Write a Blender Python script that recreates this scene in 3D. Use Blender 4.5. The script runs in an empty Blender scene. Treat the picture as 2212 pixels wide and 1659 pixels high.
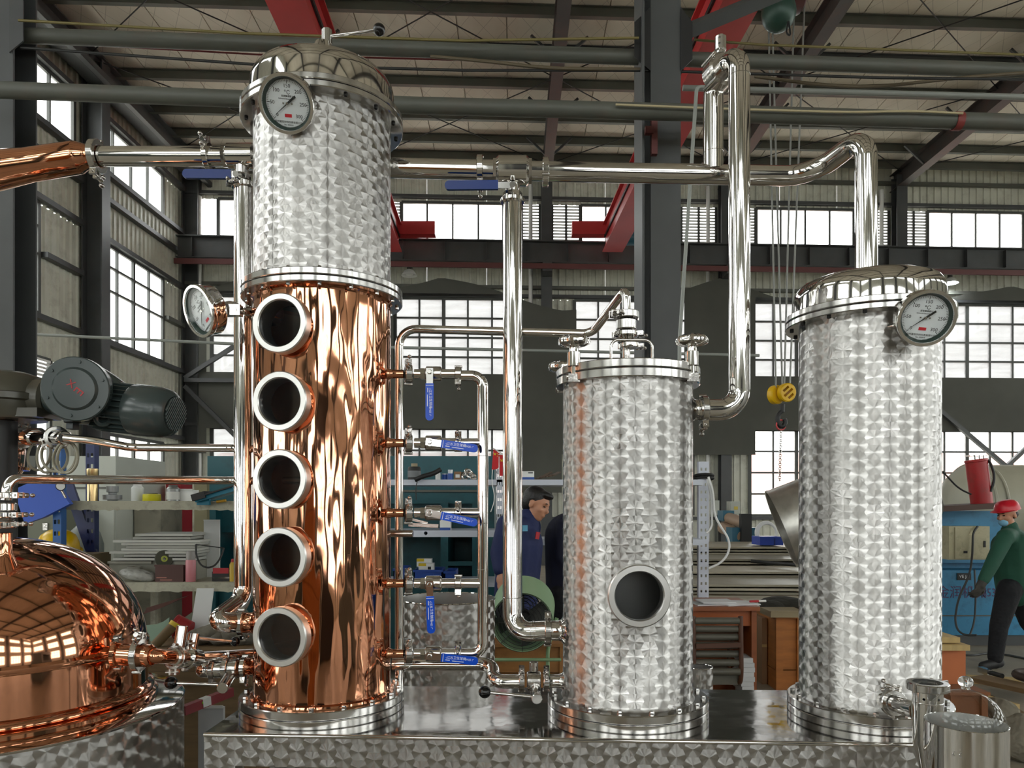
import bpy, math, random
from mathutils import Vector as V, Matrix
random.seed(7)
sc = bpy.context.scene
C = sc.collection
PI = math.pi
# ---------------------------------------------------------------- camera, world, exposure
F, CX, CY, CH = 1620.0, 1106.0, 1085.0, 1.65      # focal length in pixels, level horizon, eye height
cd = bpy.data.cameras.new('camera'); cam = bpy.data.objects.new('camera', cd); C.objects.link(cam)
cam.location = (0, 0, CH); cam.rotation_euler = (PI/2, 0, 0)
cd.sensor_width = 36.0; cd.lens = 36.0*F/2212.0; cd.shift_y = (CY-829.5)/2212.0
cd.clip_start = 0.05; cd.clip_end = 400
sc.camera = cam
w = bpy.data.worlds.new('overcast_sky'); sc.world = w; w.use_nodes = True
bg = w.node_tree.nodes['Background']; bg.inputs[0].default_value = (1.0, 0.995, 0.975, 1); bg.inputs[1].default_value = 2.4
w.cycles.sampling_method = 'MANUAL'; w.cycles.sample_map_resolution = 256
vs = sc.view_settings
vs.view_transform = 'Standard'; vs.look = 'None'; vs.gamma = 1.0; vs.use_curve_mapping = False
vs.exposure = 1.65
cy = sc.cycles
cy.use_denoising = True
cy.max_bounces = 10; cy.diffuse_bounces = 5; cy.glossy_bounces = 5; cy.transmission_bounces = 8; cy.transparent_max_bounces = 16
cy.sample_clamp_indirect = 6.0; cy.caustics_reflective = False; cy.caustics_refractive = False; cy.blur_glossy = 0.6

def at(px, py, Y):
    return V(((px-CX)/F*Y, Y, CH-(py-CY)/F*Y))
def m_(n, Y): return n/F*Y

# ---------------------------------------------------------------- mesh helpers
ORG = {}
def frame(axis):
    z = V(axis).normalized()
    x = V((0, 0, 1)).cross(z)
    if x.length < 1e-4: x = V((1, 0, 0))
    x.normalize(); y = z.cross(x)
    return x, y, z
class MB:
    def __init__(s): s.v = []; s.f = []; s.uv = []
    def add(s, vs_, fs, uvs=None):
        n = len(s.v); s.v += [tuple(p) for p in vs_]
        s.f += [tuple(i+n for i in f) for f in fs]
        s.uv += uvs if uvs else [None]*len(fs)
        return s
    def box(s, c, size, R=None):
        c = V(c); hx, hy, hz = size[0]/2, size[1]/2, size[2]/2
        cs = [V((x, y, z)) for x in (-hx, hx) for y in (-hy, hy) for z in (-hz, hz)]
        if R is not None: cs = [R @ p for p in cs]
        fs = [(0, 1, 3, 2), (4, 6, 7, 5), (0, 4, 5, 1), (2, 3, 7, 6), (0, 2, 6, 4), (1, 5, 7, 3)]
        a, b, d = size
        uvs = [[(0, 0), (0, d), (b, d), (b, 0)], [(0, 0), (b, 0), (b, d), (0, d)], [(0, 0), (a, 0), (a, d), (0, d)],
               [(0, 0), (0, d), (a, d), (a, 0)], [(0, 0), (0, b), (a, b), (a, 0)], [(0, 0), (a, 0), (a, b), (0, b)]]
        return s.add([c+p for p in cs], fs, uvs)
    def bx(s, x0, x1, y0, y1, z0, z1): return s.box(((x0+x1)/2, (y0+y1)/2, (z0+z1)/2), (abs(x1-x0), abs(y1-y0), abs(z1-z0)))
    def beam(s, p0, p1, w_, h_, up=(0, 0, 1)):
        p0, p1 = V(p0), V(p1); d = p1-p0; L = d.length; x = d/L
        y = V(up).cross(x)
        if y.length < 1e-4: y = V((0, 1, 0)).cross(x)
        y.normalize(); z = x.cross(y)
        return s.box((p0+p1)/2, (L, w_, h_), Matrix((x, y, z)).transposed())
    def ibeam(s, p0, p1, w_, h_, t=0.02, up=(0, 0, 1)):
        p0, p1 = V(p0), V(p1); x = (p1-p0).normalized(); y = V(up).cross(x).normalized(); z = x.cross(y)
        for q in (h_/2-t/2, -h_/2+t/2): s.beam(p0+z*q, p1+z*q, w_, t, up)
        return s.beam(p0, p1, t, h_-2*t, up)
    def ring(s, c, axis, prof, seg=32, close=False, smoothuv=None):
        """lathe: prof = [(radius, along)]"""
        c = V(c); x, y, z = frame(axis); n = len(prof); vs_ = []; fs = []; uvs = []
        R0 = smoothuv or max(p[0] for p in prof)
        for k in range(seg):
            a = 2*PI*k/seg; d = x*math.cos(a)+y*math.sin(a)
            vs_ += [c+d*r+z*h for r, h in prof]
        L = [0]
        for i in range(1, n): L.append(L[-1]+math.hypot(prof[i][0]-prof[i-1][0], prof[i][1]-prof[i-1][1]))
        for k in range(seg):
            k2 = (k+1) % seg
            for i in range(n-1 if not close else n):
                j = (i+1) % n
                fs.append((k*n+i, k2*n+i, k2*n+j, k*n+j))
                u0, u1 = 2*PI*R0*k/seg, 2*PI*R0*(k+1)/seg
                uvs.append([(u0, L[i]), (u1, L[i]), (u1, L[j]), (u0, L[j])])
        return s.add(vs_, fs, uvs)
    def cyl(s, p0, p1, r0, r1=None, seg=20, c0=True, c1=True):
        p0, p1 = V(p0), V(p1); r1 = r0 if r1 is None else r1; L = (p1-p0).length
        prof = ([(0.0, 0.0)] if c0 else [])+[(r0, 0.0), (r1, L)]+([(0.0, L)] if c1 else [])
        return s.ring(p0, p1-p0, prof, seg)
    def rcyl(s, p0, p1, r, b=0.002, seg=28, ri=0.0):
        L = (V(p1)-V(p0)).length
        if ri > 0: return s.ring(p0, V(p1)-V(p0), [(ri, 0), (r-b, 0), (r, b), (r, L-b), (r-b, L), (ri, L)], seg, close=True)
        return s.ring(p0, V(p1)-V(p0), [(0, 0), (r-b, 0), (r, b), (r, L-b), (r-b, L), (0, L)], seg)
    def torus(s, c, axis, R, r, seg=32, rs=10, arc=None):
        return s.ring(c, axis, [(R+r*math.cos(2*PI*i/rs), r*math.sin(2*PI*i/rs)) for i in range(rs)], seg, close=True)
    def sphere(s, c, r, seg=20, rings=12, R=None):
        c = V(c); r = r if hasattr(r, '__len__') else (r, r, r); vs_ = []; fs = []
        for i in range(rings+1):
            t = PI*i/rings
            for k in range(seg):
                a = 2*PI*k/seg; p = V((r[0]*math.sin(t)*math.cos(a), r[1]*math.sin(t)*math.sin(a), r[2]*math.cos(t)))
                vs_.append(c+(R @ p if R is not None else p))
        for i in range(rings):
            for k in range(seg):
                k2 = (k+1) % seg
                fs.append((i*seg+k, (i+1)*seg+k, (i+1)*seg+k2, i*seg+k2))
        return s.add(vs_, fs)
    def tube(s, pts, r, seg=16, fillet=0.0, caps=True, fs_n=8):
        pts = [V(p) for p in pts]; path = [pts[0]]
        fl = fillet if hasattr(fillet, '__len__') else [fillet]*len(pts)
        for i in range(1, len(pts)-1):
            a, b, c = pts[i-1], pts[i], pts[i+1]; d1 = (a-b); d2 = (c-b); q = fl[i]
            l = min(q, d1.length*0.49, d2.length*0.49)
            if l < 1e-5: path.append(b); continue
            p1 = b+d1.normalized()*l; p2 = b+d2.normalized()*l
            for k in range(fs_n+1):
                t = k/fs_n; h = 0.45
                c1 = p1+(b-p1)*(0.55); c2 = p2+(b-p2)*(0.55)
                path.append(p1*(1-t)**3+c1*3*t*(1-t)**2+c2*3*t*t*(1-t)+p2*t**3)
        path.append(pts[-1])
        q = [path[0]]
        for p in path[1:]:
            if (p-q[-1]).length > 1e-6: q.append(p)
        path = q; n = len(path); rr = r if hasattr(r, '__len__') else None
        vs_ = []; fs = []; uvs = []; prev = None; L = 0
        for i, p in enumerate(path):
            t = (path[min(i+1, n-1)]-path[max(i-1, 0)]).normalized()
            if i: L += (p-path[i-1]).length
            if prev is None: x, y, z = frame(t)
            else:
                x = prev-t*prev.dot(t); x.normalize(); y = t.cross(x)
            prev = x; ra = r if rr is None else rr[0]+(rr[1]-rr[0])*i/(n-1)
            vs_ += [p+(x*math.cos(2*PI*k/seg)+y*math.sin(2*PI*k/seg))*ra for k in range(seg)]
        for i in range(n-1):
            for k in range(seg):
                k2 = (k+1) % seg; fs.append((i*seg+k, i*seg+k2, (i+1)*seg+k2, (i+1)*seg+k))
        if caps: fs.append(tuple(range(seg-1, -1, -1))); fs.append(tuple((n-1)*seg+k for k in range(seg)))
        return s.add(vs_, fs)
    def prism(s, poly, o, ex, ey, depth):
        """polygon (2-D list) in plane o+ex*x+ey*y, extruded along ex x ey by depth"""
        o, ex, ey = V(o), V(ex).normalized(), V(ey).normalized(); ez = ex.cross(ey); n = len(poly)
        a = [o+ex*x+ey*y for x, y in poly]; b = [p+ez*depth for p in a]
        fs = [tuple(range(n-1, -1, -1)), tuple(range(n, 2*n))]+[(i, (i+1) % n, n+(i+1) % n, n+i) for i in range(n)]
        return s.add(a+b, fs, [[poly[i] for i in range(n-1, -1, -1)], list(poly)]+[[(0, 0), (.1, 0), (.1, .1), (0, .1)]]*n)
    def build(s, name, mat, parent=None, smooth=38, origin=None):
        if parent is not None: o = ORG[parent]
        elif origin is not None: o = V(origin)
        else:
            xs = [p[0] for p in s.v]; ys = [p[1] for p in s.v]; zs = [p[2] for p in s.v]
            o = V(((min(xs)+max(xs))/2, (min(ys)+max(ys))/2, min(zs)))
        me = bpy.data.meshes.new(name)
        me.from_pydata([(p[0]-o[0], p[1]-o[1], p[2]-o[2]) for p in s.v], [], s.f)
        uvl = me.uv_layers.new(name='UVMap'); i = 0; data = []
        for f, u in zip(s.f, s.uv):
            if u is None: data += [0.0]*(2*len(f))
            else:
                for q in u: data += [q[0], q[1]]
        uvl.data.foreach_set('uv', data)
        me.materials.append(mat)
        if smooth:
            me.polygons.foreach_set('use_smooth', [True]*len(me.polygons))
            try: me.set_sharp_from_angle(angle=math.radians(smooth))
            except Exception: pass
        ob = bpy.data.objects.new(name, me); C.objects.link(ob)
        if parent is not None: ob.parent = parent; ORG[ob] = o
        else: ob.location = o; ORG[ob] = o
        return ob
def tag(o, label=None, cat=None, group=None, kind=None):
    if label: o['label'] = label
    if cat: o['category'] = cat
    if group: o['group'] = group
    if kind: o['kind'] = kind
    return o
def thing(name, label, cat, loc=(0, 0, 0), group=None, kind=None):
    o = bpy.data.objects.new(name, None); C.objects.link(o); o.location = loc; o.empty_display_size = 0.1
    ORG[o] = V(loc)
    return tag(o, label, cat, group, kind)
def struct(name, loc=(0, 0, 0)):
    o = bpy.data.objects.new(name, None); C.objects.link(o); o.location = loc; ORG[o] = V(loc); o['kind'] = 'structure'
    return o
def copy_tree(o, parent=None):
    c = o.copy(); C.objects.link(c); c.parent = parent; ORG[c] = ORG.get(o, V((0, 0, 0)))
    for ch in list(o.children): copy_tree(ch, c)
    return c
def place(o, loc, ex=None, ey=None, ez=None):
    """put a thing built about the world origin at loc with the given axes"""
    if ex is None: o.location = loc; return o
    ex = V(ex).normalized()
    if ez is not None:
        ez = V(ez).normalized(); ey = ez.cross(ex).normalized(); ez = ex.cross(ey)
    else:
        ey = V(ey).normalized(); ez = ex.cross(ey).normalized(); ey = ez.cross(ex)
    M = Matrix((ex, ey, ez)).transposed().to_4x4(); M.translation = V(loc); o.matrix_world = M
    return o
def cut(ob, cutters, inner=None):
    """bore real openings into ob; cutters = closed MB in world space; inner = (test(co) -> bool, material) for the inside faces"""
    import bmesh
    o = ORG[ob]; cm = bpy.data.meshes.new('cutter'); cm.from_pydata([(p[0]-o[0], p[1]-o[1], p[2]-o[2]) for p in cutters.v], [], cutters.f)
    for me_ in (cm, ob.data):
        b_ = bmesh.new(); b_.from_mesh(me_); bmesh.ops.remove_doubles(b_, verts=b_.verts, dist=1e-6); bmesh.ops.dissolve_degenerate(b_, dist=1e-7, edges=b_.edges)
        bmesh.ops.recalc_face_normals(b_, faces=b_.faces); b_.to_mesh(me_); b_.free()
    co = bpy.data.objects.new('cutter', cm); C.objects.link(co); t_ = bpy.data.objects.new('t', ob.data); C.objects.link(t_)
    md = t_.modifiers.new('b', 'BOOLEAN'); md.operation = 'DIFFERENCE'; md.solver = 'EXACT'; md.use_self = True; md.object = co
    dg = bpy.context.evaluated_depsgraph_get(); me = bpy.data.meshes.new_from_object(t_.evaluated_get(dg)); m0 = ob.data.materials[0]
    bpy.data.objects.remove(t_); bpy.data.objects.remove(co)
    me.materials.clear(); me.materials.append(m0)
    if inner:
        me.materials.append(inner[1])
        for p in me.polygons: p.material_index = 1 if inner[0](p.center+o) else 0
    else:
        for p in me.polygons: p.material_index = 0
    me.polygons.foreach_set('use_smooth', [True]*len(me.polygons)); me.set_sharp_from_angle(angle=math.radians(38)); ob.data = me
    return ob
def text_mesh(name, body, size, mat, parent, loc, ex, ey, align='CENTER', extrude=0.0004, sx=1.0, spacing=1.0):
    """flat lettering as a child mesh; loc/axes in the parent's building space"""
    cu = bpy.data.curves.new(name, 'FONT'); cu.body = body; cu.size = size; cu.align_x = align; cu.align_y = 'CENTER'
    cu.extrude = extrude; cu.resolution_u = 2; cu.space_character = spacing
    to = bpy.data.objects.new(name, cu); C.objects.link(to)
    dg = bpy.context.evaluated_depsgraph_get(); me = bpy.data.meshes.new_from_object(to.evaluated_get(dg))
    bpy.data.objects.remove(to); bpy.data.curves.remove(cu)
    ex, ey = V(ex).normalized(), V(ey).normalized(); ez = ex.cross(ey); o = V(loc)-ORG[parent]
    for vtx in me.vertices:
        x, y, z = vtx.co; p = o+ex*(x*sx)+ey*y+ez*z; vtx.co = p
    me.materials.clear(); me.materials.append(mat)
    ob = bpy.data.objects.new(name, me); C.objects.link(ob); ob.parent = parent; ORG[ob] = ORG[parent]
    return ob

# ---------------------------------------------------------------- materials
def lin(h):
    h = h.lstrip('#'); r = [int(h[i:i+2], 16)/255 for i in (0, 2, 4)]
    return tuple(x/12.92 if x <= 0.04045 else ((x+0.055)/1.055)**2.4 for x in r)+(1.0,)
class NT:
    def __init__(s, nt): s.t = nt
    def n(s, typ, **kw):
        x = s.t.nodes.new(typ)
        for k, v in kw.items(): setattr(x, k, v)
        return x
    def put(s, sock, val):
        if hasattr(val, 'is_linked') or hasattr(val, 'links'): s.t.links.new(val, sock)
        else: sock.default_value = val
    def m(s, op, a, b=None, c=None):
        x = s.n('ShaderNodeMath', operation=op)
        for i, q in enumerate((a, b, c)):
            if q is not None: s.put(x.inputs[i], q)
        return x.outputs[0]
    def vm(s, op, a, b=None, scale=None):
        x = s.n('ShaderNodeVectorMath', operation=op); s.put(x.inputs[0], a)
        if b is not None: s.put(x.inputs[1], b)
        if scale is not None: s.put(x.inputs['Scale'], scale)
        return x.outputs[0]
    def noise(s, scale, vec=None, detail=3.0, rough=0.55, stretch=None):
        x = s.n('ShaderNodeTexNoise'); x.inputs['Scale'].default_value = scale; x.inputs['Detail'].default_value = detail
        x.inputs['Roughness'].default_value = rough
        if vec is None: vec = s.n('ShaderNodeTexCoord').outputs['Object']
        if stretch: vec = s.vm('MULTIPLY', vec, stretch)
        s.t.links.new(vec, x.inputs['Vector'])
        return x.outputs['Fac']
    def ramp(s, fac, stops):
        x = s.n('ShaderNodeValToRGB'); e = x.color_ramp.elements
        while len(e) < len(stops): e.new(0.5)
        for k, (p, c) in enumerate(stops): e[k].position = p; e[k].color = c if hasattr(c, '__len__') else (c, c, c, 1)
        s.t.links.new(fac, x.inputs[0]); return x.outputs[0]
    def mix(s, fac, a, b):
        x = s.n('ShaderNodeMix', data_type='RGBA'); s.put(x.inputs[0], fac); s.put(x.inputs[6], a); s.put(x.inputs[7], b); return x.outputs[2]
    def bump(s, h, strength, dist=0.01):
        x = s.n('ShaderNodeBump'); x.inputs['Strength'].default_value = strength; x.inputs['Distance'].default_value = dist
        s.t.links.new(h, x.inputs['Height']); return x.outputs[0]
MATS = {}
def mat(name, col='#888888', metal=0.0, rough=0.5, var=0.0, vscale=6.0, dirt=None, dirt_amt=0.5, bump=0.0, bscale=40.0, stretch=None,
        bdist=0.01, trans=0.0, ior=1.45, coat=0.0, emit=None, estr=1.0, alpha=1.0, spec=0.5):
    if name in MATS: return MATS[name]
    m = bpy.data.materials.new(name); m.use_nodes = True; t = NT(m.node_tree); b = m.node_tree.nodes['Principled BSDF']
    c = lin(col) if isinstance(col, str) else tuple(col)+(1.0,)
    b.inputs['Base Color'].default_value = c; b.inputs['Metallic'].default_value = metal; b.inputs['Roughness'].default_value = rough
    b.inputs['Specular IOR Level'].default_value = spec
    src = None
    if var > 0:
        f = t.noise(vscale, stretch=stretch)
        lo = tuple(x*(1-var) for x in c[:3])+(1,); hi = tuple(min(1, x*(1+var)) for x in c[:3])+(1,)
        src = t.ramp(f, [(0.3, lo), (0.7, hi)])
    if dirt:
        f2 = t.noise(vscale*1.7+1.3, detail=6, rough=0.65)
        fac = t.m('MULTIPLY', t.ramp(f2, [(0.5, 0.0), (0.68, 1.0)]), dirt_amt)
        src = t.mix(fac, src if src is not None else c, lin(dirt))
    if src is not None: m.node_tree.links.new(src, b.inputs['Base Color'])
    if bump > 0:
        h = t.noise(bscale, stretch=stretch, detail=2.0); m.node_tree.links.new(t.bump(h, bump, bdist), b.inputs['Normal'])
    if trans: b.inputs['Transmission Weight'].default_value = trans; b.inputs['IOR'].default_value = ior
    if coat: b.inputs['Coat Weight'].default_value = coat; b.inputs['Coat Roughness'].default_value = 0.08
    if emit: b.inputs['Emission Color'].default_value = lin(emit); b.inputs['Emission Strength'].default_value = estr
    if alpha < 1: b.inputs['Alpha'].default_value = alpha
    MATS[name] = m; return m
def engine_turned(name, pitch=0.042, rough=0.30, aniso=1.0, col=(0.42, 0.41, 0.395), lean=0.07):
    """steel sheet polished with overlapping swirl discs: brushed direction runs in circles in every disc"""
    m = bpy.data.materials.new(name); m.use_nodes = True; t = NT(m.node_tree); b = m.node_tree.nodes['Principled BSDF']
    b.inputs['Base Color'].default_value = col+(1,); b.inputs['Metallic'].default_value = 1.0
    b.inputs['Anisotropic'].default_value = aniso
    uv = t.n('ShaderNodeUVMap', uv_map='UVMap').outputs[0]
    sp = t.n('ShaderNodeSeparateXYZ'); m.node_tree.links.new(uv, sp.inputs[0])
    U = t.m('DIVIDE', sp.outputs[0], pitch); Vv = t.m('DIVIDE', sp.outputs[1], pitch)
    cf = t.m('FLOOR', U); cand = []
    for k in (1, 0):
        col_ = t.m('ADD', cf, float(k)); du = t.m('SUBTRACT', U, col_)
        par = t.m('MULTIPLY', t.m('FLOORED_MODULO', col_, 2.0), 0.5)
        v2 = t.m('SUBTRACT', Vv, par); fv = t.m('FLOOR', v2)
        for j in (1, 0):
            row = t.m('ADD', fv, float(j)); dv = t.m('SUBTRACT', v2, row)
            d2 = t.m('ADD', t.m('MULTIPLY', du, du), t.m('MULTIPLY', dv, dv))
            cand.append((du, dv, d2, t.m('ADD', t.m('MULTIPLY', col_, 7.13), t.m('MULTIPLY', row, 3.71))))
    rx, ry, best, ids = cand[-1]
    for du, dv, dd, idn in reversed(cand[:-1]):
        ins = t.m('LESS_THAN', dd, best); inv = t.m('SUBTRACT', 1.0, ins); best = t.m('MINIMUM', dd, best)
        rx = t.m('MULTIPLY_ADD', ins, du, t.m('MULTIPLY', inv, rx)); ry = t.m('MULTIPLY_ADD', ins, dv, t.m('MULTIPLY', inv, ry))
        ids = t.m('MULTIPLY_ADD', ins, idn, t.m('MULTIPLY', inv, ids))
    tg = t.n('ShaderNodeTangent', direction_type='UV_MAP', uv_map='UVMap').outputs[0]
    nrm = t.n('ShaderNodeNewGeometry').outputs['Normal']
    bt = t.vm('CROSS_PRODUCT', nrm, tg)
    d = t.vm('ADD', t.vm('SCALE', tg, scale=rx), t.vm('SCALE', bt, scale=ry))
    d = t.vm('NORMALIZE', d)
    m.node_tree.links.new(d, b.inputs['Tangent'])
    wn = t.n('ShaderNodeTexWhiteNoise', noise_dimensions='1D'); m.node_tree.links.new(ids, wn.inputs['W'])
    r0 = t.m('MULTIPLY_ADD', wn.outputs['Value'], 0.08, rough-0.04)
    m.node_tree.links.new(r0, b.inputs['Roughness'])
    # each disc is a very shallow dish: the buffing pad leaves the sheet slightly cupped
    h = t.m('ADD', t.m('MULTIPLY', rx, rx), t.m('MULTIPLY', ry, ry))
    lowf = t.noise(5.0, detail=1.0)
    hh = t.m('ADD', t.m('MULTIPLY', h, 0.03), t.m('MULTIPLY', lowf, 1.6))
    # the pad leaves uneven grooves: the facets lean a little to and fro around every disc centre
    th = t.m('ARCTAN2', ry, rx); ph = t.m('MULTIPLY', wn.outputs['Value'], 6.283)
    g = t.m('ADD', t.m('MULTIPLY', t.m('SINE', t.m('MULTIPLY', th, 2.0)), 0.8), t.m('MULTIPLY', t.m('SINE', t.m('MULTIPLY_ADD', th, 11.0, ph)), 0.3))
    tn = t.vm('CROSS_PRODUCT', nrm, d)
    bn = t.bump(hh, 0.2, 0.004)
    nn = t.vm('NORMALIZE', t.vm('ADD', bn, t.vm('SCALE', tn, scale=t.m('MULTIPLY', g, lean))))
    m.node_tree.links.new(nn, b.inputs['Normal'])
    MATS[name] = m; return m
STEEL = mat('polished_steel', (0.70, 0.685, 0.66), 1.0, 0.06, bump=0.10, bscale=9.0, bdist=0.004)
SATIN = mat('satin_steel', (0.56, 0.55, 0.535), 1.0, 0.15, bump=0.03, bscale=220.0, bdist=0.001)
CAST = mat('cast_steel', (0.56, 0.54, 0.515), 1.0, 0.16, bump=0.25, bscale=70.0, bdist=0.002)
COPPER = mat('polished_copper', (0.68, 0.315, 0.185), 1.0, 0.05, var=0.10, vscale=3.0, bump=0.6, bscale=4.2, stretch=(2.4, 2.4, 0.55), bdist=0.02)
COPPERS = mat('polished_copper_smooth', (0.68, 0.31, 0.18), 1.0, 0.06, var=0.08, vscale=3.0, bump=0.12, bscale=4.0, bdist=0.01)
RINGM = mat('brushed_ring', (0.70, 0.69, 0.67), 1.0, 0.30, bump=0.03, bscale=150, bdist=0.001)
SWIRL = engine_turned('swirl_steel', 0.0425)
SWIRLF = engine_turned('swirl_steel_panel', 0.044, 0.30, 1.0, (0.42, 0.41, 0.395), 0.16)
SWIRLB = engine_turned('swirl_steel_drum', 0.05, 0.34, 1.0, (0.42, 0.41, 0.395), 0.06)
DARKST = mat('dark_painted_steel', '#434546', 0.0, 0.5, var=0.14, vscale=2.5, dirt='#5a4a42', dirt_amt=0.12)
GREYST = mat('grey_painted_steel', '#555750', 0.0, 0.5, var=0.12, vscale=2.0, dirt='#6a5348', dirt_amt=0.2)
MULL = mat('window_frame_paint', '#4a4c49', 0.0, 0.5)
WALLM = mat('corrugated_sheet', '#cbccbf', 0.0, 0.5, var=0.08, vscale=1.5, dirt='#70695c', dirt_amt=0.3)
BLUE = mat('blue_vinyl_grip', '#004bc8', 0.0, 0.3, spec=0.4)
DBLUE = mat('dark_blue_grip', '#04307c', 0.0, 0.25, spec=0.4)
WHITEINK = mat('white_print', '#eef0f4', 0.0, 0.5)
BLACKINK = mat('black_print', '#1a1a1a', 0.0, 0.5)
BLACK = mat('black_plastic', '#0d0d0e', 0.0, 0.16)
RUBBER = mat('black_rubber', '#161616', 0.0, 0.55)
INNER = mat('dark_chamber', '#030303', 0.0, 0.8, spec=0.05)
REDP = mat('red_crane_paint', '#b83234', 0.0, 0.42, var=0.12, vscale=1.2)
GLASS = mat('sight_glass', (1, 1, 1), 0.0, 0.0, trans=1.0, ior=1.45)
WHITE = mat('white_paint', '#e3e4e2', 0.0, 0.45, var=0.04, vscale=4)
def mix_glass(name, tcol, rough_part, diff_col):
    m = bpy.data.materials.new(name); m.use_nodes = True; t = NT(m.node_tree); nt = m.node_tree
    out = nt.nodes['Material Output']; nt.nodes.remove(nt.nodes['Principled BSDF'])
    tr = t.n('ShaderNodeBsdfTransparent'); tr.inputs[0].default_value = tcol
    gl = t.n('ShaderNodeBsdfGlossy'); gl.inputs['Roughness'].default_value = 0.03
    df = t.n('ShaderNodeBsdfTranslucent'); df.inputs[0].default_value = diff_col
    m1 = t.n('ShaderNodeMixShader'); nt.links.new(tr.outputs[0], m1.inputs[1]); nt.links.new(df.outputs[0], m1.inputs[2])
    wav = t.noise(1.3, detail=4, stretch=(1.0, 1.0, 6.0))
    fac = t.m('MULTIPLY', t.ramp(wav, [(0.3, 0.55), (0.75, 1.0)]), rough_part); nt.links.new(fac, m1.inputs[0])
    m2 = t.n('ShaderNodeMixShader'); m2.inputs[0].default_value = 0.03
    nt.links.new(m1.outputs[0], m2.inputs[1]); nt.links.new(gl.outputs[0], m2.inputs[2]); nt.links.new(m2.outputs[0], out.inputs[0])
    MATS[name] = m; return m
PANE = mix_glass('window_glass', (0.95, 0.97, 0.97, 1), 0.12, (0.9, 0.9, 0.9, 1))
FILM = mix_glass('film_covered_glass', (0.46, 0.47, 0.47, 1), 0.75, (0.40, 0.405, 0.41, 1))
# ================================================================ the hall
YB = 20.0
EC = V((1, 0.045, 0)).normalized(); ED = V((0.0154, 1, 0)).normalized()
def bw(u, z, off=0.0): return V((u, YB+0.045*u, z))-ED*off
COR = bw(-8.6, 0)
def lw(t, z, off=0.0): return V((COR.x, COR.y, z))-ED*t+EC*off
def corr(mb, o, eu, en, L, z0, z1, pitch=0.2, d=0.03):
    prof = []; n = max(1, round(L/pitch)); p = L/n
    for k in range(n):
        for a, h in ((0.0, 0), (0.62, 0), (0.70, d), (0.92, d)): prof.append(((k+a)*p, h))
    prof.append((L, 0))
    vs_ = []; fs = []
    for q, h in prof:
        b = V((o.x, o.y, 0))+eu*q+en*h; vs_ += [(b.x, b.y, z0), (b.x, b.y, z1)]
    for i in range(len(prof)-1): fs.append((2*i, 2*i+2, 2*i+3, 2*i+1))
    mb.add(vs_, fs)
def wall_fill(wall, P, eu, en, ub, zb, holes, matl, sheet=1.6):
    """corrugated sheets between the window openings; ub, zb = all break lines"""
    for i in range(len(ub)-1):
        for j in range(len(zb)-1):
            u0, u1, z0, z1 = ub[i], ub[i+1], zb[j], zb[j+1]; uc, zc = (u0+u1)/2, (z0+z1)/2
            if any(h[0] < uc < h[1] and h[2] < zc < h[3] for h in holes): continue
            n = max(1, round((u1-u0)/sheet))
            for k in range(n):
                a, b = u0+(u1-u0)*k/n, u0+(u1-u0)*(k+1)/n
                mb = MB(); corr(mb, P(a, 0), eu, en, b-a, z0, z1); mb.build('sheet', matl, wall, smooth=0)
WN = [0]
def window(P, en, u0, u1, z0, z1, us, zs, glass, thick=(), bar=0.045, loc=None):
    """framed window: us, zs relative positions of mullions; a pane in every cell"""
    WN[0] += 1
    w_ = struct('window_%d' % WN[0], P(u0, z0))
    fr = MB(); U = [u0+(u1-u0)*x for x in us]; Z = [z0+(z1-z0)*x for x in zs]
    for k, u in enumerate(U):
        b = bar*2.0 if (k in thick or k in (0, len(U)-1)) else bar
        fr.beam(P(u, z0), P(u, z1), b, 0.06, up=en)
    for k, z in enumerate(Z):
        b = bar*1.5 if k in (0, len(Z)-1) else bar
        fr.beam(P(u0, z), P(u1, z), 0.06, b)
    fr.build('window_frame', MULL, w_, smooth=0)
    for i in range(len(U)-1):
        for j in range(len(Z)-1):
            mb = MB(); mb.beam(P((U[i]+U[i+1])/2, Z[j]), P((U[i]+U[i+1])/2, Z[j+1]), abs(U[i+1]-U[i]), 0.008, up=en)
            mb.build('pane', glass, w_, smooth=0)
    return w_
def lin_(n): return [k/n for k in range(n+1)]
CEILZ = 10.75
COLS = [-3.84, 0.915, 5.67, 10.42, 15.17]
# ---- floor
fl = MB(); fl.add([(-9.2, -12.5, 0), (20, -12.5, 0), (20, 22, 0), (-9.2, 22, 0)], [(0, 1, 2, 3)])
FLOORM = mat('concrete_floor', '#978f7f', 0.0, 0.55, var=0.15, vscale=0.8, dirt='#55504a', dirt_amt=0.45, bump=0.05, bscale=30)
tag(fl.build('floor', FLOORM, smooth=0), kind='structure')
# ---- back wall
wb = struct('wall_back', bw(4, 0)); wholes = []; ub = [-8.6]
wins_up = []; wins_mid = []; wins_low = []; louv = []
for c0 in [-8.6]+COLS[:-1]:
    wins_up.append((c0+0.92, c0+3.62)); wins_mid.append((c0+0.75, c0+3.95)); louv += [(c0+0.16, c0+0.90), (c0+3.64, c0+4.58)]
ZU, ZM, ZL = (8.53, 9.59), (4.98, 7.05), (1.3, 3.60)
wb_holes = [(a, b, *ZU) for a, b in wins_up]+[(a, b, *ZU) for a, b in louv]+[(a, b, *ZM) for a, b in wins_mid]+[(a, b, *ZL) for a, b in wins_mid]
for band, holes in (((0, 1.3), []), (ZL, wins_mid), ((3.6, 4.98), []), (ZM, wins_mid), ((7.05, 8.53), []), (ZU, wins_up+louv), ((9.59, 10.95), [])):
    us = sorted(set([-8.6, 15.17, 19.5]+COLS+[x for h in holes for x in h]))
    wall_fill(wb, lambda u, z: bw(u, z), EC, -ED, us, list(band), [(a, b, *band) for a, b in holes], WALLM, 1.6)
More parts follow.
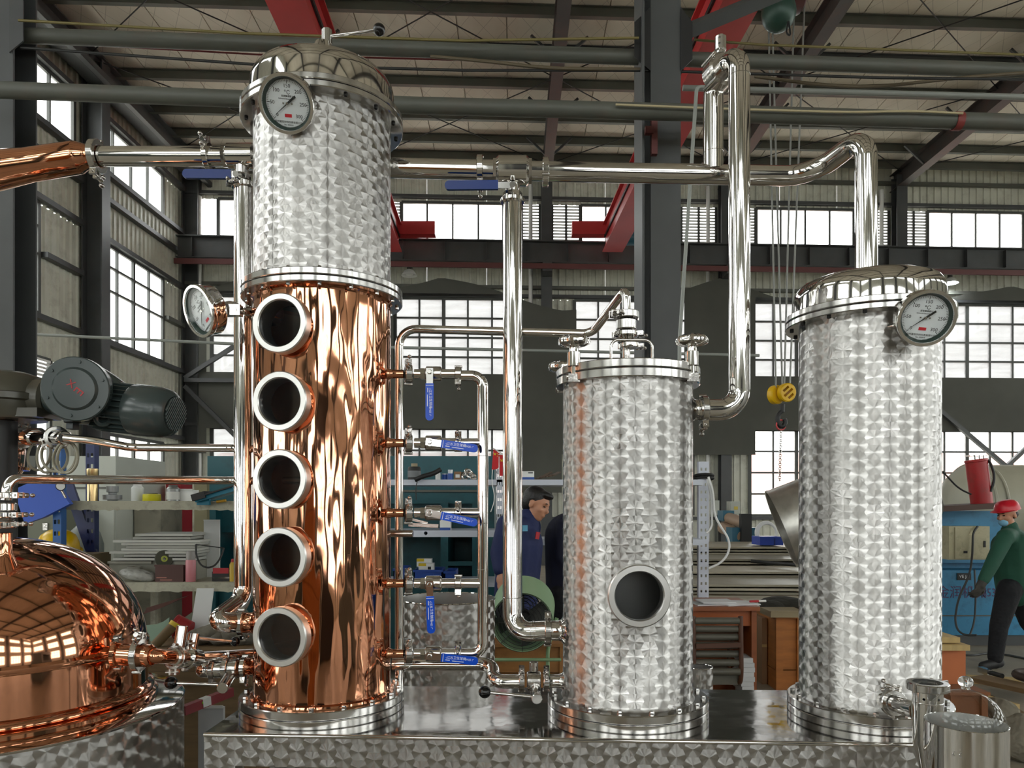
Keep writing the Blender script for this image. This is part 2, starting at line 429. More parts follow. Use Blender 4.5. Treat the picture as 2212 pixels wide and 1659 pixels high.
for a, b in wins_up: window(lambda u, z: bw(u, z, 0.03), -ED, a, b, *ZU, lin_(4), lin_(1), PANE)
for a, b in wins_mid: window(lambda u, z: bw(u, z, 0.03), -ED, a, b, *ZM, lin_(5), lin_(4), FILM, thick=(2,))
for a, b in wins_mid: window(lambda u, z: bw(u, z, 0.03), -ED, a, b, *ZL, lin_(5), lin_(4), FILM if a < 5 else PANE, thick=(2,))
LOUVM = mat('louver_slat_paint', '#8b8d8a', 0.0, 0.5)
for k, (a, b) in enumerate(louv):
    if a < -4: continue
    w_ = struct('window_%d' % (100+k), bw(a, ZU[0])); fr = MB()
    for u in (a, (a+b)/2, b): fr.beam(bw(u, ZU[0], 0.03), bw(u, ZU[1], 0.03), 0.06, 0.06, up=-ED)
    fr.build('louver_frame', MULL, w_, smooth=0)
    for q in range(13):
        z = ZU[0]+0.04+q*0.081; mb = MB()
        R = Matrix((EC, -ED, V((0, 0, 1)))).transposed() @ Matrix.Rotation(0.6, 3, 'X')
        mb.box(bw((a+b)/2, z, 0.03), (b-a, 0.055, 0.006), R); mb.build('louver_slat', LOUVM, w_, smooth=0)
girt = MB()
for k, z in enumerate((10.3, 9.72, 8.42, 7.35, 7.12, 4.9, 3.68, 1.22)):
    mb = MB(); mb.beam(bw(-8.6, z, 0.1), bw(15.2, z, 0.1), 0.12, 0.08); mb.build('girt', GREYST if z in (7.35, 10.3) else DARKST, wb, smooth=0)
for c0 in COLS:
    mb = MB(); a, b = bw(c0, 0, 0.3), bw(c0, 10.4, 0.3)
    for s_ in (-1, 1): mb.beam(a-ED*0.15*s_, b-ED*0.15*s_, 0.28, 0.02, up=ED)
    mb.beam(a, b, 0.02, 0.3, up=ED); mb.build('column', DARKST, wb, smooth=0)
    mb = MB(); p = bw(c0-0.42, 0, 0.16); mb.cyl(p, p+V((0, 0, 10.1)), 0.055, seg=10); mb.build('downpipe', WHITE, wb)
mb = MB(); p = bw(-8.12, 0, 0.16); mb.cyl(p, p+V((0, 0, 9.6)), 0.06, seg=10); mb.build('downpipe', WHITE, wb)
# lower cross bracing in front of the left and right bays
for (u0, z0, u1, z1) in ((-8.3, 4.8, -6.2, 6.2), (-8.3, 4.6, -6.3, 2.6), (11.0, 4.4, 13.2, 2.6), (15.2, 4.4, 13.2, 2.6), (-8.3, 4.75, -5.0, 4.75)):
    mb = MB(); mb.beam(bw(u0, z0, 0.58), bw(u1, z1, 0.58), 0.1, 0.1); mb.build('brace', DARKST, wb, smooth=0)
# ---- crane runway beam along the back wall, dull red strip under it
rw = thing('crane_runway_beam', 'long dark steel crane runway girder with stiffeners along the far window wall', 'beam', bw(4, 7.6, 0.8))
mb = MB(); mb.ibeam(bw(-8.4, 8.06, 0.75), bw(15.2, 8.06, 0.75), 0.3, 0.56, 0.025); mb.build('girder', DARKST, rw, smooth=0)
for k in range(22):
    u = -8.0+k*1.05; mb = MB(); mb.beam(bw(u, 7.83, 0.82), bw(u, 8.29, 0.82), 0.012, 0.13, up=ED); mb.build('stiffener', DARKST, rw, smooth=0)
mb = MB(); mb.beam(bw(-8.4, 7.66, 0.95), bw(15.2, 7.66, 0.95), 0.06, 0.13); mb.build('red_strip', mat('dull_red', '#5c2f2e', 0, 0.5), rw, smooth=0)
mb = MB()
for c0 in COLS: mb.beam(bw(c0, 7.66, 0.2), bw(c0, 7.66, 0.95), 0.24, 0.24)
mb.build('bracket', DARKST, rw, smooth=0)
# ---- shade net hung over the wall between the windows
NETM = mat('dark_shade_net', '#4c4d47', 0.0, 0.85, var=0.12, vscale=1.0, bump=0.1, bscale=90)
net = MB()
def npoly(pts, off=0.485): net.prism([(0, 0)]*0 or [(p[0], p[1]) for p in pts], bw(0, 0, off), EC, (0, 0, 1), 0.012)
peaks = [-6.2, -1.85, 5.5, 13.4]
def nettop(u):
    d = min(abs(u-p) for p in peaks); return 7.5-0.26*min(d, 3.2)-0.05*math.sin(u*2)
step = 0.19; u = -8.0
while u < 15.0:
    zt, zt2 = nettop(u), nettop(u+step)
    inw = any(a-0.02 < u+step/2 < b-0.3 for a, b in wins_mid)
    opened = any(a < u+step/2 < b for a, b in [(-7.85, -4.65), (-3.0, -1.6), (-1.6, -0.1), (1.62, 4.62), (6.35, 9.0), (11.15, 14.4)])
    if opened:
        if zt > 7.06: npoly([(u, 7.06), (u+step, 7.06), (u+step, max(7.06, zt2)), (u, zt)])
        npoly([(u, 3.55), (u+step, 3.55), (u+step, 4.98), (u, 4.98)])
    else: npoly([(u, 2.9 if u < -1 or u > 1.2 else 1.9), (u+step, 2.9 if u < -1 or u > 1.2 else 1.9), (u+step, zt2), (u, zt)])
    u += step
tag(net.build('shade_net', NETM, smooth=0), 'dark grey shade net hung in peaks between the far wall windows', 'net')
# ---- left wall
wl = struct('wall_left', lw(10, 0))
def LWP(t, z): return lw(t, z)
lup = [(1.2, 4.2), (4.85, 8.7)]; lmid = [(1.2, 3.97), (5.93, 8.7)]; llow = [(1.2, 3.97), (5.6, 8.7)]
zb = [0, 1.5, 3.1, 4.3, 5.1, 7.13, 8.68, 9.67, 10.95]
holes = [(a, b, 8.68, 9.67) for a, b in lup]+[(a, b, 5.1, 7.13) for a, b in lmid]+[(1.2, 3.97, 1.5, 3.1), (5.6, 8.7, 1.5, 4.3)]
for band, hs in (((0, 1.5), []), ((1.5, 3.1), [llow[0], llow[1]]), ((3.1, 4.3), [llow[1]]), ((4.3, 5.1), []), ((5.1, 7.13), lmid), ((7.13, 8.68), []), ((8.68, 9.67), lup), ((9.67, 10.95), [])):
    us = sorted(set([0.0, 4.5, 9.0]+[x for h in hs for x in h]))
    wall_fill(wl, lambda t, z: lw(t, z), -ED, EC, us, list(band), [(a, b, *band) for a, b in hs], WALLM, 1.0)
for a, b in lup: window(lambda t, z: lw(t, z, 0.04), EC, a, b, 8.68, 9.67, lin_(4 if a < 4 else 5), lin_(1), PANE)
for a, b in lmid: window(lambda t, z: lw(t, z, 0.04), EC, a, b, 5.1, 7.13, lin_(4 if a < 4 else 2), [0, 0.53, 0.78, 1], PANE, thick=(2,) if a < 4 else ())
window(lambda t, z: lw(t, z, 0.04), EC, 1.2, 3.97, 1.5, 3.1, lin_(4), [0, 0.62, 1], PANE, thick=(2,))
window(lambda t, z: lw(t, z, 0.04), EC, 5.6, 8.7, 1.5, 4.3, [0, 1], [0, 1], PANE)
mb = MB()
for q in range(7): mb.beam(lw(5.7, 4.25-q*0.07, 0.12), lw(8.7, 4.25-q*0.07, 0.12), 0.01, 0.045)
mb.build('roller_shutter', WHITE, wl, smooth=0)
for z in (9.75, 8.6, 8.05, 7.2, 6.2, 5.02, 3.3, 1.42):
    for t0, t1 in ((0.25, 4.35), (4.7, 9.0)):
        if z == 6.2: t0, t1 = (4.05, 4.35) if t0 < 1 else (4.7, 5.85)
        mb = MB(); mb.beam(lw(t0, z, 0.1), lw(t1, z, 0.1), 0.14, 0.1); mb.build('girt', DARKST, wl, smooth=0)
for t0, t1, z in ((0.25, 1.15, 6.2), (0.25, 1.15, 3.9)):
    mb = MB(); mb.beam(lw(t0, z, 0.1), lw(t1, z, 0.1), 0.14, 0.1); mb.build('girt', GREYST, wl, smooth=0)
for t in (0.12, 4.5, 9.0):
    mb = MB(); a, b = lw(t, 0, 0.28), lw(t, 10.5, 0.28)
    for s_ in (-1, 1): mb.beam(a+EC*0.19*s_, b+EC*0.19*s_, 0.34, 0.025, up=EC)
    mb.beam(a, b, 0.38, 0.02, up=ED); mb.build('column', DARKST, wl, smooth=0)
mb = MB(); mb.ibeam(lw(-0.3, 10.3, 0.35), lw(12, 10.3, 0.35), 0.3, 0.55, 0.03); mb.build('eaves_beam', DARKST, wl, smooth=0)
mb = MB(); mb.beam(lw(0, 9.95, 0.7), lw(9, 9.95, 0.7), 0.12, 0.12); mb.build('tie_pipe', DARKST, wl, smooth=0)
# ---- the sides of the hall behind and beside the viewer: plain sheet walls with tall window bands
def far_wall(name, P, eu, en, L, zwin, nper, glass):
    w_ = struct(name, P(0, 0)); z = 0
    edges = [0]
    for a, b in zwin: edges += [a, b]
    edges.append(10.95)
    DW = WALLM
    for k in range(0, len(edges)-1, 2):
        mb = MB(); mb.beam(P(0, (edges[k]+edges[k+1])/2), P(L, (edges[k]+edges[k+1])/2), 0.05, edges[k+1]-edges[k]); mb.build('sheet', DW, w_, smooth=0)
    nb = max(1, round(L/5.0))
    for k in range(nb+1):
        mb = MB(); mb.beam(P(L*k/nb, 0), P(L*k/nb, 10.9), 0.7, 0.3, up=en); mb.build('column', DARKST, w_, smooth=0)
    for a, b in zwin:
        for k in range(nb):
            s0, s1 = L*k/nb, L*(k+1)/nb; u0, u1 = s0+(s1-s0)*0.17, s0+(s1-s0)*0.83
            for q0, q1 in ((s0, u0), (u1, s1)):
                mb = MB(); mb.beam(P(q0, (a+b)/2), P(q1, (a+b)/2), 0.05, b-a); mb.build('sheet', DW, w_, smooth=0)
            window(lambda u, z: P(u, z), en, u0, u1, a, b, lin_(nper), lin_(max(1, round((b-a)/0.9))), glass)
    return w_
far_wall('wall_rear', lambda u, z: V((-9.1+u, -11.5, z)), V((1, 0, 0)), V((0, 1, 0)), 28.0, [(1.3, 3.6), (4.98, 7.05), (8.53, 9.59)], 4, PANE)
far_wall('wall_right', lambda u, z: V((18.6, -11.5+u, z)), V((0, 1, 0)), V((-1, 0, 0)), 33.0, [(1.3, 3.6), (4.98, 7.05), (8.53, 9.59)], 4, PANE)
far_wall('wall_left_rear', lambda u, z: V((lw(9, 0).x-0.05, -11.5+u, z)), V((0, 1, 0)), V((1, 0, 0)), 21.9, [(1.5, 3.1), (5.1, 7.13), (8.68, 9.67)], 4, PANE)
# ---- ceiling: insulation panels, purlins, rafters, bracing rods
CEILM = bpy.data.materials.new('ceiling_insulation'); CEILM.use_nodes = True
t = NT(CEILM.node_tree); b_ = CEILM.node_tree.nodes['Principled BSDF']; b_.inputs['Roughness'].default_value = 0.75
oc = t.n('ShaderNodeTexCoord').outputs['Object']; sp = t.n('ShaderNodeSeparateXYZ'); CEILM.node_tree.links.new(oc, sp.inputs[0])
def dline(sgn):
    q = t.m('ADD', t.m('MULTIPLY', sp.outputs[0], 2.2), t.m('MULTIPLY', sp.outputs[1], 1.3*sgn))
    return t.m('LESS_THAN', t.m('ABSOLUTE', t.m('SUBTRACT', t.m('FRACT', q), 0.5)), 0.012)
mesh_ = t.m('MULTIPLY', t.m('MAXIMUM', dline(1), dline(-1)), 0.45)
st = t.noise(0.7, detail=5, stretch=(1.0, 0.5, 1)); basec = t.ramp(st, [(0.3, lin('#d6cdbe')), (0.62, lin('#e4dccf')), (0.8, lin('#c9bdab'))])
CEILM.node_tree.links.new(t.mix(mesh_, basec, lin('#6d655a')), b_.inputs['Base Color'])
ce = struct('ceiling', (4, 4, CEILZ))
u = -9.6
while u < 19.5:
    mb = MB(); a = V((u, -12, CEILZ+0.03)); p0, p1 = V((u+0.475, -12+0.045*u, CEILZ+0.03)), V((u+0.475, 21.2+0.045*u, CEILZ+0.03))
    mb.beam(p0, p1, 0.93, 0.05); mb.beam(p0+V((0, 0, 0.04)), p1+V((0, 0, 0.04)), 0.952, 0.03); mb.build('ceiling_panel', CEILM, ce, smooth=0); u += 0.95
def cr(u, v, z): return V((u, v+0.045*u, z))
for yv in (-9, -6, -3, 0, 3, 6, 8.6, 10.1, 11.4, 12.5, 13.7, 14.9, 16.1, 17.5, 18.6, 19.5):
    mb = MB(); mb.ibeam(cr(-8.9, yv, CEILZ-0.11), cr(18.5, yv, CEILZ-0.11), 0.1, 0.2, 0.012); mb.build('purlin', DARKST if yv in (14.9,) else GREYST, ce, smooth=0)
for c0 in COLS:
    mb = MB(); mb.ibeam(cr(c0, 20.0, 10.32), cr(c0-0.12, -11.4, 10.32), 0.24, 0.46, 0.02); mb.build('rafter', mat('rafter_paint', '#403d3c', 0, 0.5, var=0.15, vscale=1.0, dirt='#5b4038', dirt_amt=0.5), ce, smooth=0)
    for yv in (11.9, 14.4, 16.6, 18.4):
        for s_ in (-1, 1):
            mb = MB(); mb.beam(cr(c0, yv, 10.12), cr(c0+0.55*s_, yv, 10.62), 0.05, 0.05); mb.build('fly_brace', DARKST, ce, smooth=0)
    for q, (y0, y1) in enumerate(((19.6, 15.6), (15.6, 11.6), (11.6, 7.6))):
        if c0 > 12: continue
        for (ua, ub_) in ((c0, c0+4.75), (c0+4.75, c0)):
            mb = MB(); mb.cyl(cr(ua, y0, 10.5), cr(ub_, y1, 10.5), 0.012, seg=6); mb.build('brace_rod', RUBBER, ce)
for (y0, y1) in ((19.2, 15.2), (15.2, 11.2)):
    for (ua, ub_) in ((-8.4, -3.9), (-3.9, -8.4)):
        mb = MB(); mb.cyl(cr(ua, y0, 10.45), cr(ub_, y1, 10.45), 0.012, seg=6); mb.build('brace_rod', RUBBER, ce)
# ---- near column row with its tie pipes
CB = 6.5
def hcol(name, label, x0, x1, xf, Y, z1=11.0, fm=None):
    t_ = thing(name, label, 'column', (at((x0+x1)/2, CY, Y).x, Y, 0))
    a, b = at(x0, 0, Y).x, at(x1, 0, Y).x; wd = b-a; c = (a+b)/2
    f = at(xf, 0, Y).x
    mb = MB(); mb.bx(f, b, Y-0.012, Y+0.012, 0, z1); mb.build('flange_plate', fm or mat('column_paint', '#47494a', 0, 0.5, var=0.1, vscale=2), t_, smooth=0)
    mb = MB(); mb.bx(a, a+0.02, Y-0.1, Y+0.32, 0, z1); mb.bx(a, b, Y+0.30, Y+0.32, 0, z1); mb.build('side_plate', mat('column_paint'), t_, smooth=0)
    mb = MB(); mb.bx(c-0.2, c+0.2, Y-0.1, Y+0.4, 0, 0.03); mb.build('base_plate', DARKST, t_, smooth=0)
    return t_
bc = hcol('steel_column', 'tall dark grey steel building column between the middle and right tanks', 1383, 1470, 1405, CB)
lc = hcol('steel_column', 'dark steel building column beside the left window wall carrying pipe brackets', -70, 30, -64, CB)
mb = MB(); mb.prism([(0, 0), (-.14, .12), (-.14, .42), (0, .55)], at(1405, 155, CB-0.02), (1, 0, 0), (0, 0, 1), 0.014)
mb.prism([(0, 0), (.1, .1), (.1, .42), (0, .55)], at(1470, 155, CB-0.02), (1, 0, 0), (0, 0, 1), 0.014); mb.build('gusset', RUBBER, bc, smooth=0)
mb = MB(); mb.prism([(0, 0), (0.12, .1), (.12, .45), (0, .55)], at(22, 115, CB-0.02), (1, 0, 0), (0, 0, 1), 0.014); mb.build('gusset', DARKST, lc, smooth=0)
mb = MB(); mb.beam(at(1402, 290, CB-0.12), at(1402, 275, CB-0.12), 0.07, 0.05, up=(0, 1, 0)); mb.beam(at(1413, 335, CB-0.1), at(1413, 248, CB-0.1), 0.05, 0.05, up=(0, 1, 0)); mb.build('angle_cleat', mat('primer_red', '#5b2c2a', 0, 0.5), bc, smooth=0)
def pipe1(name, label, cat, pts, r, m, seg=14, fillet=0.0, caps=True, group=None):
    mb = MB(); mb.tube(pts, r, seg, fillet, caps); return tag(mb.build(name, m), label, cat, group)
pipe1('tie_pipe', 'thick grey tie pipe running from the left column bracket to the dark column gusset', 'pipe', [at(24, 76, 6.6), at(1380, 124, 6.6)], 0.064, GREYST)
pipe1('tie_pipe', 'thick grey tie pipe running on from the dark column past the tall bent pipe', 'pipe', [at(1478, 128, 6.7), at(2300, 156, 6.7)], 0.062, GREYST)
pipe1('overhead_pipe', 'long thick grey service pipe crossing in front of the dark column with wire ties', 'pipe', [at(-60, 192, 6.1), at(900, 228, 6.1), at(1480, 243, 6.1), at(2300, 268, 6.1)], 0.066, GREYST)
pipe1('overhead_pipe', 'pale grey medium pipe high up between dark rafter and tall bent pipe', 'pipe', [at(1475, 190, 7.4), at(2300, 212, 7.4)], 0.028, mat('pale_pipe', '#8d918c', 0, 0.45))
pipe1('overhead_pipe', 'thin pale pipe spanning the hall at the height of the window transoms', 'pipe', [at(-60, 716, 8.5), at(505, 743, 8.5), at(1640, 768, 8.5)], 0.017, mat('pale_pipe', '#8d918c'))
pipe1('hanging_cable', 'yellowish cable strung above the thick tie pipe', 'cable', [at(40, 44, 6.4), at(520, 72, 6.4), at(1000, 88, 6.4), at(1380, 82, 6.4)], 0.011, mat('yellow_cable', '#6f6436', 0, 0.5), 8)
pipe1('hanging_cable', 'yellowish cable strung from the tall bent pipe across the right rafters', 'cable', [at(1500, 86, 6.9), at(1650, 97, 6.9), at(2300, 122, 6.9)], 0.011, mat('yellow_cable'), 8)
pipe1('hanging_cable', 'dark red cable strung just under the thick tie pipe', 'cable', [at(100, 92, 6.8), at(560, 118, 6.8), at(1000, 130, 6.8), at(1385, 128, 6.8), at(1640, 143, 6.8), at(2240, 163, 6.8)], 0.008, mat('red_cable', '#6d1f22', 0, 0.5), 8)
pipe1('hanging_cable', 'black cable strung between the wall bracket and the dark column', 'cable', [at(45, 103, 6.5), at(560, 140, 6.5), at(1000, 152, 6.5), at(1385, 152, 6.5), at(1900, 168, 6.5), at(2260, 172, 6.5)], 0.012, RUBBER, 8)
pipe1('hanging_cable', 'brown hose sagging from the tie pipe towards the dark column', 'cable', [at(930, 122, 6.54), at(1060, 133, 6.5), at(1180, 148, 6.48), at(1385, 150, 6.5)], 0.015, mat('brown_hose', '#5a4f3c', 0, 0.6), 8, 0.3)
pipe1('hanging_cable', 'brown hose sagging below the pale pipe beside the right rafters', 'cable', [at(1630, 165, 6.6), at(1780, 185, 6.6), at(1900, 188, 6.6), at(2050, 170, 6.6), at(2240, 155, 6.6)], 0.015, mat('brown_hose'), 8, 0.4)
pipe1('hanging_cable', 'cream cable lying along the top of the thick service pipe', 'cable', [at(1330, 226, 6.0), at(1560, 235, 6.0), at(1850, 243, 6.0), at(1960, 239, 6.0), at(2080, 245, 6.0)], 0.009, mat('cream_cable', '#b5a988', 0, 0.5), 8, 0.3)
pipe1('diagonal_brace', 'dark steel diagonal brace rising from the dark column to the roof', 'beam', [at(1474, 72, 6.55), at(1700, -22, 6.55)], 0.07, DARKST, 4)
pipe1('conduit', 'thin grey conduit bending down in front of the dark column', 'pipe', [at(1525, 188, 5.6), at(1505, 188, 5.6), at(1468, 735, 5.6), V((at(1462, 0, 5.6).x, 5.6, 0))], 0.014, mat('pale_pipe'), 8, 0.03)
mb = MB(); mb.ring(at(2068, 262, 6.1), (at(2100, 263, 6.1)-at(2060, 261.5, 6.1)), [(0.066, -0.03), (0.072, -0.03), (0.072, 0.03), (0.066, 0.03)], 16, True)
tag(mb.build('pipe_band', mat('red_band', '#7c2f2c', 0, 0.5)), 'dull red band wrapped around the thick service pipe', 'band')
# ---- overhead crane: two girders on the runway, trolley, ropes and hook
GZ = 8.0
cr_ = thing('bridge_crane', 'red overhead bridge crane with two box girders under the roof', 'crane', (0, 13, GZ))
for k, (xn, xf_) in enumerate(((-2.63, -2.98), (2.89, 2.49))):
    p0, p1 = V((xn*1.04, 5.6, GZ+0.2)), V((xf_, 18.6, GZ+0.2))
    mb = MB(); mb.beam(p0, p1, 0.34, 0.62); mb.build('box_girder', REDP, cr_, smooth=0)
    mb = MB(); mb.beam(p0+V((0, 0, -0.33)), p1+V((0, 0, -0.33)), 0.5, 0.03); mb.beam(p0+V((0, 0, 0.33)), p1+V((0, 0, 0.33)), 0.5, 0.03); mb.build('girder_flange', REDP, cr_, smooth=0)
    mb = MB(); s_ = 1 if k == 0 else -1
    mb.beam(p0+V((s_*0.19, 0, 0.05)), p1+V((s_*0.19, 0, 0.05)), 0.03, 0.06); mb.build('cable_track', RUBBER, cr_, smooth=0)
    q = V((xf_+(0.32 if k == 0 else -0.25), 18.7, GZ+0.45)); mb = MB(); mb.beam(q-V((0.75, 0, 0)), q+V((0.75, 0, 0)), 0.3, 0.32); mb.build('end_carriage', REDP, cr_, smooth=0)
mb = MB(); q = V((2.75, 18.3, GZ+0.1)); mb.rcyl(q, q+V((0.4, 0, 0)), 0.18, 0.03, 16); mb.build('travel_motor', mat('teal_motor', '#24586b', 0, 0.4), cr_)
HY = 9.0
ho = thing('crane_hoist', 'dark red rope hoist with green drum hanging under the roof', 'hoist', at(1682, 30, HY))
mb = MB(); a, b = at(1659, -15, HY), at(1725, -30, HY); mb.rcyl(a, b, 0.3, 0.03, 24); mb.build('hoist_body', mat('hoist_red', '#4c2325', 0, 0.45), ho)
mb = MB(); mb.sphere(at(1682, 28, HY-0.1), (0.2, 0.2, 0.22)); mb.build('hoist_drum', mat('hoist_green', '#2f4a42', 0.2, 0.35), ho)
mb = MB(); mb.tube([at(1703, 40, HY-0.2), at(1708, 78, HY-0.2), at(1698, 72, HY-0.2), at(1703, 45, HY-0.2)], 0.01, 6, 0.05); mb.build('hoist_cable', RUBBER, ho)
for k, (xa, ya, xb, yb_, d) in enumerate(((1660, 40, 1676, 838, 'beside the tall bent pipe'), (1668, 40, 1690, 838, 'over the middle of the yellow block'), (1715, 20, 1694, 838, 'running down to the yellow block sheave'), (1738, 0, 1706, 838, 'outermost by the right rafter'))):
    pipe1('hoist_rope', 'thin steel hoist rope '+d, 'rope', [at(xa, ya, HY), at(xb, yb_, HY)], 0.011, mat('wire_rope', '#8d8e8a', 0.6, 0.5), 6)
hk = thing('hook_block', 'yellow two sheave crane hook block with black slots and steel hook', 'hook', at(1690, 880, HY))
YEL = mat('yellow_paint', '#dcae00', 0, 0.4, var=0.1, vscale=5)
mb = MB(); c = at(1677, 853, HY+0.06); mb.rcyl(c+V((-0.03, 0.03, 0)), c+V((0.01, -0.05, 0)), 0.115, 0.015, 24); mb.build('sheave', YEL, hk)
c = at(1699, 848, HY-0.03); n_ = V((0.25, -1, -0.1)).normalized(); mb = MB(); mb.rcyl(c+n_*-0.04, c+n_*0.04, 0.112, 0.012, 24); mb.build('sheave', YEL, hk)
x_, y_, z_ = frame(n_); mb = MB()
for a, l in ((-0.055, 0.08), (0.0, 0.14), (0.055, 0.09)):
    d = (x_*0.75+y_*0.66).normalized(); e = n_.cross(d); p = c+e*a; mb.beam(p-d*l/2, p+d*l/2, 0.03, 0.12, up=n_)
cut(hk.children[-1], mb)
mb = MB(); p = at(1690, 873, HY); mb.cyl(p, at(1689, 890, HY), 0.03, seg=10); mb.tube([at(1689, 888, HY), at(1680, 897, HY), at(1680, 915, HY), at(1690, 924, HY), at(1697, 912, HY), at(1694, 905, HY)], 0.028, 10, 0.06); mb.build('hook', RUBBER, hk)
mb = MB(); mb.torus(at(1687, 918, HY), (0.2, -1, 0), 0.06, 0.01, 16, 6); mb.build('shackle', REDP, hk)
ch = thing('hoist_chain', 'steel lifting chain hanging from the crane hook', 'chain', at(1687, 1040, HY))
for k in range(24):
    p = at(1687-k*0.12, 928+k*4.7, HY); mb = MB(); mb.torus(p, (1, 0, 0) if k % 2 else (0, 1, 0), 0.016, 0.005, 10, 5); mb.build('link', CAST, ch)
# ---- lamps
def hibay(px, py, Y, label, lit):
    p = at(px, py, Y); t_ = thing('bay_lamp', label, 'lamp', p)
    mb = MB(); mb.ring(p+V((0, 0, 0.1)), (0, 0, -1), [(0.04, 0), (0.12, 0.04), (0.2, 0.16), (0.205, 0.165), (0.12, 0.05), (0.03, 0.02)], 24); mb.build('reflector', mat('lamp_reflector', '#d0d2ce', 0.0, 0.3), t_)
    mb = MB(); mb.rcyl(p+V((0, 0, 0.09)), p+V((0, 0, 0.3)), 0.06, 0.01, 16); mb.build('ballast', GREYST, t_)
    mb = MB(); mb.sphere(p+V((0, 0, 0.0)), (0.11, 0.11, 0.07)); mb.build('bulb', mat('lit_bulb', '#ffffff', 0, 0.4, emit='#f4faff', estr=90.0) if lit else mat('unlit_bulb', '#d8dad6', 0, 0.3), t_)
    mb = MB(); mb.cyl(p+V((0, 0, 0.3)), p+V((0, 0.62, 0.3)), 0.015, seg=8); mb.build('arm', GREYST, t_)
hibay(2052, 607, 20.0, 'lit high bay lamp shining beside the right tank lid', True)
hibay(884, 590, 19.3, 'unlit round bay lamp beside the copper column flange', False)
# ---- outside: pale buildings seen through the lower panes
OUTW = mat('outside_render', '#d9d8d2', 0, 0.7); OUTR = mat('outside_red_roof', '#c47c6c', 0, 0.6)
ob_ = thing('building', 'pale rendered building with a window outside the left wall panes', 'building', (-24, 18, 0))
mb = MB(); mb.bx(-30, -20, 8, 40, 0, 7.4); mb.build('wall', OUTW, ob_, smooth=0)
for k in range(4):
    mb = MB(); mb.bx(-20, -19.9, 12+k*6, 14.5+k*6, 4.5, 6.0); wd_ = mb.build('window', mat('outside_glass', '#9aa5a5', 0, 0.3), ob_, smooth=0)
    mb = MB(); mb.bx(-19.92, -19.86, 13.2+k*6, 13.3+k*6, 4.5, 6.0); mb.build('mullion', OUTW, wd_, smooth=0)
ob2 = thing('building', 'low building with a red ribbed roof outside the far wall panes', 'building', (5, 42, 0))
mb = MB(); mb.bx(-17, 30, 40, 50, 0, 2.2); mb.build('wall', OUTW, ob2, smooth=0)
mb = MB(); mb.prism([(0, 2.2), (6, 4.6), (12, 2.2)], (-17.5, 39, 0), (0, 1, 0), (0, 0, 1), 48); mb.build('roof', OUTR, ob2, smooth=0)
gr = MB(); gr.add([(-120, -120, -0.05), (120, -120, -0.05), (120, 160, -0.05), (-120, 160, -0.05)], [(0, 1, 2, 3)])
tag(gr.build('ground', mat('outside_ground', '#a9a69c', 0, 0.8), smooth=0), kind='structure')
# daylight sampling aids at the window walls outside the picture (portals give off no light of their own)
def portal(name, P, n_, w2, h2):
    ld = bpy.data.lights.new(name, 'AREA'); ld.shape = 'RECTANGLE'; ld.size = w2; ld.size_y = h2; ld.cycles.is_portal = True
    o = bpy.data.objects.new(name, ld); C.objects.link(o)
    z = -V(n_).normalized(); x = V((0, 0, 1)).cross(z).normalized(); y = z.cross(x)
    M = Matrix((x, y, z)).transposed().to_4x4(); M.translation = P; o.matrix_world = M
portal('window_left_offscreen', V((-9.3, -0.5, 5.45)), (1, 0, 0), 22, 8.5)
portal('window_rear_offscreen', V((4.5, -11.9, 5.45)), (0, 1, 0), 28, 8.5)
portal('window_right_offscreen', V((19, 5, 5.45)), (-1, 0, 0), 33, 8.5)
# ================================================================ distilling skid and vessels
H0 = 0.65; ZS = CH-H0
FLc = at(441, 1583, H0*F/498.0); FRc = at(2045, 1606, H0*F/521.0)
SU = (FRc-FLc); SLEN = SU.length; SU.normalize(); SV = V((-SU.y, SU.x, 0))
def SP(u, v, z): return V((FLc.x, FLc.y, 0))+SU*u+SV*v+V((0, 0, z))
SD = 0.56
SR = Matrix((SU, SV, V((0, 0, 1)))).transposed()
def colc(xl, xr, v=0.285):
    a1, a2 = math.atan((xl-CX)/F), math.atan((xr-CX)/F); ac = (a1+a2)/2; k = math.tan(ac)
    b = V((FLc.x, FLc.y, 0))+SV*v            # b + SU*u on the ray x = k*y
    u = (k*b.y-b.x)/(SU.x-k*SU.y); p = b+SU*u
    return p, p.length*math.sin((a2-a1)/2)
def rof(xl, xr, p):
    a1, a2 = math.atan((xl-CX)/F), math.atan((xr-CX)/F); return math.hypot(p.x, p.y)*math.sin((a2-a1)/2)
UP = V((0, 0, 1))
def zat(py, Y): return CH-(py-CY)/F*Y
# ---- skid
sk = thing('skid_table', 'stainless skid table with swirl polished apron under the three vessels', 'table', SP(SLEN/2, SD/2, 0))
def sbox(mb, u0, u1, v0, v1, z0, z1): mb.box(SP((u0+u1)/2, (v0+v1)/2, (z0+z1)/2), (u1-u0, v1-v0, z1-z0), SR)
mb = MB(); sbox(mb, 0, SLEN, 0.004, SD, ZS-0.006, ZS); mb.build('top_plate', engine_turned('swirl_steel_top', 0.048, 0.09, 0.5, (0.42, 0.41, 0.395), 0.004), sk, smooth=0)
mb = MB(); sbox(mb, 0.0, SLEN, -0.001, 0.004, ZS-0.092, ZS-0.010); mb.build('front_apron', SWIRLF, sk, smooth=0)
mb = MB(); sbox(mb, 0, 0.004, 0.004, SD, ZS-0.092, ZS-0.006); sbox(mb, SLEN-0.004, SLEN, 0.004, SD, ZS-0.092, ZS-0.006); mb.build('side_apron', SWIRLF, sk, smooth=0)
mb = MB(); mb.tube([SP(-0.001, 0.002, ZS-0.006), SP(SLEN+0.001, 0.002, ZS-0.006)], 0.0065, 10); mb.build('front_edge', STEEL, sk)
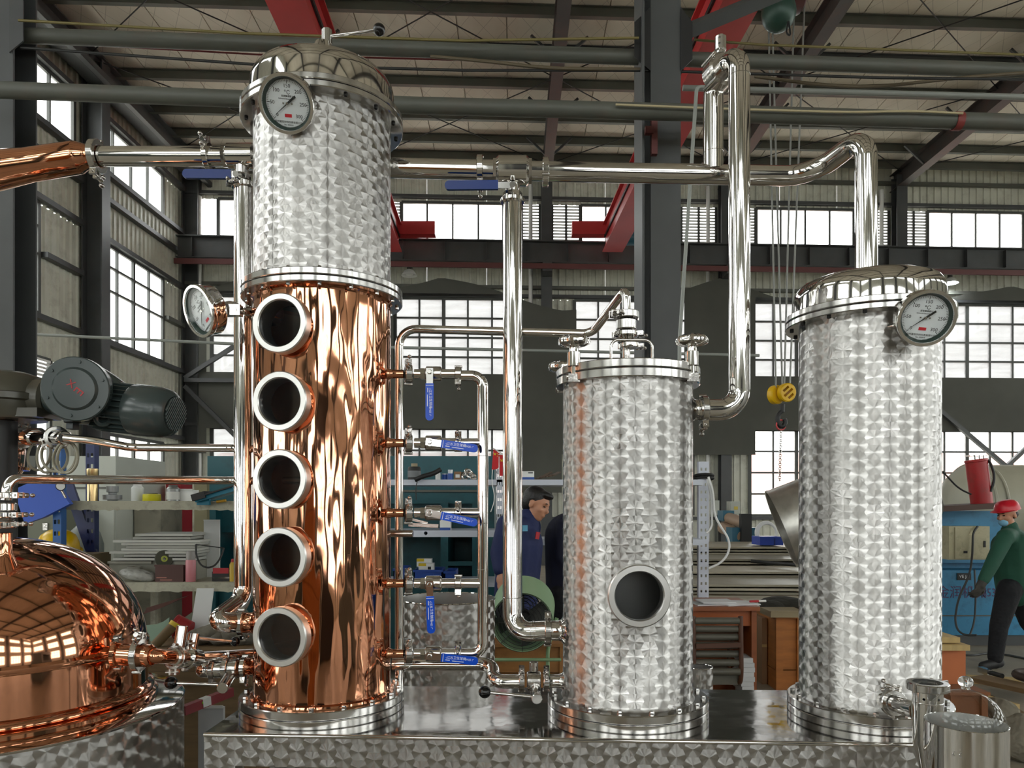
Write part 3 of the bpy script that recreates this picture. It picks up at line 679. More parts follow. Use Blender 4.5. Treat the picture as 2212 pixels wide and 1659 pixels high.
for u in (0.0, SLEN-0.09):
    for v in (-0.001, SD-0.06):
        mb = MB(); sbox(mb, u, u+0.09, v, v+0.06, 0, ZS-0.092); mb.build('leg', SWIRLF, sk, smooth=0)
mb = MB(); sbox(mb, 0.09, SLEN-0.09, 0.1, 0.16, 0.2, 0.26); sbox(mb, 0.09, SLEN-0.09, SD-0.16, SD-0.1, 0.2, 0.26); mb.build('lower_rail', SATIN, sk, smooth=0)
# ---- shared fittings
def clamp(label, c, axis, R, wd=0.018, lug=(0, 0, 1), m=SATIN, wing=True, sz=1.0):
    c = V(c); ax = V(axis).normalized(); l = V(lug); l = (l-ax*l.dot(ax)).normalized(); s_ = ax.cross(l)
    t_ = thing('pipe_clamp', label, 'clamp', c)
    mb = MB(); mb.ring(c, ax, [(R*0.70, -wd/2), (R-0.002, -wd/2), (R, -wd/2+0.002), (R, wd/2-0.002), (R-0.002, wd/2), (R*0.70, wd/2)], 32, True); mb.build('band', m, t_)
    p = c+l*(R+0.006*sz); Rm = Matrix((ax, l, s_)).transposed()
    mb = MB()
    for q in (-1, 1): mb.box(p+s_*(0.009*sz*q), (wd*0.95, 0.018*sz, 0.006*sz), Rm)
    mb.build('lug', CAST, t_, smooth=0)
    mb = MB(); mb.cyl(p-s_*0.016*sz, p+s_*0.026*sz, 0.0035*sz, seg=10); mb.build('bolt', STEEL, t_)
    if wing:
        mb = MB(); q = p+s_*0.024*sz; mb.rcyl(q-s_*0.006*sz, q+s_*0.008*sz, 0.007*sz, 0.001, 14)
        for e in (-1, 1): mb.sphere(q+s_*0.012*sz+l*(0.012*sz*e), (0.006*sz, 0.009*sz, 0.006*sz), 12, 8)
        mb.build('wing_nut', CAST, t_)
    mb = MB(); q = c-l*(R+0.001); mb.cyl(q-ax*wd*0.6, q+ax*wd*0.6, 0.005*sz, seg=10); mb.build('hinge', CAST, t_)
    return t_
def bolts(t_, c, R, n, z, up=1, r=0.008, h=0.010, a0=0.0, m=None):
    for k in range(n):
        a = a0+2*PI*k/n; p = V((c.x+R*math.cos(a), c.y+R*math.sin(a), z)); mb = MB()
        mb.ring(p, (0, 0, up), [(0, 0), (r, 0), (r, h*0.75), (r*0.85, h), (r*0.45, h), (r*0.4, h*0.6), (0, h*0.6)], 6 if m is None else 12); mb.build('bolt', m or SATIN, t_)
def lathe(t_, name, m, c, prof, seg=64, z0=0.0, smooth=38):
    mb = MB(); mb.ring(V((c.x, c.y, z0)), UP, prof, seg); return mb.build(name, m, t_, smooth)
def flange_pair(t_, c, R, Ri, z0, z1, z2, gasket=True):
    b = 0.0025
    lathe(t_, 'flange', SATIN, c, [(Ri, z0), (R-b, z0), (R, z0+b), (R, z1-b-0.001), (R-b, z1-0.001), (Ri, z1-0.001)], 96)
    if gasket: lathe(t_, 'gasket', RUBBER, c, [(Ri, z1-0.002), (R-0.006, z1-0.002), (R-0.006, z1+0.002), (Ri, z1+0.002)], 64)
    lathe(t_, 'flange', SATIN, c, [(Ri, z1+0.001), (R-b, z1+0.001), (R, z1+0.001+b), (R, z2-b), (R-b, z2), (Ri, z2)], 96)
def knob_ball(t_, p0, p1, rb=0.0175):
    p0, p1 = V(p0), V(p1)
    mb = MB(); mb.cyl(p0, p1, 0.0052, seg=12); mb.build('lever', STEEL, t_)
    mb = MB(); mb.sphere(p1, rb, 24, 16); mb.build('ball_knob', BLACK, t_)
def nozzle(t_, p, d, r, L, m, collar=True):
    p, d = V(p), V(d).normalized(); mb = MB()
    mb.ring(p, d, [(r*1.9, -0.012), (r*1.55, 0.0), (r*1.15, 0.008), (r, 0.018), (r, L)], 24); return mb.build('nozzle', m, t_)
def sight(t_, c, n_, R, Ri, depth, neck_m):
    """ring, neck, glass and dark chamber of a round sight window; c = front centre"""
    c, n_ = V(c), V(n_).normalized()
    mb = MB(); mb.ring(c, n_, [(Ri, -0.016), (Ri, -0.004), (Ri+0.003, 0.0), (R-0.003, 0.0), (R, -0.0035), (R, -0.030), (R-0.004, -0.034), (Ri+0.004, -0.034)], 64)
    g = mb.build('sight_glass_ring', RINGM, t_, smooth=30)
    mb = MB(); mb.ring(c, n_, [(R*0.86, -depth-0.022), (R*0.86, -0.032)], 40); mb.build('neck', neck_m, g)
    mb = MB(); mb.ring(c, n_, [(Ri+0.001, -0.016), (Ri+0.001, -depth-0.02)], 40); mb.build('inner_sleeve', mat('sleeve_steel', (0.42, 0.41, 0.395), 1.0, 0.35), g)
    mb = MB(); mb.cyl(c-n_*0.014, c-n_*0.011, Ri+0.001, seg=48); mb.build('glass', MATS['gauge_glass'], g)
    return g
mix_glass('gauge_glass', (0.97, 0.98, 0.98, 1), 0.0, (1, 1, 1, 1))
# ---- tall copper column
c1, r1 = colc(546, 844); R1 = rof(514, 873, c1)
col = thing('distilling_column', 'tall distilling column of polished copper with five round windows and swirl steel top', 'column', V((c1.x, c1.y, ZS)))
flange_pair(col, c1, R1, r1*0.8, ZS, ZS+0.024, ZS+0.050)
mb = MB(); mb.ring(V((c1.x, c1.y, 0)), UP, [(r1-0.004, ZS+0.050), (r1+0.012, ZS+0.050), (r1+0.010, ZS+0.056), (r1+0.001, ZS+0.060), (r1, ZS+0.07), (r1, 2.278), (r1+0.006, 2.283), (r1-0.004, 2.283)], 128, True); cbody = mb.build('copper_body', COPPER, col)
bolts(col, c1, R1-0.018, 16, ZS+0.050, a0=0.1)
rm = rof(526, 877, c1); flange_pair(col, c1, rm, r1*0.8, 2.283, 2.303, 2.324)
bolts(col, c1, rm-0.018, 16, 2.283, -1, 0.006, 0.008, a0=0.2); bolts(col, c1, rm-0.018, 16, 2.324, 1, 0.006, 0.008, a0=0.2)
ru = rof(553, 850, c1)
lathe(col, 'cooler_body', SWIRL, c1, [(ru, 2.324), (ru, 2.84)], 128)
flange_pair(col, c1, rof(524, 877, c1), ru*0.8, 2.84, 2.860, 2.880)
bolts(col, c1, rof(524, 877, c1)-0.02, 14, 2.84, -1, 0.006, 0.006, a0=0.3, m=RUBBER)
rl = rof(545, 859, c1)
lathe(col, 'lid', STEEL, c1, [(rl, 2.880), (rl, 2.945), (rl*0.985, 2.965), (rl*0.93, 2.985), (rl*0.8, 2.998), (rl*0.3, 3.012), (0.075, 3.02), (0.06, 3.03), (0.035, 3.085), (0.026, 3.110)], 96)
sp_ = V((c1.x+0.012, c1.y, 3.105))
mb = MB(); mb.rcyl(sp_, sp_+V((0, 0, 0.05)), 0.0165, 0.003, 20); mb.build('vent_spindle', SATIN, col)
knob_ball(col, sp_+V((0.012, -0.005, 0.026)), at(819, 64, c1.y-0.02), 0.019)
sa = math.radians(13.5); sn = V((-math.sin(sa), -math.cos(sa), 0)); sn = sn
bore = MB(); TARN = mat('tarnished_copper', (0.40, 0.17, 0.09), 1.0, 0.55, var=0.2, vscale=8)
for py in (697, 866, 1035, 1204, 1377):
    d = r1+0.052; p = V((c1.x, c1.y, 0))+sn*d; p.z = zat(py, p.y)
    sight(col, p, sn, 0.0855, 0.0655, 0.050, COPPERS); bore.cyl(p-sn*0.03, p-sn*0.16, 0.0705, seg=40)
    mb = MB(); mb.cyl((c1.x, c1.y, p.z-0.088), (c1.x, c1.y, p.z-0.084), r1-0.0045, seg=48); mb.build('bubble_plate', TARN, col)
cut(cbody, bore, (lambda q: math.hypot(q.x-c1.x, q.y-c1.y) < r1-0.0035, TARN))
YM = c1.y-0.02
VY = (808, 957, 1108, 1260, 1412)
for py in VY:
    p = at(838, py, YM); p.x = c1.x+r1*0.985
    nozzle(col, p, (1, 0, 0), 0.0135, at(872, py, YM).x-p.x, COPPERS)
# left nozzles
for py, r_ in ((1345, 0.033), (1440, 0.026)):
    p = at(546, py, c1.y); p.x = c1.x-r1*0.98; nozzle(col, p, (-1, 0, 0), r_, 0.05, COPPERS)
# blended solder patches where the pipes were brazed on
# ---- reflux manifold with five ball valves
def ball_valve(label, c, hang, grip_len=0.115, gripm=BLUE, text=True, r=0.0155):
    """pipe along +X, handle side -Y; hang = handle angle below +X"""
    t_ = thing('ball_valve', label, 'valve')
    mb = MB(); mb.cyl((-0.052, 0, 0), (0.078, 0, 0), r, seg=20); mb.build('tube_end', STEEL, t_)
    mb = MB(); mb.rcyl((-0.018, 0, 0), (0.034, 0, 0), r*1.55, 0.004, 28); mb.ring((-0.032, 0, 0), (1, 0, 0), [(0, 0), (r*1.25, 0), (r*1.25, 0.014), (0, 0.014)], 6); mb.build('valve_body', CAST, t_)
    mb = MB(); mb.cyl((0.0, -r*1.2, 0), (0, -r*2.2, 0), r*0.8, seg=18); mb.ring((0, -r*2.1, 0), (0, -1, 0), [(0, 0), (0.0105, 0), (0.0105, 0.006), (0.006, 0.008), (0.006, 0.014), (0, 0.014)], 6); mb.build('stem_nut', CAST, t_)
    a = -math.radians(hang); ex = V((math.cos(a), 0, math.sin(a))); ey = V((-math.sin(a), 0, math.cos(a)))
    y0 = -r*2.35; o = V((0, y0, 0))
    mb = MB(); mb.prism([(-0.012, -0.011), (0.046, -0.010), (0.046, 0.010), (-0.012, 0.011)], o, ex, ey, 0.003); mb.build('handle_plate', SATIN, t_, smooth=0)
    L = grip_len; h = 0.0125; n = 7; poly = [(0.036, -h), (0.036+L-0.011, -h)]+[(0.036+L-0.011+0.011*math.sin(PI*k/n), -h*math.cos(PI*k/n)) for k in range(1, n)]+[(0.036+L-0.011, h), (0.036, h)]
    mb = MB(); mb.prism(poly, o+V((0, 0.005, 0)), ex, ey, 0.011); g = mb.build('grip', gripm, t_, smooth=0)
    if text:
        # the print reads along the grip, away from the stem
        q = o+V((0, -0.0062, 0))
        text_mesh('lettering', '卫生球阀', 0.0105, WHITEINK, g, q+ex*(0.036+L*0.50)+ey*0.003, ex, ey, sx=0.95)
        text_mesh('lettering', 'DN25 1"', 0.0085, WHITEINK, g, q+ex*(0.036+L*0.76)+ey*0.002, ex, ey, sx=0.9)
        text_mesh('lettering', '-|江苏', 0.0095, WHITEINK, g, q+ex*(0.036+L*0.22)+ey*0.002, ex, ey, sx=0.95)
        mb = MB(); mb.beam(q+ex*(0.036+L*0.30)-ey*0.0065, q+ex*(0.036+L*0.62)-ey*0.0065, 0.0006, 0.0018, up=ey); mb.beam(q+ex*(0.036+L*0.12)-ey*0.0055, q+ex*(0.036+L*0.24)-ey*0.0055, 0.0006, 0.002, up=ey)
        mb.beam(q+ex*0.042-ey*0.0115, q+ex*0.042+ey*0.0115, 0.0006, 0.0015, up=ex); mb.build('print_line', WHITEINK, g, smooth=0)
    place(t_, c); return t_
vd = ('uppermost on the manifold, grip hanging down', 'second from the manifold top, grip level', 'middle of the manifold, grip tilted slightly down', 'second from the manifold bottom, grip hanging down', 'lowest on the manifold, grip level')
for k, (py, hang) in enumerate(zip(VY, (90, 8, 12, 88, 6))):
    y = YM-0.005
    ball_valve('steel ball valve with blue printed grip, '+vd[k], at(931, py, y), hang)
    clamp('steel clamp on the copper nozzle behind the valve that is '+vd[k].split(',')[0], at(882, py, YM), (1, 0.25, 0), 0.031, 0.022, (0.1, 0, 1 if k in (0, 1, 2) else 1))
    clamp('steel clamp on the manifold side of the valve that is '+vd[k].split(',')[0], at(990, py, YM), (1, 0, 0), 0.023, 0.02, (0, -0.2, -1 if k in (0, 3) else 1), sz=0.9)
mf = thing('reflux_manifold', 'upright polished steel manifold pipe joining the five blue gripped valves', 'pipe', at(1043, 1412, YM))
mb = MB(); mb.tube([at(994, 812, YM), at(1043, 812, YM), at(1043, 1412, YM), at(994, 1412, YM)], 0.0172, 20, 0.055, fs_n=10); mb.build('main_pipe', STEEL, mf)
for py in VY[1:4]:
    mb = MB(); mb.tube([at(994, py, YM), at(1043, py, YM)], 0.0150, 16); mb.build('branch', STEEL, mf)
for py in (985, 1072, 1130, 1230):
    mb = MB(); mb.torus(at(1043, py, YM), UP, 0.0172, 0.0009, 24, 6); mb.build('weld_seam', SATIN, mf)
# ---- slim pipe to the middle tank lid
c2, r2 = colc(1216, 1497); R2 = rof(1183, 1531, c2); YT = c2.y
xl0 = c2.x
pipe_mid = thing('lid_pipe', 'slim polished pipe looping from the skid up and over onto the middle tank lid', 'pipe', at(862, 1485, 2.52))
LX = c2.x-0.003
pts = [at(862, 1490, 2.545), at(862, 710, 2.545), at(1278, 721, 2.505), V((LX-0.012, YT, zat(630, YT))), V((LX, YT, zat(628, YT))), V((LX, YT, zat(676, YT)))]
mb = MB(); mb.tube(pts[:3]+[V((LX, YT, zat(622, YT)))]+[pts[5]], 0.0142, 18, [0, 0.06, 0.03, 0.03, 0], fs_n=8); mb.build('bent_tube', STEEL, pipe_mid)
mb = MB(); a = at(862, 1152, 2.52); mb.rcyl(a+V((-0.03, -0.02, 0)), a+V((0.05, -0.02, 0)), 0.012, 0.002, 14); mb.build('side_fitting', CAST, pipe_mid)
# ---- middle tank
tk = thing('gin_tank', 'shorter swirl polished steel tank with bolted lid and single round window', 'tank', V((c2.x, c2.y, ZS)))
flange_pair(tk, c2, R2, r2*0.8, ZS, ZS+0.024, ZS+0.050); bolts(tk, c2, R2-0.018, 16, ZS+0.05, a0=0.15)
z_b = 2.008
mb = MB(); mb.ring(V((c2.x, c2.y, 0)), UP, [(r2-0.004, ZS+0.05), (r2+0.006, ZS+0.05), (r2, ZS+0.058), (r2, z_b), (r2-0.004, z_b)], 128, True, smoothuv=r2); tbody = mb.build('body', SWIRL, tk)
RL = rof(1196, 1507, c2); flange_pair(tk, c2, RL, r2*0.7, z_b, z_b+0.027, z_b+0.052)
lathe(tk, 'lid_plate', STEEL, c2, [(0, z_b+0.050), (RL*0.97, z_b+0.050)], 64)
def lobed(mb, c, layers, lobes, amp, seg=70):
    vs_ = []; fs = []; n = len(layers)
    for r, z in layers:
        for k in range(seg):
            a = 2*PI*k/seg; q = r*(1+amp*math.cos(lobes*a)*(1 if r > 0.01 else 0)); vs_.append((c.x+q*math.cos(a), c.y+q*math.sin(a), c.z+z))
    for i in range(n-1):
        for k in range(seg): k2 = (k+1) % seg; fs.append((i*seg+k, i*seg+k2, (i+1)*seg+k2, (i+1)*seg+k))
    mb.add(vs_, fs)
ZL_ = z_b+0.052
for k, (px, back, dz) in enumerate(((1239, False, 0), (1491, False, 0), (1214, True, -0.035), (1444, True, -0.035))):
    dx = (px-CX)/F*(YT+(0.12 if back else -0.12))-c2.x; dx = max(-RL*0.97, min(RL*0.97, dx)); dy = math.sqrt(max(0, (RL*0.99)**2-dx*dx))*(1 if back else -1)
    q = V((c2.x+dx, c2.y+dy, z_b))
    mb = MB(); mb.box(q+V((0, 0, 0.008)), (0.034, 0.03, 0.024)); mb.cyl(q+V((-0.022, 0, 0.012)), q+V((0.022, 0, 0.012)), 0.010, seg=14); mb.build('eye_bracket', CAST, tk)
    mb = MB(); mb.cyl(q+V((0, 0, 0.012)), q+V((0, 0, 0.105+dz)), 0.0085, seg=14); mb.build('swing_bolt', STEEL, tk)
    mb = MB(); mb.ring(q+V((0, 0, 0.044)), UP, [(0, 0), (0.019, 0), (0.019, 0.040+dz*0.6), (0.015, 0.042+dz*0.6), (0.013, 0.058+dz), (0, 0.058+dz)], 12); mb.build('knob_nut', STEEL, tk)
    mb = MB(); lobed(mb, q+V((0, 0, 0.100+dz)), [(0.012, 0), (0.030, 0.002), (0.044, 0.009), (0.0465, 0.018), (0.043, 0.026), (0.028, 0.033), (0.001, 0.035)], 7, 0.07); mb.build('star_knob', STEEL, tk)
f0 = V((LX, YT, ZL_))
def zz(py): return zat(py, YT)
mb = MB(); mb.cyl(f0, V((LX, YT, zz(745))), 0.0125, seg=18); mb.rcyl(V((LX+0.01, YT, zz(752))), V((LX+0.01, YT, zz(741))), 0.030, 0.002); mb.build('lid_stub', CAST, tk)
mb = MB(); mb.ring(V((LX, YT, zz(741))), UP, [(0.024, 0), (0.027, 0.003), (0.024, 0.006), (0.027, 0.009), (0.024, 0.012), (0.027, 0.015), (0.024, 0.018), (0.034, 0.02), (0.034, 0.024), (0.02, 0.026)], 32); mb.build('threaded_union', STEEL, tk)
mb = MB(); mb.rcyl(V((LX, YT, zz(713))), V((LX, YT, zz(691))), 0.0315, 0.003); mb.ring(V((LX, YT, zz(691))), UP, [(0.026, 0), (0.024, 0.004), (0.027, 0.008)], 28); mb.build('vapour_cup', SATIN, tk)
mb = MB(); yh = YT-0.07; mb.tube([V((at(1320, 0, yh).x, yh, ZL_)), V((at(1320, 0, yh).x, yh, zat(734, yh))), V((at(1409, 0, yh).x, yh, zat(735, yh))), V((at(1409, 0, yh).x, yh, ZL_))], 0.0045, 12, 0.022); mb.build('lid_handle', STEEL, tk)
clamp('steel clamp under the bent slim pipe above the middle tank lid', (LX, YT, zz(681)), UP, 0.039, 0.022, (-1, -0.35, 0))
clamp('wider steel clamp below the vapour cup over the middle tank lid', (LX, YT, zz(722)), UP, 0.039, 0.014, (1, -0.3, 0), STEEL)
clamp('low steel clamp with wing nut on the middle tank lid stub', (LX+0.01, YT, zz(748)), UP, 0.030, 0.012, (1, -0.15, 0), STEEL)
p = V((0, 0, 0)); an = math.atan2((1381-CX)/F*(YT-r2-0.03)-c2.x, r2+0.04); n2 = V((math.sin(an), -math.cos(an), 0)); p = V((c2.x, c2.y, 0))+n2*(r2+0.036); p.z = zat(1288, p.y)
sight(tk, p, n2, 0.089, 0.068, 0.036, STEEL); bore = MB(); bore.cyl(p-n2*0.02, p-n2*0.16, 0.0735, seg=40)
cut(tbody, bore, (lambda q: math.hypot(q.x-c2.x, q.y-c2.y) < r2-0.0035, mat('tank_inside', (0.42, 0.41, 0.395), 1.0, 0.5)))
q = at(1490, 885, YT); q.x = c2.x+r2*0.985; nozzle(tk, q, (1, 0, 0), 0.031, at(1512, 0, YT).x-q.x, STEEL)
for py, r_ in ((1362, 0.031), (1471, 0.021)):
    q = at(1217, py, YT); q.x = c2.x-r2*0.985; nozzle(tk, q, (-1, 0, 0), r_, q.x-at(1188, 0, YT).x, STEEL)
# ---- right tank
c3, r3 = colc(1725, 2035); R3 = rof(1697, 2062, c3)
tr = thing('condenser_tank', 'taller swirl polished steel condenser tank with domed lid beside the parrot', 'tank', V((c3.x, c3.y, ZS)))
flange_pair(tr, c3, R3, r3*0.8, ZS, ZS+0.024, ZS+0.050); bolts(tr, c3, R3-0.018, 16, ZS+0.05, a0=0.05)
lathe(tr, 'body', SWIRL, c3, [(r3+0.006, ZS+0.05), (r3, ZS+0.058), (r3, 2.19)], 128)
RU = rof(1694, 2069, c3); flange_pair(tr, c3, RU, r3*0.8, 2.19, 2.209, 2.229); bolts(tr, c3, RU-0.02, 14, 2.19, -1, 0.006, 0.006, a0=0.2, m=RUBBER)
rd = rof(1711, 2047, c3)
lathe(tr, 'lid', STEEL, c3, [(rd, 2.229), (rd, 2.275), (rd*0.985, 2.298), (rd*0.93, 2.316), (rd*0.8, 2.328), (0.04, 2.340), (0, 2.340)], 96)
# ---- vapour lines
YV = 2.5
mp = thing('vapour_line', 'long polished vapour pipe from column top past the valve to the right tank lid', 'pipe', at(1300, 375, YV))
x3 = at(1871, 0, c3.y).x
mb = MB(); mb.tube([at(842, 363, YV), at(1300, 373, YV), at(1752, 381, YV), V((x3, c3.y, zat(288, c3.y))), V((x3, c3.y, 2.338))], 0.0325, 24, [0, 0, 0.09, 0.075, 0], fs_n=10); mb.build('bent_tube', STEEL, mp)
mb = MB(); mb.ring(V((x3, c3.y, 2.325)), UP, [(0.052, 0.005), (0.042, 0.014), (0.0335, 0.024)], 28); mb.build('weld_collar', STEEL, mp)
mb = MB(); mb.torus(at(1515, 375, YV), (1, 0, 0), 0.0325, 0.0012, 24, 6); mb.build('weld_seam', SATIN, mp)
bp = thing('bypass_pipe', 'tall polished pipe with a U turn on top dropping to the middle tank', 'pipe', at(1597, 885, YT))
zt = zat(112, YT)
xb, xf2 = at(1541, 0, YV).x, at(1597, 0, YT).x
mb = MB(); mb.tube([at(1508, 885, YT), V((xf2, YT, zat(885, YT))), V((xf2, YT, zt)), V((xb, YV, zt)), V((xb, YV, zat(368, YV)))], 0.0330, 24, [0, 0.11, 0.06, 0.06, 0], fs_n=12); mb.build('bent_tube', STEEL, bp)
mb = MB(); mb.torus(V((xf2, YT, zat(165, YT))), UP, 0.0330, 0.001, 24, 6); mb.torus(V((xb, YV, zat(330, YV))), UP, 0.033, 0.001, 24, 6); mb.build('weld_seam', SATIN, bp)
ra = (V((xb, YV, zt))-V((xf2, YT, zt))).normalized(); rc = V((xf2, YT, zt))+ra*0.115
bv = thing('butterfly_valve', 'drum shaped butterfly valve high on the U turn of the tall pipe', 'valve', rc)
mb = MB(); mb.rcyl(rc-ra*0.032, rc+ra*0.032, 0.054, 0.008, 32); mb.build('valve_body', CAST, bv)
mb = MB(); mb.cyl(rc+V((0, 0, 0.045)), rc+V((0, 0, 0.075)), 0.014, seg=14); mb.rcyl(rc+V((0, 0, 0.068)), rc+V((0, 0, 0.118)), 0.0185, 0.004, 20); spd = mb.build('spindle', SATIN, bv)
mb = MB(); [mb.cyl(rc+V((-0.008, -0.004, h_)), rc+V((-0.008, -0.03, h_)), 0.0035, seg=10) for h_ in (0.086, 0.105)]; cut(spd, mb)
for a in range(4):
    mb = MB(); x_, y_, z_ = frame(ra); d = x_*math.cos(a*PI/2+0.7)+y_*math.sin(a*PI/2+0.7); mb.rcyl(rc+d*0.056-ra*0.04, rc+d*0.056+ra*0.04, 0.006, 0.001, 10); mb.build('body_bolt', STEEL, bv)
clamp('steel clamp with drop wing nut beside the middle tank elbow nozzle', at(1520, 885, YT), (1, 0, 0), 0.044, 0.02, (0.1, -0.3, -1), sz=1.2)
def three_way(label, c, r, Rb, L, hpx, gy, lug, dn):
    t_ = thing('three_way_valve', label, 'valve', c); c = V(c)
    mb = MB(); mb.rcyl(c-V((L/2, 0, 0)), c+V((L/2, 0, 0)), Rb, 0.008, 36); mb.build('valve_body', STEEL, t_)
    mb = MB(); mb.ring(c-V((L/2+0.01, 0, 0)), (1, 0, 0), [(r, 0), (Rb*0.86, 0), (Rb*0.86, L+0.02), (r, L+0.02)], 8); mb.build('end_flange', CAST, t_)
    mb = MB(); mb.cyl(c-V((0, 0, Rb*0.8)), c-V((0, 0, dn)), r*0.72, seg=24); mb.ring(c-V((0, 0, dn-0.03)), (0, 0, -1), [(r*0.7, 0), (r*0.95, 0.002), (r*0.95, 0.02), (r*0.7, 0.022)], 8); mb.build('outlet_neck', STEEL, t_)
    a, b = at(hpx[0], hpx[2], gy), at(hpx[1], hpx[3], gy); h = 0.0145
    mb = MB(); L2 = (b-a).length; ex = (b-a).normalized(); poly = [(0.012, -h), (L2, -h), (L2, h), (0.012, h)]+[(0.012-0.012*math.sin(PI*k/8), h*math.cos(PI*k/8)) for k in range(1, 8)]
    mb.prism(poly, a+V((0, 0.006, 0)), ex, UP, 0.012); mb.build('grip', DBLUE, t_, smooth=0)
    mb = MB(); mb.beam(b-ex*0.01, V((c.x, gy, b.z)), 0.004, 0.02); mb.cyl((c.x, gy-0.006, b.z), (c.x, c.y-Rb*0.5, b.z+0.01), 0.010, seg=14); mb.build('handle_plate', SATIN, t_)
    return t_
three_way('three way valve with dark blue grip on the long vapour pipe over the middle downpipe', at(1107, 370, YV), 0.034, 0.050, 0.108, (961, 1076, 401, 400), YV-0.055, 1, 0.10)
clamp('bright steel clamp left of the three way valve on the long vapour pipe', at(1037, 367, YV), (1, 0, 0), 0.047, 0.02, (0, -0.25, -1), STEEL, sz=1.2)
clamp('bright steel clamp right of the three way valve on the long vapour pipe', at(1178, 372, YV), (1, 0, 0), 0.047, 0.02, (0, 1, 0.6), STEEL, wing=False)
dp = thing('downpipe', 'thick polished downpipe between the copper column manifold and the middle tank', 'pipe', at(1107, 1362, 2.42))
mb = MB(); mb.tube([at(1107, 425, YV), at(1107, 1366, 2.40), at(1190, 1362, YT)], [0.0315, 0.0315], 24, [0, 0.075, 0], fs_n=12); mb.build('bent_tube', STEEL, dp)
mb = MB(); mb.torus(at(1107, 1290, 2.404), UP, 0.0315, 0.001, 24, 6); mb.torus(at(1152, 1362, 2.35), (1, -0.3, 0), 0.0315, 0.001, 24, 6); mb.build('weld_seam', SATIN, dp)
clamp('ring clamp at the top of the thick downpipe under the three way valve', at(1107, 434, YV-0.002), UP, 0.041, 0.014, (0.5, 1, 0), STEEL, wing=False)
clamp('upright steel clamp where the thick downpipe enters the middle tank', at(1183, 1362, YT), (1, 0, 0), 0.045, 0.02, (0, -0.1, 1), SATIN, wing=False)
# left side: lyne arm, valve and column downpipe
ly = thing('lyne_arm', 'tapering polished copper arm rising from the pot still towards the column', 'pipe', at(100, 360, YV))
mb = MB(); mb.tube([at(-230, 408, 2.5), at(0, 366, 2.5), at(180, 338, 2.5), at(204, 338, 2.5)], [0.072, 0.034], 24, [0, 0.1, 0.04, 0]); mb.build('copper_tube', COPPERS, ly)
clamp('large steel clamp joining the copper arm to the steel vapour pipe', at(209, 338, YV), (1, 0, 0), 0.054, 0.022, (0, -0.2, -1), SATIN, sz=1.3)
sv = thing('vapour_pipe', 'short polished steel vapour pipe between the copper arm and the column', 'pipe', at(330, 338, YV))
mb = MB(); mb.tube([at(214, 338, YV), at(490, 338, YV)], 0.0325, 24); mb.build('straight_tube', STEEL, sv)
clamp('steel clamp with long bolt beside the blue grip left of the column', at(450, 338, YV), (1, 0, 0), 0.044, 0.018, (0, -0.4, 1), STEEL, sz=1.2)
three_way('three way valve with dark blue grip beside the steel top of the copper column', at(522, 338, YV), 0.033, 0.042, 0.10, (395, 500, 376, 377), YV-0.05, 1, 0.09)
clamp('ring clamp on top of the downpipe behind the copper column', at(527, 402, YV), UP, 0.040, 0.018, (-1, -0.6, 0), STEEL)
dl = thing('downpipe', 'thick polished downpipe hugging the left side of the copper column', 'pipe', at(527, 1300, YV))
mb = MB(); mb.tube([at(527, 395, YV), at(527, 1296, YV), at(462, 1345, 2.33), at(524, 1345, c1.y)], 0.0325, 24, [0, 0.05, 0.075, 0], fs_n=10); mb.build('bent_tube', STEEL, dl)
clamp('steel clamp joining the bulging elbow to the lower copper nozzle', at(524, 1345, c1.y), (1, 0, 0), 0.043, 0.018, (0, 0.2, -1), SATIN)
# drain line from the column foot to the middle tank
dr = thing('drain_pipe', 'polished pipe stepping down from the column foot to the lever valve', 'pipe', at(1060, 1450, 2.42))
mb = MB(); mb.tube([at(848, 1433, 2.46), at(1064, 1433, 2.46), at(1066, 1472, YT+0.02), at(1126, 1472, YT)], 0.0225, 20, [0, 0.045, 0.035, 0], fs_n=10); mb.build('bent_tube', STEEL, dr)
clamp('steel clamp with upright wing nut left of the lever valve by the middle tank', at(1127, 1471, YT), (1, 0, 0), 0.033, 0.018, (0, -0.2, 1), SATIN)
clamp('steel clamp with upright wing nut right of the lever valve by the middle tank', at(1180, 1471, YT), (1, 0, 0), 0.033, 0.018, (0, -0.3, 1), SATIN)
lv = thing('lever_valve', 'butterfly valve with black ball lever low between column and middle tank', 'valve', at(1153, 1471, YT))
mb = MB(); mb.rcyl(at(1138, 1471, YT), at(1168, 1471, YT), 0.030, 0.003, 24); q = at(1153, 1450, YT); mb.rcyl(q, q+V((0, 0, 0.03)), 0.014, 0.002, 14); mb.build('valve_body', CAST, lv)
q = at(1156, 1484, YT); mb = MB(); mb.rcyl(q, q+V((0.002, -0.10, -0.012)), 0.0165, 0.002, 24); mb.build('spindle_housing', SATIN, lv)
knob_ball(lv, q+V((-0.012, -0.085, -0.008)), at(1047, 1495, YT-0.10), 0.0185)
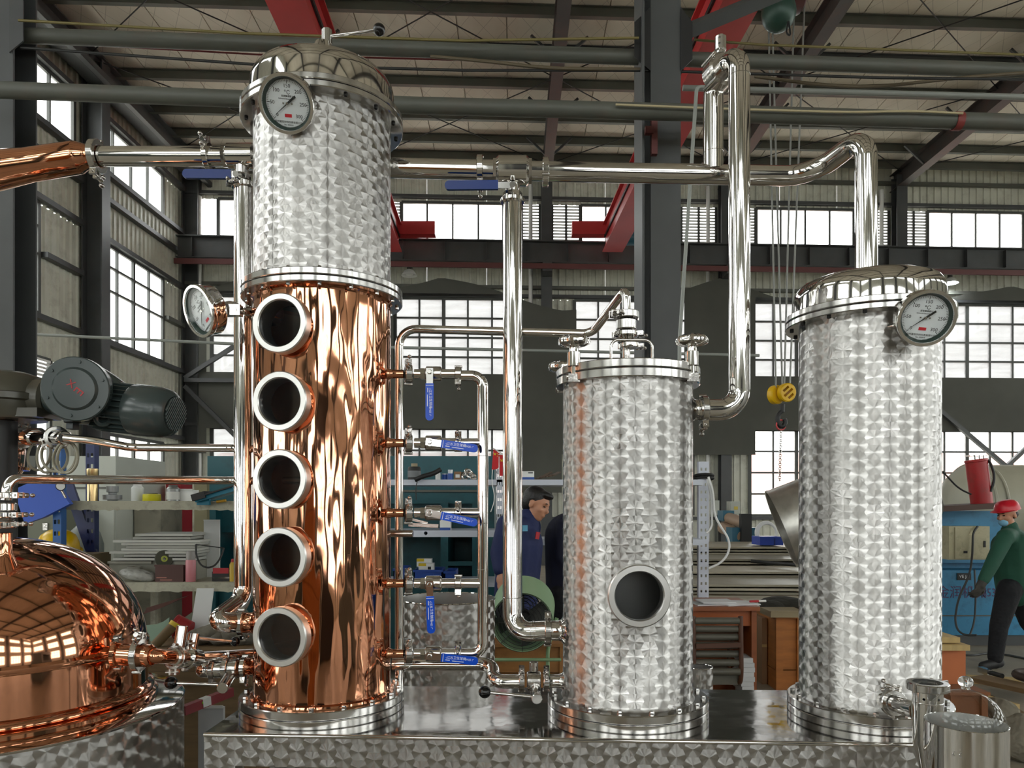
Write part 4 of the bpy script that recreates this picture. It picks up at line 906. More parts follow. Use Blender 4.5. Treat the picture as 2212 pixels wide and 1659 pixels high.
# left foot: outlet lines of the pot still
pl = thing('still_outlet', 'copper outlet pipe from the pot still with steel end towards the column', 'pipe', at(330, 1416, 2.1))
def YO(px): return 2.11-0.03*(px-222)/113 if px < 335 else 2.08+0.13*(px-335)/60
def PO(px, py, d=0.0): return at(px, py, YO(px)+d)
oax = (PO(420, 1421)-PO(340, 1418)).normalized()
mb = MB(); mb.tube([at(215, 1411, 2.125), PO(335, 1417), PO(395, 1421)], 0.0205, 20, [0, 0.03, 0]); mb.build('copper_tube', COPPERS, pl)
mb = MB(); mb.rcyl(PO(250, 1413), PO(330, 1417), 0.031, 0.006, 28); mb.build('copper_sleeve', COPPERS, pl)
mb = MB(); mb.rcyl(PO(372, 1420), PO(428, 1421), 0.026, 0.004, 24); mb.tube([PO(424, 1419), at(560, 1410, 2.46)], 0.014, 14); mb.build('steel_end', STEEL, pl)
clamp('copper coloured clamp nearest the pot still on the outlet pipe', PO(254, 1413), (1, 0, 0), 0.039, 0.014, (0, 0, 1), COPPERS, wing=False)
clamp('steel clamp with raised wing nut in the middle of the still outlet pipe', PO(300, 1415), (1, 0, 0), 0.046, 0.018, (0, 0.3, 1), SATIN, sz=1.1)
clamp('dark steel clamp where the copper outlet pipe turns to steel', PO(378, 1420), oax, 0.035, 0.016, (0, -0.5, -1), CAST, wing=False)
clamp('bright steel clamp next to the dark one on the still outlet pipe', PO(402, 1420), oax, 0.035, 0.018, (0, 0.3, 1), STEEL, wing=False)
mb = MB(); mb.rcyl(PO(386, 1404, 0.01), PO(394, 1352, 0.01), 0.0165, 0.002, 20); tag(mb.build('steel_post', SATIN), 'short upright polished steel post above the still outlet clamps', 'fitting')
hv = thing('lever_valve', 'butterfly valve with lever lying level above the still outlet clamps', 'valve', PO(418, 1385))
mb = MB(); mb.rcyl(PO(412, 1408), PO(420, 1368), 0.0165, 0.002, 18); mb.build('spindle_housing', SATIN, hv); knob_ball(hv, PO(421, 1378), at(508, 1386, 2.36), 0.015)
el = thing('elbow_pipe', 'bulging polished elbow with short tube under the column downpipe', 'pipe', at(440, 1440, 2.4))
mb = MB(); mb.tube([at(560, 1446, 2.53), at(420, 1446, 2.32), at(508, 1446, 2.36)], 0.0265, 22, [0, 0.055, 0], fs_n=12); mb.build('bent_tube', STEEL, el)
clamp('steel clamp nearest the bulging elbow on the column foot line', at(462, 1446, 2.34), (1, 0, 0), 0.036, 0.016, (0, -0.4, -1), CAST, wing=False)
clamp('bright steel clamp in the middle of the column foot line', at(490, 1444, 2.35), (1, 0, 0), 0.038, 0.018, (0, 0.2, 1), SATIN, wing=False)
clamp('steel clamp with hanging wing nut next to the column foot nozzle', at(528, 1441, 2.36), (1, 0, 0), 0.034, 0.016, (0, -0.3, -1), STEEL)
fv = thing('lever_valve', 'butterfly valve with black ball lever over the still jacket edge', 'valve', at(490, 1475, 2.3))
q = at(500, 1455, 2.34); q2 = at(480, 1487, 2.24); mb = MB(); mb.rcyl(q, q2, 0.0175, 0.002, 24); mb.build('spindle_housing', SATIN, fv)
mb = MB(); mb.rcyl(at(496, 1444, 2.35), at(516, 1444, 2.35), 0.032, 0.003, 24); mb.build('valve_body', CAST, fv)
knob_ball(fv, q2+V((-0.008, 0.012, 0.008)), at(370, 1475, 2.25), 0.019)
# ---- gauges
def gauge(label, c, n_, up, R=0.078, rot=0.0, stem=None, depth=0.042):
    t_ = thing('dial_thermometer', label, 'gauge')
    D = depth
    mb = MB(); mb.ring((0, 0, 0), UP, [(0, -D), (R*0.93, -D), (R*0.97, -D+0.004), (R*0.97, -0.008), (R, -0.006), (R*1.02, 0.0), (R*1.02, 0.008), (R*1.0, 0.011), (R*0.90, 0.011), (R*0.885, 0.008), (R*0.885, -0.006)], 64); mb.build('case', STEEL, t_)
    mb = MB(); mb.ring((0, 0, 0), UP, [(R*0.886, 0.006), (R*0.80, -0.0055)], 64); mb.ring((0, 0, 0), UP, [(R*0.886, -0.006), (R*0.78, -0.006)], 64); mb.build('dark_bezel', mat('dark_green_bezel', '#16302a', 0, 0.3), t_)
    mb = MB(); mb.cyl((0, 0, -0.008), (0, 0, -0.006), R*0.80, seg=64); dl_ = mb.build('dial', mat('dial_white', '#e6e8ea', 0, 0.4), t_)
    mb = MB(); z = -0.0057; cr_r = math.cos(rot); sr = math.sin(rot); rx = V((cr_r, sr, 0)); ry = V((-sr, cr_r, 0))
    for k in range(61):
        a = math.radians(225-k*270/60); d = rx*math.cos(a)+ry*math.sin(a); l = 0.055 if k % 10 else 0.11
        mb.beam(d*R*(0.77-l)+V((0, 0, z)), d*R*0.77+V((0, 0, z)), 0.0009 if k % 10 else 0.0014, 0.0004)
    mb.build('scale_mark', BLACKINK, dl_, smooth=0)
    for k in range(7):
        a = math.radians(225-k*45); d = rx*math.cos(a)+ry*math.sin(a)
        text_mesh('numeral', str(k*50), R*0.175, BLACKINK, dl_, d*R*0.57+V((0, 0, z)), rx, ry, extrude=0.0002)
    text_mesh('unit_mark', '℃', R*0.19, BLACKINK, dl_, ry*R*0.36+V((0, 0, z)), rx, ry, extrude=0.0002)
    text_mesh('maker_print', '双金属温度计', R*0.075, BLACKINK, dl_, ry*R*0.235+V((0, 0, z)), rx, ry, extrude=0.0002)
    text_mesh('maker_print', 'Industrial Bimetal', R*0.065, BLACKINK, dl_, ry*R*0.15-rx*R*0.1+V((0, 0, z)), rx, ry, extrude=0.0002)
    text_mesh('maker_print', '杭州富阳华科仪表有限公司', R*0.085, BLACKINK, dl_, ry*R*-0.62+V((0, 0, z)), rx, ry, extrude=0.0002)
    text_mesh('maker_print', 'No. 202010', R*0.07, BLACKINK, dl_, ry*R*-0.71+V((0, 0, z)), rx, ry, extrude=0.0002)
    mb = MB(); mb.beam(ry*R*-0.40-rx*R*0.13+V((0, 0, z)), ry*R*-0.40+rx*R*0.13+V((0, 0, z)), R*0.11, 0.0005); lg = mb.build('red_logo', mat('logo_red', '#d02030', 0, 0.4), dl_, smooth=0)
    mb = MB(); a = math.radians(225-4); d = rx*math.cos(a)+ry*math.sin(a); e = V((-d.y, d.x, 0)); z2 = -0.002
    mb.add([d*R*0.70+V((0, 0, z2)), e*R*0.022+V((0, 0, z2)), e*-R*0.022+V((0, 0, z2)), d*R*0.70+V((0, 0, z2+.001)), e*R*0.022+V((0, 0, z2+.001)), e*-R*0.022+V((0, 0, z2+.001))], [(0, 2, 1), (3, 4, 5), (0, 1, 4, 3), (1, 2, 5, 4), (2, 0, 3, 5)])
    mb.beam(V((0, 0, z2)), d*-R*0.40+V((0, 0, z2)), R*0.075, 0.001); mb.build('needle', BLACKINK, t_, smooth=0)
    mb = MB(); mb.cyl((0, 0, -0.006), (0, 0, 0.0), R*0.05, seg=14); mb.cyl(rx*R*0.16+V((0, 0, -0.006)), rx*R*0.16+V((0, 0, -0.004)), R*0.03, seg=10); mb.cyl(rx*-R*0.16+V((0, 0, -0.006)), rx*-R*0.16+V((0, 0, -0.004)), R*0.03, seg=10); mb.build('pivot', CAST, t_)
    mb = MB(); mb.cyl((0, 0, 0.004), (0, 0, 0.0055), R*0.886, seg=48); mb.build('cover_glass', MATS['gauge_glass'], t_)
    n_ = V(n_).normalized(); up = V(up); up = (up-n_*up.dot(n_)).normalized(); ex = up.cross(n_)
    if stem is not None:
        M = Matrix((ex, up, n_)).transposed(); q = M.inverted() @ (V(stem)-V(c))
        mb = MB(); mb.tube([(0, 0, -D+0.005), q*0.55, q], 0.010, 14); mb.rcyl(q*0.35, q*0.6, 0.014, 0.002, 8); mb.build('stem', STEEL, t_)
    place(t_, c, ex=ex, ez=n_); return t_
cg = at(620, 224, c1.y-ru-0.045); tocam = (V((0, 0, CH))-cg).normalized()
gauge('round dial thermometer on the steel top of the copper column', cg, tocam+V((-0.30, 0.0, -0.08)), (0.10, 0, 1), 0.0775, 0.0, V((c1.x, c1.y, cg.z))+(V((cg.x-c1.x, cg.y-c1.y, 0)).normalized())*ru*0.98)
cg = at(2000, 687, c3.y-RU-0.055); tocam = (V((0, 0, CH))-cg).normalized()
gauge('round dial thermometer under the lid of the right tank', cg, tocam+V((0.32, 0.02, -0.1)), (0.12, 0, 1), 0.0735, 0.0, V((c3.x-0.03, c3.y-r3*0.97, cg.z)))
cg = at(434, 672, 2.27)
gauge('dial thermometer turned sideways on a hinged copper stem left of the column', cg, (-0.60, -0.74, -0.30), (-0.35, 0, 1), 0.0775, 0.15, at(478, 671, 2.30))
hs = thing('gauge_stem', 'hinged stem fitting carrying the sideways thermometer on the copper column', 'fitting', at(525, 670, 2.3))
mb = MB(); mb.tube([at(470, 668, 2.29), at(500, 660, 2.29), at(516, 668, 2.30)], 0.016, 12, 0.01); mb.box(at(504, 671, 2.285), (0.05, 0.03, 0.032)); mb.build('hinge_block', CAST, hs)
mb = MB(); mb.cyl(at(512, 672, 2.30), at(550, 674, 2.31), 0.010, seg=14); mb.rcyl(at(528, 673, 2.30), at(546, 673, 2.31), 0.014, 0.002, 8); mb.build('steel_rod', STEEL, hs)
mb = MB(); q = at(580, 675, c1.y-r1*0.62); mb.ring(q, at(540, 674, 2.30)-q, [(0.04, -0.02), (0.026, 0.008), (0.019, 0.02), (0.018, 0.055)], 20); mb.build('copper_socket', COPPERS, hs)
# ---- slim feed pipes from the still to the column
for yy, x0, lab, st in ((967, 275, 'upper slim polished feed pipe from the still valves to the copper column', (150, 945)), (1037, 60, 'lower slim polished feed pipe from the still elbow to the copper column', None)):
    if st: pts = [at(st[0]-10, 946, 2.46), at(205, 952, 2.46), at(284, 967, 2.46), at(505, 968, 2.572), at(660, 968, 2.50)]; fl_ = [0, .03, .02, .03, 0]
    else: pts = [at(14, 1080, 2.05), at(18, 1034, 2.05), at(140, 1036, 2.2), at(505, 1038, 2.572), at(660, 1038, 2.50)]; fl_ = [0, .045, .02, .03, 0]
    fp = thing('feed_pipe', lab, 'pipe', pts[1]); mb = MB(); mb.tube(pts, 0.0135 if st else 0.0135, 18, fl_); mb.build('bent_tube', STEEL, fp)
# ================================================================ pot still, motor, parrot
PCx, PCy = -1.52, 2.23
pc = V((PCx, PCy, 0))
ps = thing('pot_still', 'polished copper pot still dome in a round steel jacket', 'still', pc)
def plathe(name, m, prof, seg=128, parent=None): mb = MB(); mb.ring(pc, UP, prof, seg); return mb.build(name, m, parent or ps)
plathe('steel_jacket', SWIRLB, [(0.50, 0.0), (0.50, 1.035)])
plathe('jacket_top', STEEL, [(0.50, 1.035), (0.502, 1.040), (0.497, 1.043), (0.40, 1.047)])
plathe('copper_flange', COPPERS, [(0.420, 1.046), (0.424, 1.050), (0.424, 1.060), (0.420, 1.064), (0.402, 1.068), (0.412, 1.072), (0.414, 1.076), (0.414, 1.082), (0.410, 1.087), (0.395, 1.094)])
dome = [(0.395, 1.09), (0.394, 1.16), (0.392, 1.22)]
for k in range(1, 15):
    a = PI/2*k/15; dome.append((0.392*math.cos(a)**0.9, 1.22+0.325*math.sin(a)**1.08))
dome.append((0.01, 1.546))
plathe('copper_dome', COPPERS, dome)
plathe('dome_seam', COPPERS, [(0.3935, 1.205), (0.398, 1.212), (0.398, 1.222), (0.3925, 1.229)])
# stub and stack on the dome shoulder
s0 = at(8, 1185, 2.05)
mb = MB(); mb.ring(s0-V((0, 0, 0.045)), UP, [(0.045, -0.02), (0.026, 0.02), (0.0205, 0.035), (0.0205, 0.088)], 24); mb.build('copper_stub', COPPERS, ps)
stk = thing('inlet_stack', 'stack of polished unions and a sight cup on the still dome stub', 'fitting', s0)
z = lambda py: zat(py, 2.05)
mb = MB(); mb.rcyl((s0.x, 2.05, z(1141)), (s0.x, 2.05, z(1126)), 0.030, 0.003); mb.ring((s0.x, 2.05, z(1126)), UP, [(0.021, 0), (0.026, 0.004), (0.021, 0.008), (0.026, 0.012), (0.021, 0.018)], 24); mb.build('union', CAST, stk)
mb = MB(); mb.rcyl((s0.x, 2.05, z(1104)), (s0.x, 2.05, z(1086)), 0.0315, 0.003); mb.build('sight_cup', SATIN, stk)
clamp('steel clamp at the elbow over the still dome stack', (s0.x+0.005, 2.05, z(1070)), UP, 0.034, 0.016, (1, -0.2, 0), CAST)
clamp('steel clamp below the sight cup of the still dome stack', (s0.x, 2.05, z(1112)), UP, 0.037, 0.014, (1, -0.2, 0), STEEL)
clamp('lowest steel clamp right above the still dome stub', (s0.x, 2.05, z(1132)), UP, 0.034, 0.012, (1, -0.1, 0), STEEL)
# onion head of the still at the picture edge
on = thing('copper_bulb', 'bulbous polished copper vessel with side nozzle behind the pot still', 'vessel', at(-80, 1130, 2.95))
oc_ = at(-82, 930, 2.95)
mb = MB(); mb.ring(V((oc_.x, oc_.y, 0)), UP, [(0.13, 1.46), (0.12, 1.56), (0.14, 1.66), (0.205, 1.78), (0.212, 1.86), (0.17, 2.0), (0.11, 2.16), (0.085, 2.5), (0.085, 2.8)], 64); mb.build('copper_shell', COPPERS, on)
mb = MB(); mb.ring(V((oc_.x, oc_.y, 0)), UP, [(0.17, 1.775), (0.225, 1.778), (0.228, 1.79), (0.17, 1.794)], 64); mb.build('copper_rim', COPPERS, on)
mb = MB(); mb.cyl((oc_.x, oc_.y, 0), (oc_.x, oc_.y, 1.47), 0.12, seg=32); mb.build('pedestal', SATIN, on)
q = at(16, 946, 2.9); nozzle(on, q-V((0.04, 0, 0)), (1, 0, 0), 0.027, 0.06, COPPERS)
vs2 = thing('check_valve', 'polished check valve body between three clamps left of the motor', 'valve', at(85, 945, 2.44))
mb = MB(); mb.rcyl(at(20, 946, 2.86), at(140, 946, 2.48), 0.023, 0.003); mb.rcyl(at(60, 945, 2.72), at(76, 945, 2.67), 0.030, 0.003); mb.build('valve_body', STEEL, vs2)
mb = MB(); mb.tube([at(62, 928, 2.7), at(90, 928, 2.6), at(104, 940, 2.58)], 0.006, 8, 0.01); mb.build('clip_arm', CAST, vs2)
for px, d in ((22, 'next to the copper bulb nozzle'), (49, 'in the middle of the check valve'), (122, 'on the feed pipe end')):
    clamp('steel clamp of the check valve '+d, at(px, 946, 2.86-(px-20)/120*0.38), (1, -1.0, 0), 0.040, 0.016, (0, 0.3, 1) if px < 100 else (0, -1, -0.3), SATIN, wing=(px == 49))
# ---- motor
MG = mat('motor_green_grey', '#3a4443', 0.0, 0.24, bump=0.06, bscale=30, bdist=0.003)
YMo = 2.62
mo = thing('gear_motor', 'dark grey green explosion proof gear motor with red EX letters', 'motor', at(170, 900, YMo))
fc = at(163, 840, YMo-0.16); fn = V((0.18, -1, -0.06)).normalized()
mb = MB(); mb.ring(fc, fn, [(0.08, -0.20), (0.09, -0.10), (0.100, -0.03), (0.1055, -0.028), (0.1055, 0.0), (0.102, 0.004), (0.071, 0.004), (0.066, 0.010), (0.063, 0.013), (0.0, 0.014)], 56); mb.build('terminal_cover', MG, mo)
exv = V((1, 0.18, 0)).normalized(); eyv = fn.cross(exv)*-1; eyv = V((0, 0, 1))-fn*fn.z; eyv.normalize(); exv = eyv.cross(fn)
ra_ = math.radians(-32); tx = exv*math.cos(ra_)+eyv*math.sin(ra_); ty = -exv*math.sin(ra_)+eyv*math.cos(ra_)
RINK = mat('red_letter', '#b02a2c', 0, 0.4)
text_mesh('letter', 'E', 0.042, RINK, mo, fc+fn*0.0145+exv*0.014-eyv*0.008, eyv*-0.75+exv*-0.6, exv*0.75-eyv*0.6, extrude=0.0008)
text_mesh('letter', 'X', 0.034, RINK, mo, fc+fn*0.0145-exv*0.008+eyv*0.014, tx, ty, extrude=0.0008)
for k in range(6):
    a = k*PI/3+0.35; p = fc+(exv*math.cos(a)+eyv*math.sin(a))*0.089; mb = MB(); mb.ring(p, fn, [(0, 0), (0.006, 0), (0.006, 0.009), (0, 0.009)], 6); mb.build('cover_bolt', MG, mo)
ma, mbb = at(190, 874, YMo), at(300, 886, YMo-0.03); mx = (mbb-ma).normalized()
mb = MB(); mb.cyl(ma-mx*0.05, mbb, 0.072, seg=32); mb.build('motor_body', MG, mo)
mb = MB(); x_, y_, z_ = frame(mx)
for k in range(26):
    a = 2*PI*k/26; d = x_*math.cos(a)+y_*math.sin(a); mb.beam(ma+mx*0.05+d*0.078, mbb+d*0.078, 0.003, 0.018, up=d)
mb.build('cooling_fin', MG, mo, smooth=0)
mb = MB(); L = 0.15; mb.ring(mbb-mx*0.01, mx, [(0.07, 0), (0.0875, 0), (0.0890, 0.004), (0.0890, 0.06), (0.086, 0.10), (0.078, 0.128), (0.064, 0.142), (0.060, 0.145), (0.056, 0.142)], 48); mb.build('fan_cowl', MG, mo)
mb = MB(); e = mbb+mx*0.128; mb.cyl(e-mx*0.002, e, 0.060, seg=40); mb.build('cowl_back', MG, mo)
mb = MB(); e = mbb+mx*0.1405
for k in range(-6, 7):
    o_ = k*0.0088; hl = math.sqrt(max(0, 0.058**2-o_*o_)); d = (y_*0.85+x_*0.5).normalized(); s2 = mx.cross(d); mb.beam(e+s2*o_-d*hl, e+s2*o_+d*hl, 0.0046, 0.003, up=mx)
mb.build('grille_bar', MG, mo, smooth=0)
mb = MB(); p = at(165, 845, YMo); mb.ring(p, (1, 0, -0.25), [(0.0, -0.06), (0.10, -0.06), (0.112, 0.0), (0.104, 0.06), (0.085, 0.12), (0.070, 0.155), (0.0, 0.16)], 40); mb.build('terminal_housing', MG, mo)
# cable gland and lifting eye
p = at(157, 893, YMo-0.1)
mb = MB(); mb.box(p+V((0, 0, 0.03)), (0.10, 0.035, 0.010)); mb.box(p+V((0, 0, 0.0)), (0.10, 0.035, 0.010)); mb.ring(p+V((0, 0, 0.045)), (0, 0, -1), [(0.03, 0), (0.03, 0.05), (0.026, 0.055)], 20); mb.ring(p+V((0, 0, -0.008)), (0, 0, -1), [(0.030, 0), (0.030, 0.022), (0.02, 0.026), (0.022, 0.03), (0.022, 0.045), (0.0, 0.048)], 6); mb.build('cable_gland', mat('gland_grey', '#33383a', 0.2, 0.4), mo)
mb = MB(); mb.torus(at(240, 828, YMo-0.02), (0.2, -1, 0), 0.018, 0.007, 20, 8); mb.build('lifting_eye', MG, mo)
mb = MB(); mb.torus(at(222, 905, YMo-0.08), (0.5, -1, 0), 0.02, 0.008, 20, 8); mb.build('lifting_eye', MG, mo)
mb = MB(); q = at(18, 908, YMo+0.02); mb.ring(q, UP, [(0, 0), (0.12, 0), (0.125, 0.01), (0.13, 0.06), (0.142, 0.065), (0.142, 0.085), (0.13, 0.09), (0.122, 0.13), (0.10, 0.155), (0.06, 0.168), (0, 0.17)], 40); mb.rcyl(at(30, 862, YMo+0.02), at(112, 864, YMo+0.02), 0.075, 0.01, 28); mb.box(at(70, 895, YMo+0.0), (0.12, 0.14, 0.03)); mb.build('gearbox', mat('gearbox_olive', '#4c4a40', 0, 0.25, var=0.1, vscale=8), mo)
mb = MB(); mb.cyl(at(6, 910, YMo+0.02), V((at(6, 0, YMo+0.02).x, YMo+0.02, 1.044)), 0.045, seg=24); mb.build('shaft_lantern', RUBBER, mo)
# ---- spirit parrot at the right tank foot
YP = 1.93
pa = thing('parrot_funnel', 'polished steel tube with glass topped clamp and conical foot beside the right tank', 'fitting', at(2005, 1600, YP))
pt = at(2004, 1492, YP); pb = at(2004, 1604, YP); rp = m_(30, YP)
mb = MB(); mb.ring(V((pt.x, pt.y, 0)), UP, [(0.004, pb.z-0.11), (0.010, pb.z-0.11), (rp, pb.z), (rp, pt.z), (rp-0.002, pt.z), (rp-0.002, pb.z)], 48, True); ptube = mb.build('tube', STEEL, pa)
mb = MB(); mb.torus(V((pt.x, pt.y, pt.z-0.028)), UP, rp, 0.0015, 32, 6)
mb.build('weld_seam', SATIN, pa)
mb = MB(); [mb.cyl(V((pt.x+rp*math.sin(a)*0.7, pt.y-rp*math.cos(a)*0.7, pt.z-0.016)), V((pt.x+rp*math.sin(a)*1.3, pt.y-rp*math.cos(a)*1.3, pt.z-0.016)), 0.0035, seg=10) for a in (-0.75, 0.25)]; cut(ptube, mb)
zc = pt.z+0.012
clamp('satin clamp band holding the round glass on the parrot tube', (pt.x, pt.y, zc), UP, rp*1.42, 0.020, (1, 0.5, 0), SATIN)
mb = MB(); mb.cyl(V((pt.x, pt.y, zc+0.004)), V((pt.x, pt.y, zc+0.009)), rp*1.05, seg=40); tag(mb.build('sight_disc', MATS['gauge_glass']), 'round clear glass disc lying in the parrot tube clamp', 'glass')
pi_ = thing('outlet_pipe', 'short polished spirit pipe from the right tank foot into the parrot tube', 'pipe', at(1945, 1520, 2.0))
q0 = V((c3.x, c3.y, 0))+V((-0.22, -0.975, 0)).normalized()*r3*0.97; q0.z = zat(1512, q0.y); q1 = V((pt.x-rp*0.6, pt.y+0.01, zat(1538, YP)))
mb = MB(); mb.tube([q0, q1], 0.0225, 22); mb.build('straight_tube', STEEL, pi_)
clamp('steel clamp on the spirit pipe at the right tank wall', q0+(q1-q0)*0.30, q1-q0, 0.036, 0.018, (0.2, 0, 1), SATIN)
YC = 1.76; cc = at(2086, 1560, YC); rcu = m_(82, YC)*0.98
cu_ = thing('parrot_cup', 'polished open steel cup on a pipe stand beside the skid end', 'cup', V((cc.x, cc.y, 0)))
mb = MB(); mb.ring(V((cc.x, cc.y, 0)), UP, [(0.0, 0.93), (rcu*0.9, 0.93), (rcu, 0.94), (rcu, cc.z), (rcu-0.0015, cc.z+0.001), (rcu-0.002, cc.z)], 72); mb.build('cup_wall', STEEL, cu_)
mb = MB(); mb.ring(V((cc.x, cc.y, 0)), UP, [(rcu-0.002, cc.z), (rcu-0.002, 0.945), (0, 0.94)], 72); mb.build('inner_wall', mat('brushed_inner', (0.72, 0.70, 0.67), 1.0, 0.42), cu_)
mb = MB(); mb.cyl((cc.x, cc.y, 0.03), (cc.x, cc.y, 0.935), 0.02, seg=18); mb.rcyl((cc.x, cc.y, 0), (cc.x, cc.y, 0.03), 0.14, 0.004); mb.build('stand', STEEL, cu_)
mb = MB(); [mb.torus(V((cc.x+x, cc.y-math.sqrt(rcu**2-x*x), zat(1637, YC-rcu))), (0, 1, 0), 0.0045, 0.0008, 16, 6) for x in (-0.062, -0.052)]; mb.build('bubble_mark', SATIN, cu_)
dg_ = thing('glass_dome', 'clear glass bell dome with round knob standing in the parrot cup', 'dome', V((cc.x, cc.y, 0.945)))
dc = V((cc.x, cc.y, 0)); zt_ = zat(1490, YC); rdm = m_(76, YC)
outer = [(rdm, 0.946), (rdm, cc.z-0.0)]+[(rdm*math.cos(a), cc.z+(zt_-cc.z)*math.sin(a)) for a in [PI/2*k/12 for k in range(1, 12)]]+[(0.011, zt_+0.001), (0.009, zt_+0.006)]
kn = [(0.009+0.0, zt_+0.006), (0.0145, zt_+0.012), (0.0165, zt_+0.019), (0.0145, zt_+0.026), (0.008, zt_+0.031), (0.0, zt_+0.032)]
inner = [(max(0.0, r-0.003), z-0.003 if z > cc.z else z) for r, z in outer[:-2]]
THING = bpy.data.materials.new('thin_clear_glass'); THING.use_nodes = True; tt_ = NT(THING.node_tree); nt_ = THING.node_tree
nt_.nodes.remove(nt_.nodes['Principled BSDF']); tb_ = tt_.n('ShaderNodeBsdfTransparent'); tb_.inputs[0].default_value = (0.96, 0.97, 0.97, 1); gb_ = tt_.n('ShaderNodeBsdfGlossy'); gb_.inputs['Roughness'].default_value = 0.0
fr_ = tt_.n('ShaderNodeLayerWeight'); fr_.inputs[0].default_value = 0.5; ff_ = tt_.m('MULTIPLY_ADD', tt_.m('POWER', fr_.outputs['Facing'], 3.5), 0.55, 0.03); ms_ = tt_.n('ShaderNodeMixShader'); nt_.links.new(ff_, ms_.inputs[0]); nt_.links.new(tb_.outputs[0], ms_.inputs[1]); nt_.links.new(gb_.outputs[0], ms_.inputs[2]); nt_.links.new(ms_.outputs[0], nt_.nodes['Material Output'].inputs[0])
mb = MB(); mb.ring(dc, UP, [(0.009, zt_+0.002), (0.009, zt_+0.006)]+kn[1:], 40); mb.build('glass_knob', GLASS, dg_)
mb = MB(); mb.ring(dc, UP, outer, 64); mb.torus(V((dc.x, dc.y, 0.948)), UP, rdm-0.001, 0.002, 48, 6); mb.build('bell', THING, dg_)
# ================================================================ workshop behind: left side
SNAP = []
def snapz(z, Y):
    for zs_, y0, y1 in SNAP:
        if y0 <= Y <= y1 and abs(z-zs_) < 0.05: return zs_-z
    return 0.0
def pxbox(mb, x0, y0, x1, y1, Y, D):
    a, b = at(x0, y1, Y), at(x1, y0, Y); mb.bx(a.x, b.x, Y, Y+D, a.z, b.z); return mb
def boxthing(name, label, cat, x0, y0, x1, y1, Y, D, m, parts=(), group=None):
    """main body plus named parts [(part, material, x0,y0,x1,y1, proud)] laid on its front"""
    zb_ = at(0, y1, Y).z; dz_ = snapz(zb_, Y)
    if y1 >= 1470: dz_ = 0.0
    t_ = thing(name, label, cat, V(((at(x0, 0, Y).x+at(x1, 0, Y).x)/2, Y+D/2, zb_+dz_)), group)
    a, b = at(x0, y1, Y), at(x1, y0, Y); mb = MB(); mb.bx(a.x, b.x, Y, Y+D, 0.0 if y1 >= 1540 else a.z+dz_, b.z+dz_); mb.build('body', m, t_, smooth=0)
    for (pn, pm, a0, b0, a1, b1, pr) in parts:
        mb = MB(); p, q = at(a0, b1, Y), at(a1, b0, Y); mb.bx(p.x, q.x, Y-pr, Y+0.002, max(0.0, p.z+dz_), q.z+dz_); mb.build(pn, pm, t_, smooth=0)
    return t_
def lathething(name, label, cat, px, ybot, Y, prof, m, parts=(), seg=28):
    """prof in (radius px, height px) above the base"""
    b = at(px, ybot, Y); b.z += snapz(b.z, Y); b.z = max(0.0, b.z); k = Y/F; t_ = thing(name, label, cat, b)
    mb = MB(); mb.ring(b, UP, [(r*k, h*k) for r, h in prof], seg); mb.build('body', m, t_)
    for pn, pm, pf in parts:
        mb = MB(); mb.ring(b, UP, [(r*k, h*k) for r, h in pf], seg); mb.build(pn, pm, t_)
    return t_
CREAM = mat('cream_shelf_paint', '#a9a693', 0, 0.6, var=0.08, vscale=5, dirt='#4a3a30', dirt_amt=0.5)
RBLUE = mat('rack_blue', '#2d5f9e', 0, 0.45, var=0.1, vscale=4); NAVY = mat('rack_navy', '#16265c', 0, 0.4)
YR = 4.2
SNAP += [(zat(1082, YR), YR-0.1, YR+0.5), (zat(1258, YR), YR-0.1, YR+0.5), (zat(1036, 6.1), 6.0, 6.7), (zat(1146, 6.1), 6.0, 6.7), (zat(1258, 6.1), 6.0, 6.7)]
def perf_post(t_, x0, x1, ytop, Y, m, holes=True, zb=0.0):
    """channel post; holes are real slots through its face"""
    a, b = at(x0, ytop, Y), at(x1, ytop, Y); w_ = b.x-a.x; mb = MB()
    if not holes: mb.bx(a.x, b.x, Y, Y+0.05, zb, a.z); mb.build('post', m, t_, smooth=0); return
    xs = [a.x, a.x+w_*0.28-0.007, a.x+w_*0.28+0.007, a.x+w_*0.72-0.007, a.x+w_*0.72+0.007, b.x]; zs = [zb]; z = zb+0.1
    while z < a.z-0.05: zs += [z, z+0.024]; z += 0.065
    zs.append(a.z); n = len(zs); vs_ = []; fs = []
    for x in xs: vs_ += [(x, Y, q) for q in zs]
    for i in range(5):
        for j in range(n-1):
            if i in (1, 3) and j % 2 == 1: continue
            fs.append((i*n+j, (i+1)*n+j, (i+1)*n+j+1, i*n+j+1))
    k0 = len(vs_); vs_ += [(a.x, Y+0.05, q) for q in zs]+[(b.x, Y+0.05, q) for q in zs]
    for j in range(n-1): fs.append((k0+j, j, j+1, k0+j+1)); fs.append((5*n+j, k0+n+j, k0+n+j+1, 5*n+j+1))
    mb.add(vs_, fs); mb.build('post', m, t_, smooth=0)
rk = thing('shelf_rack', 'blue post storage rack with cream chipped shelf boards behind the still', 'rack', at(330, 1300, YR))
perf_post(rk, 114, 132, 935, YR-0.05, RBLUE); perf_post(rk, 185, 204, 958, YR+0.3, NAVY); perf_post(rk, 560, 580, 958, YR+0.3, NAVY, False)
mb = MB(); mb.beam(at(142, 1030, YR+0.32), at(203, 1205, YR+0.32), 0.02, 0.06); mb.build('cross_brace', NAVY, rk, smooth=0)
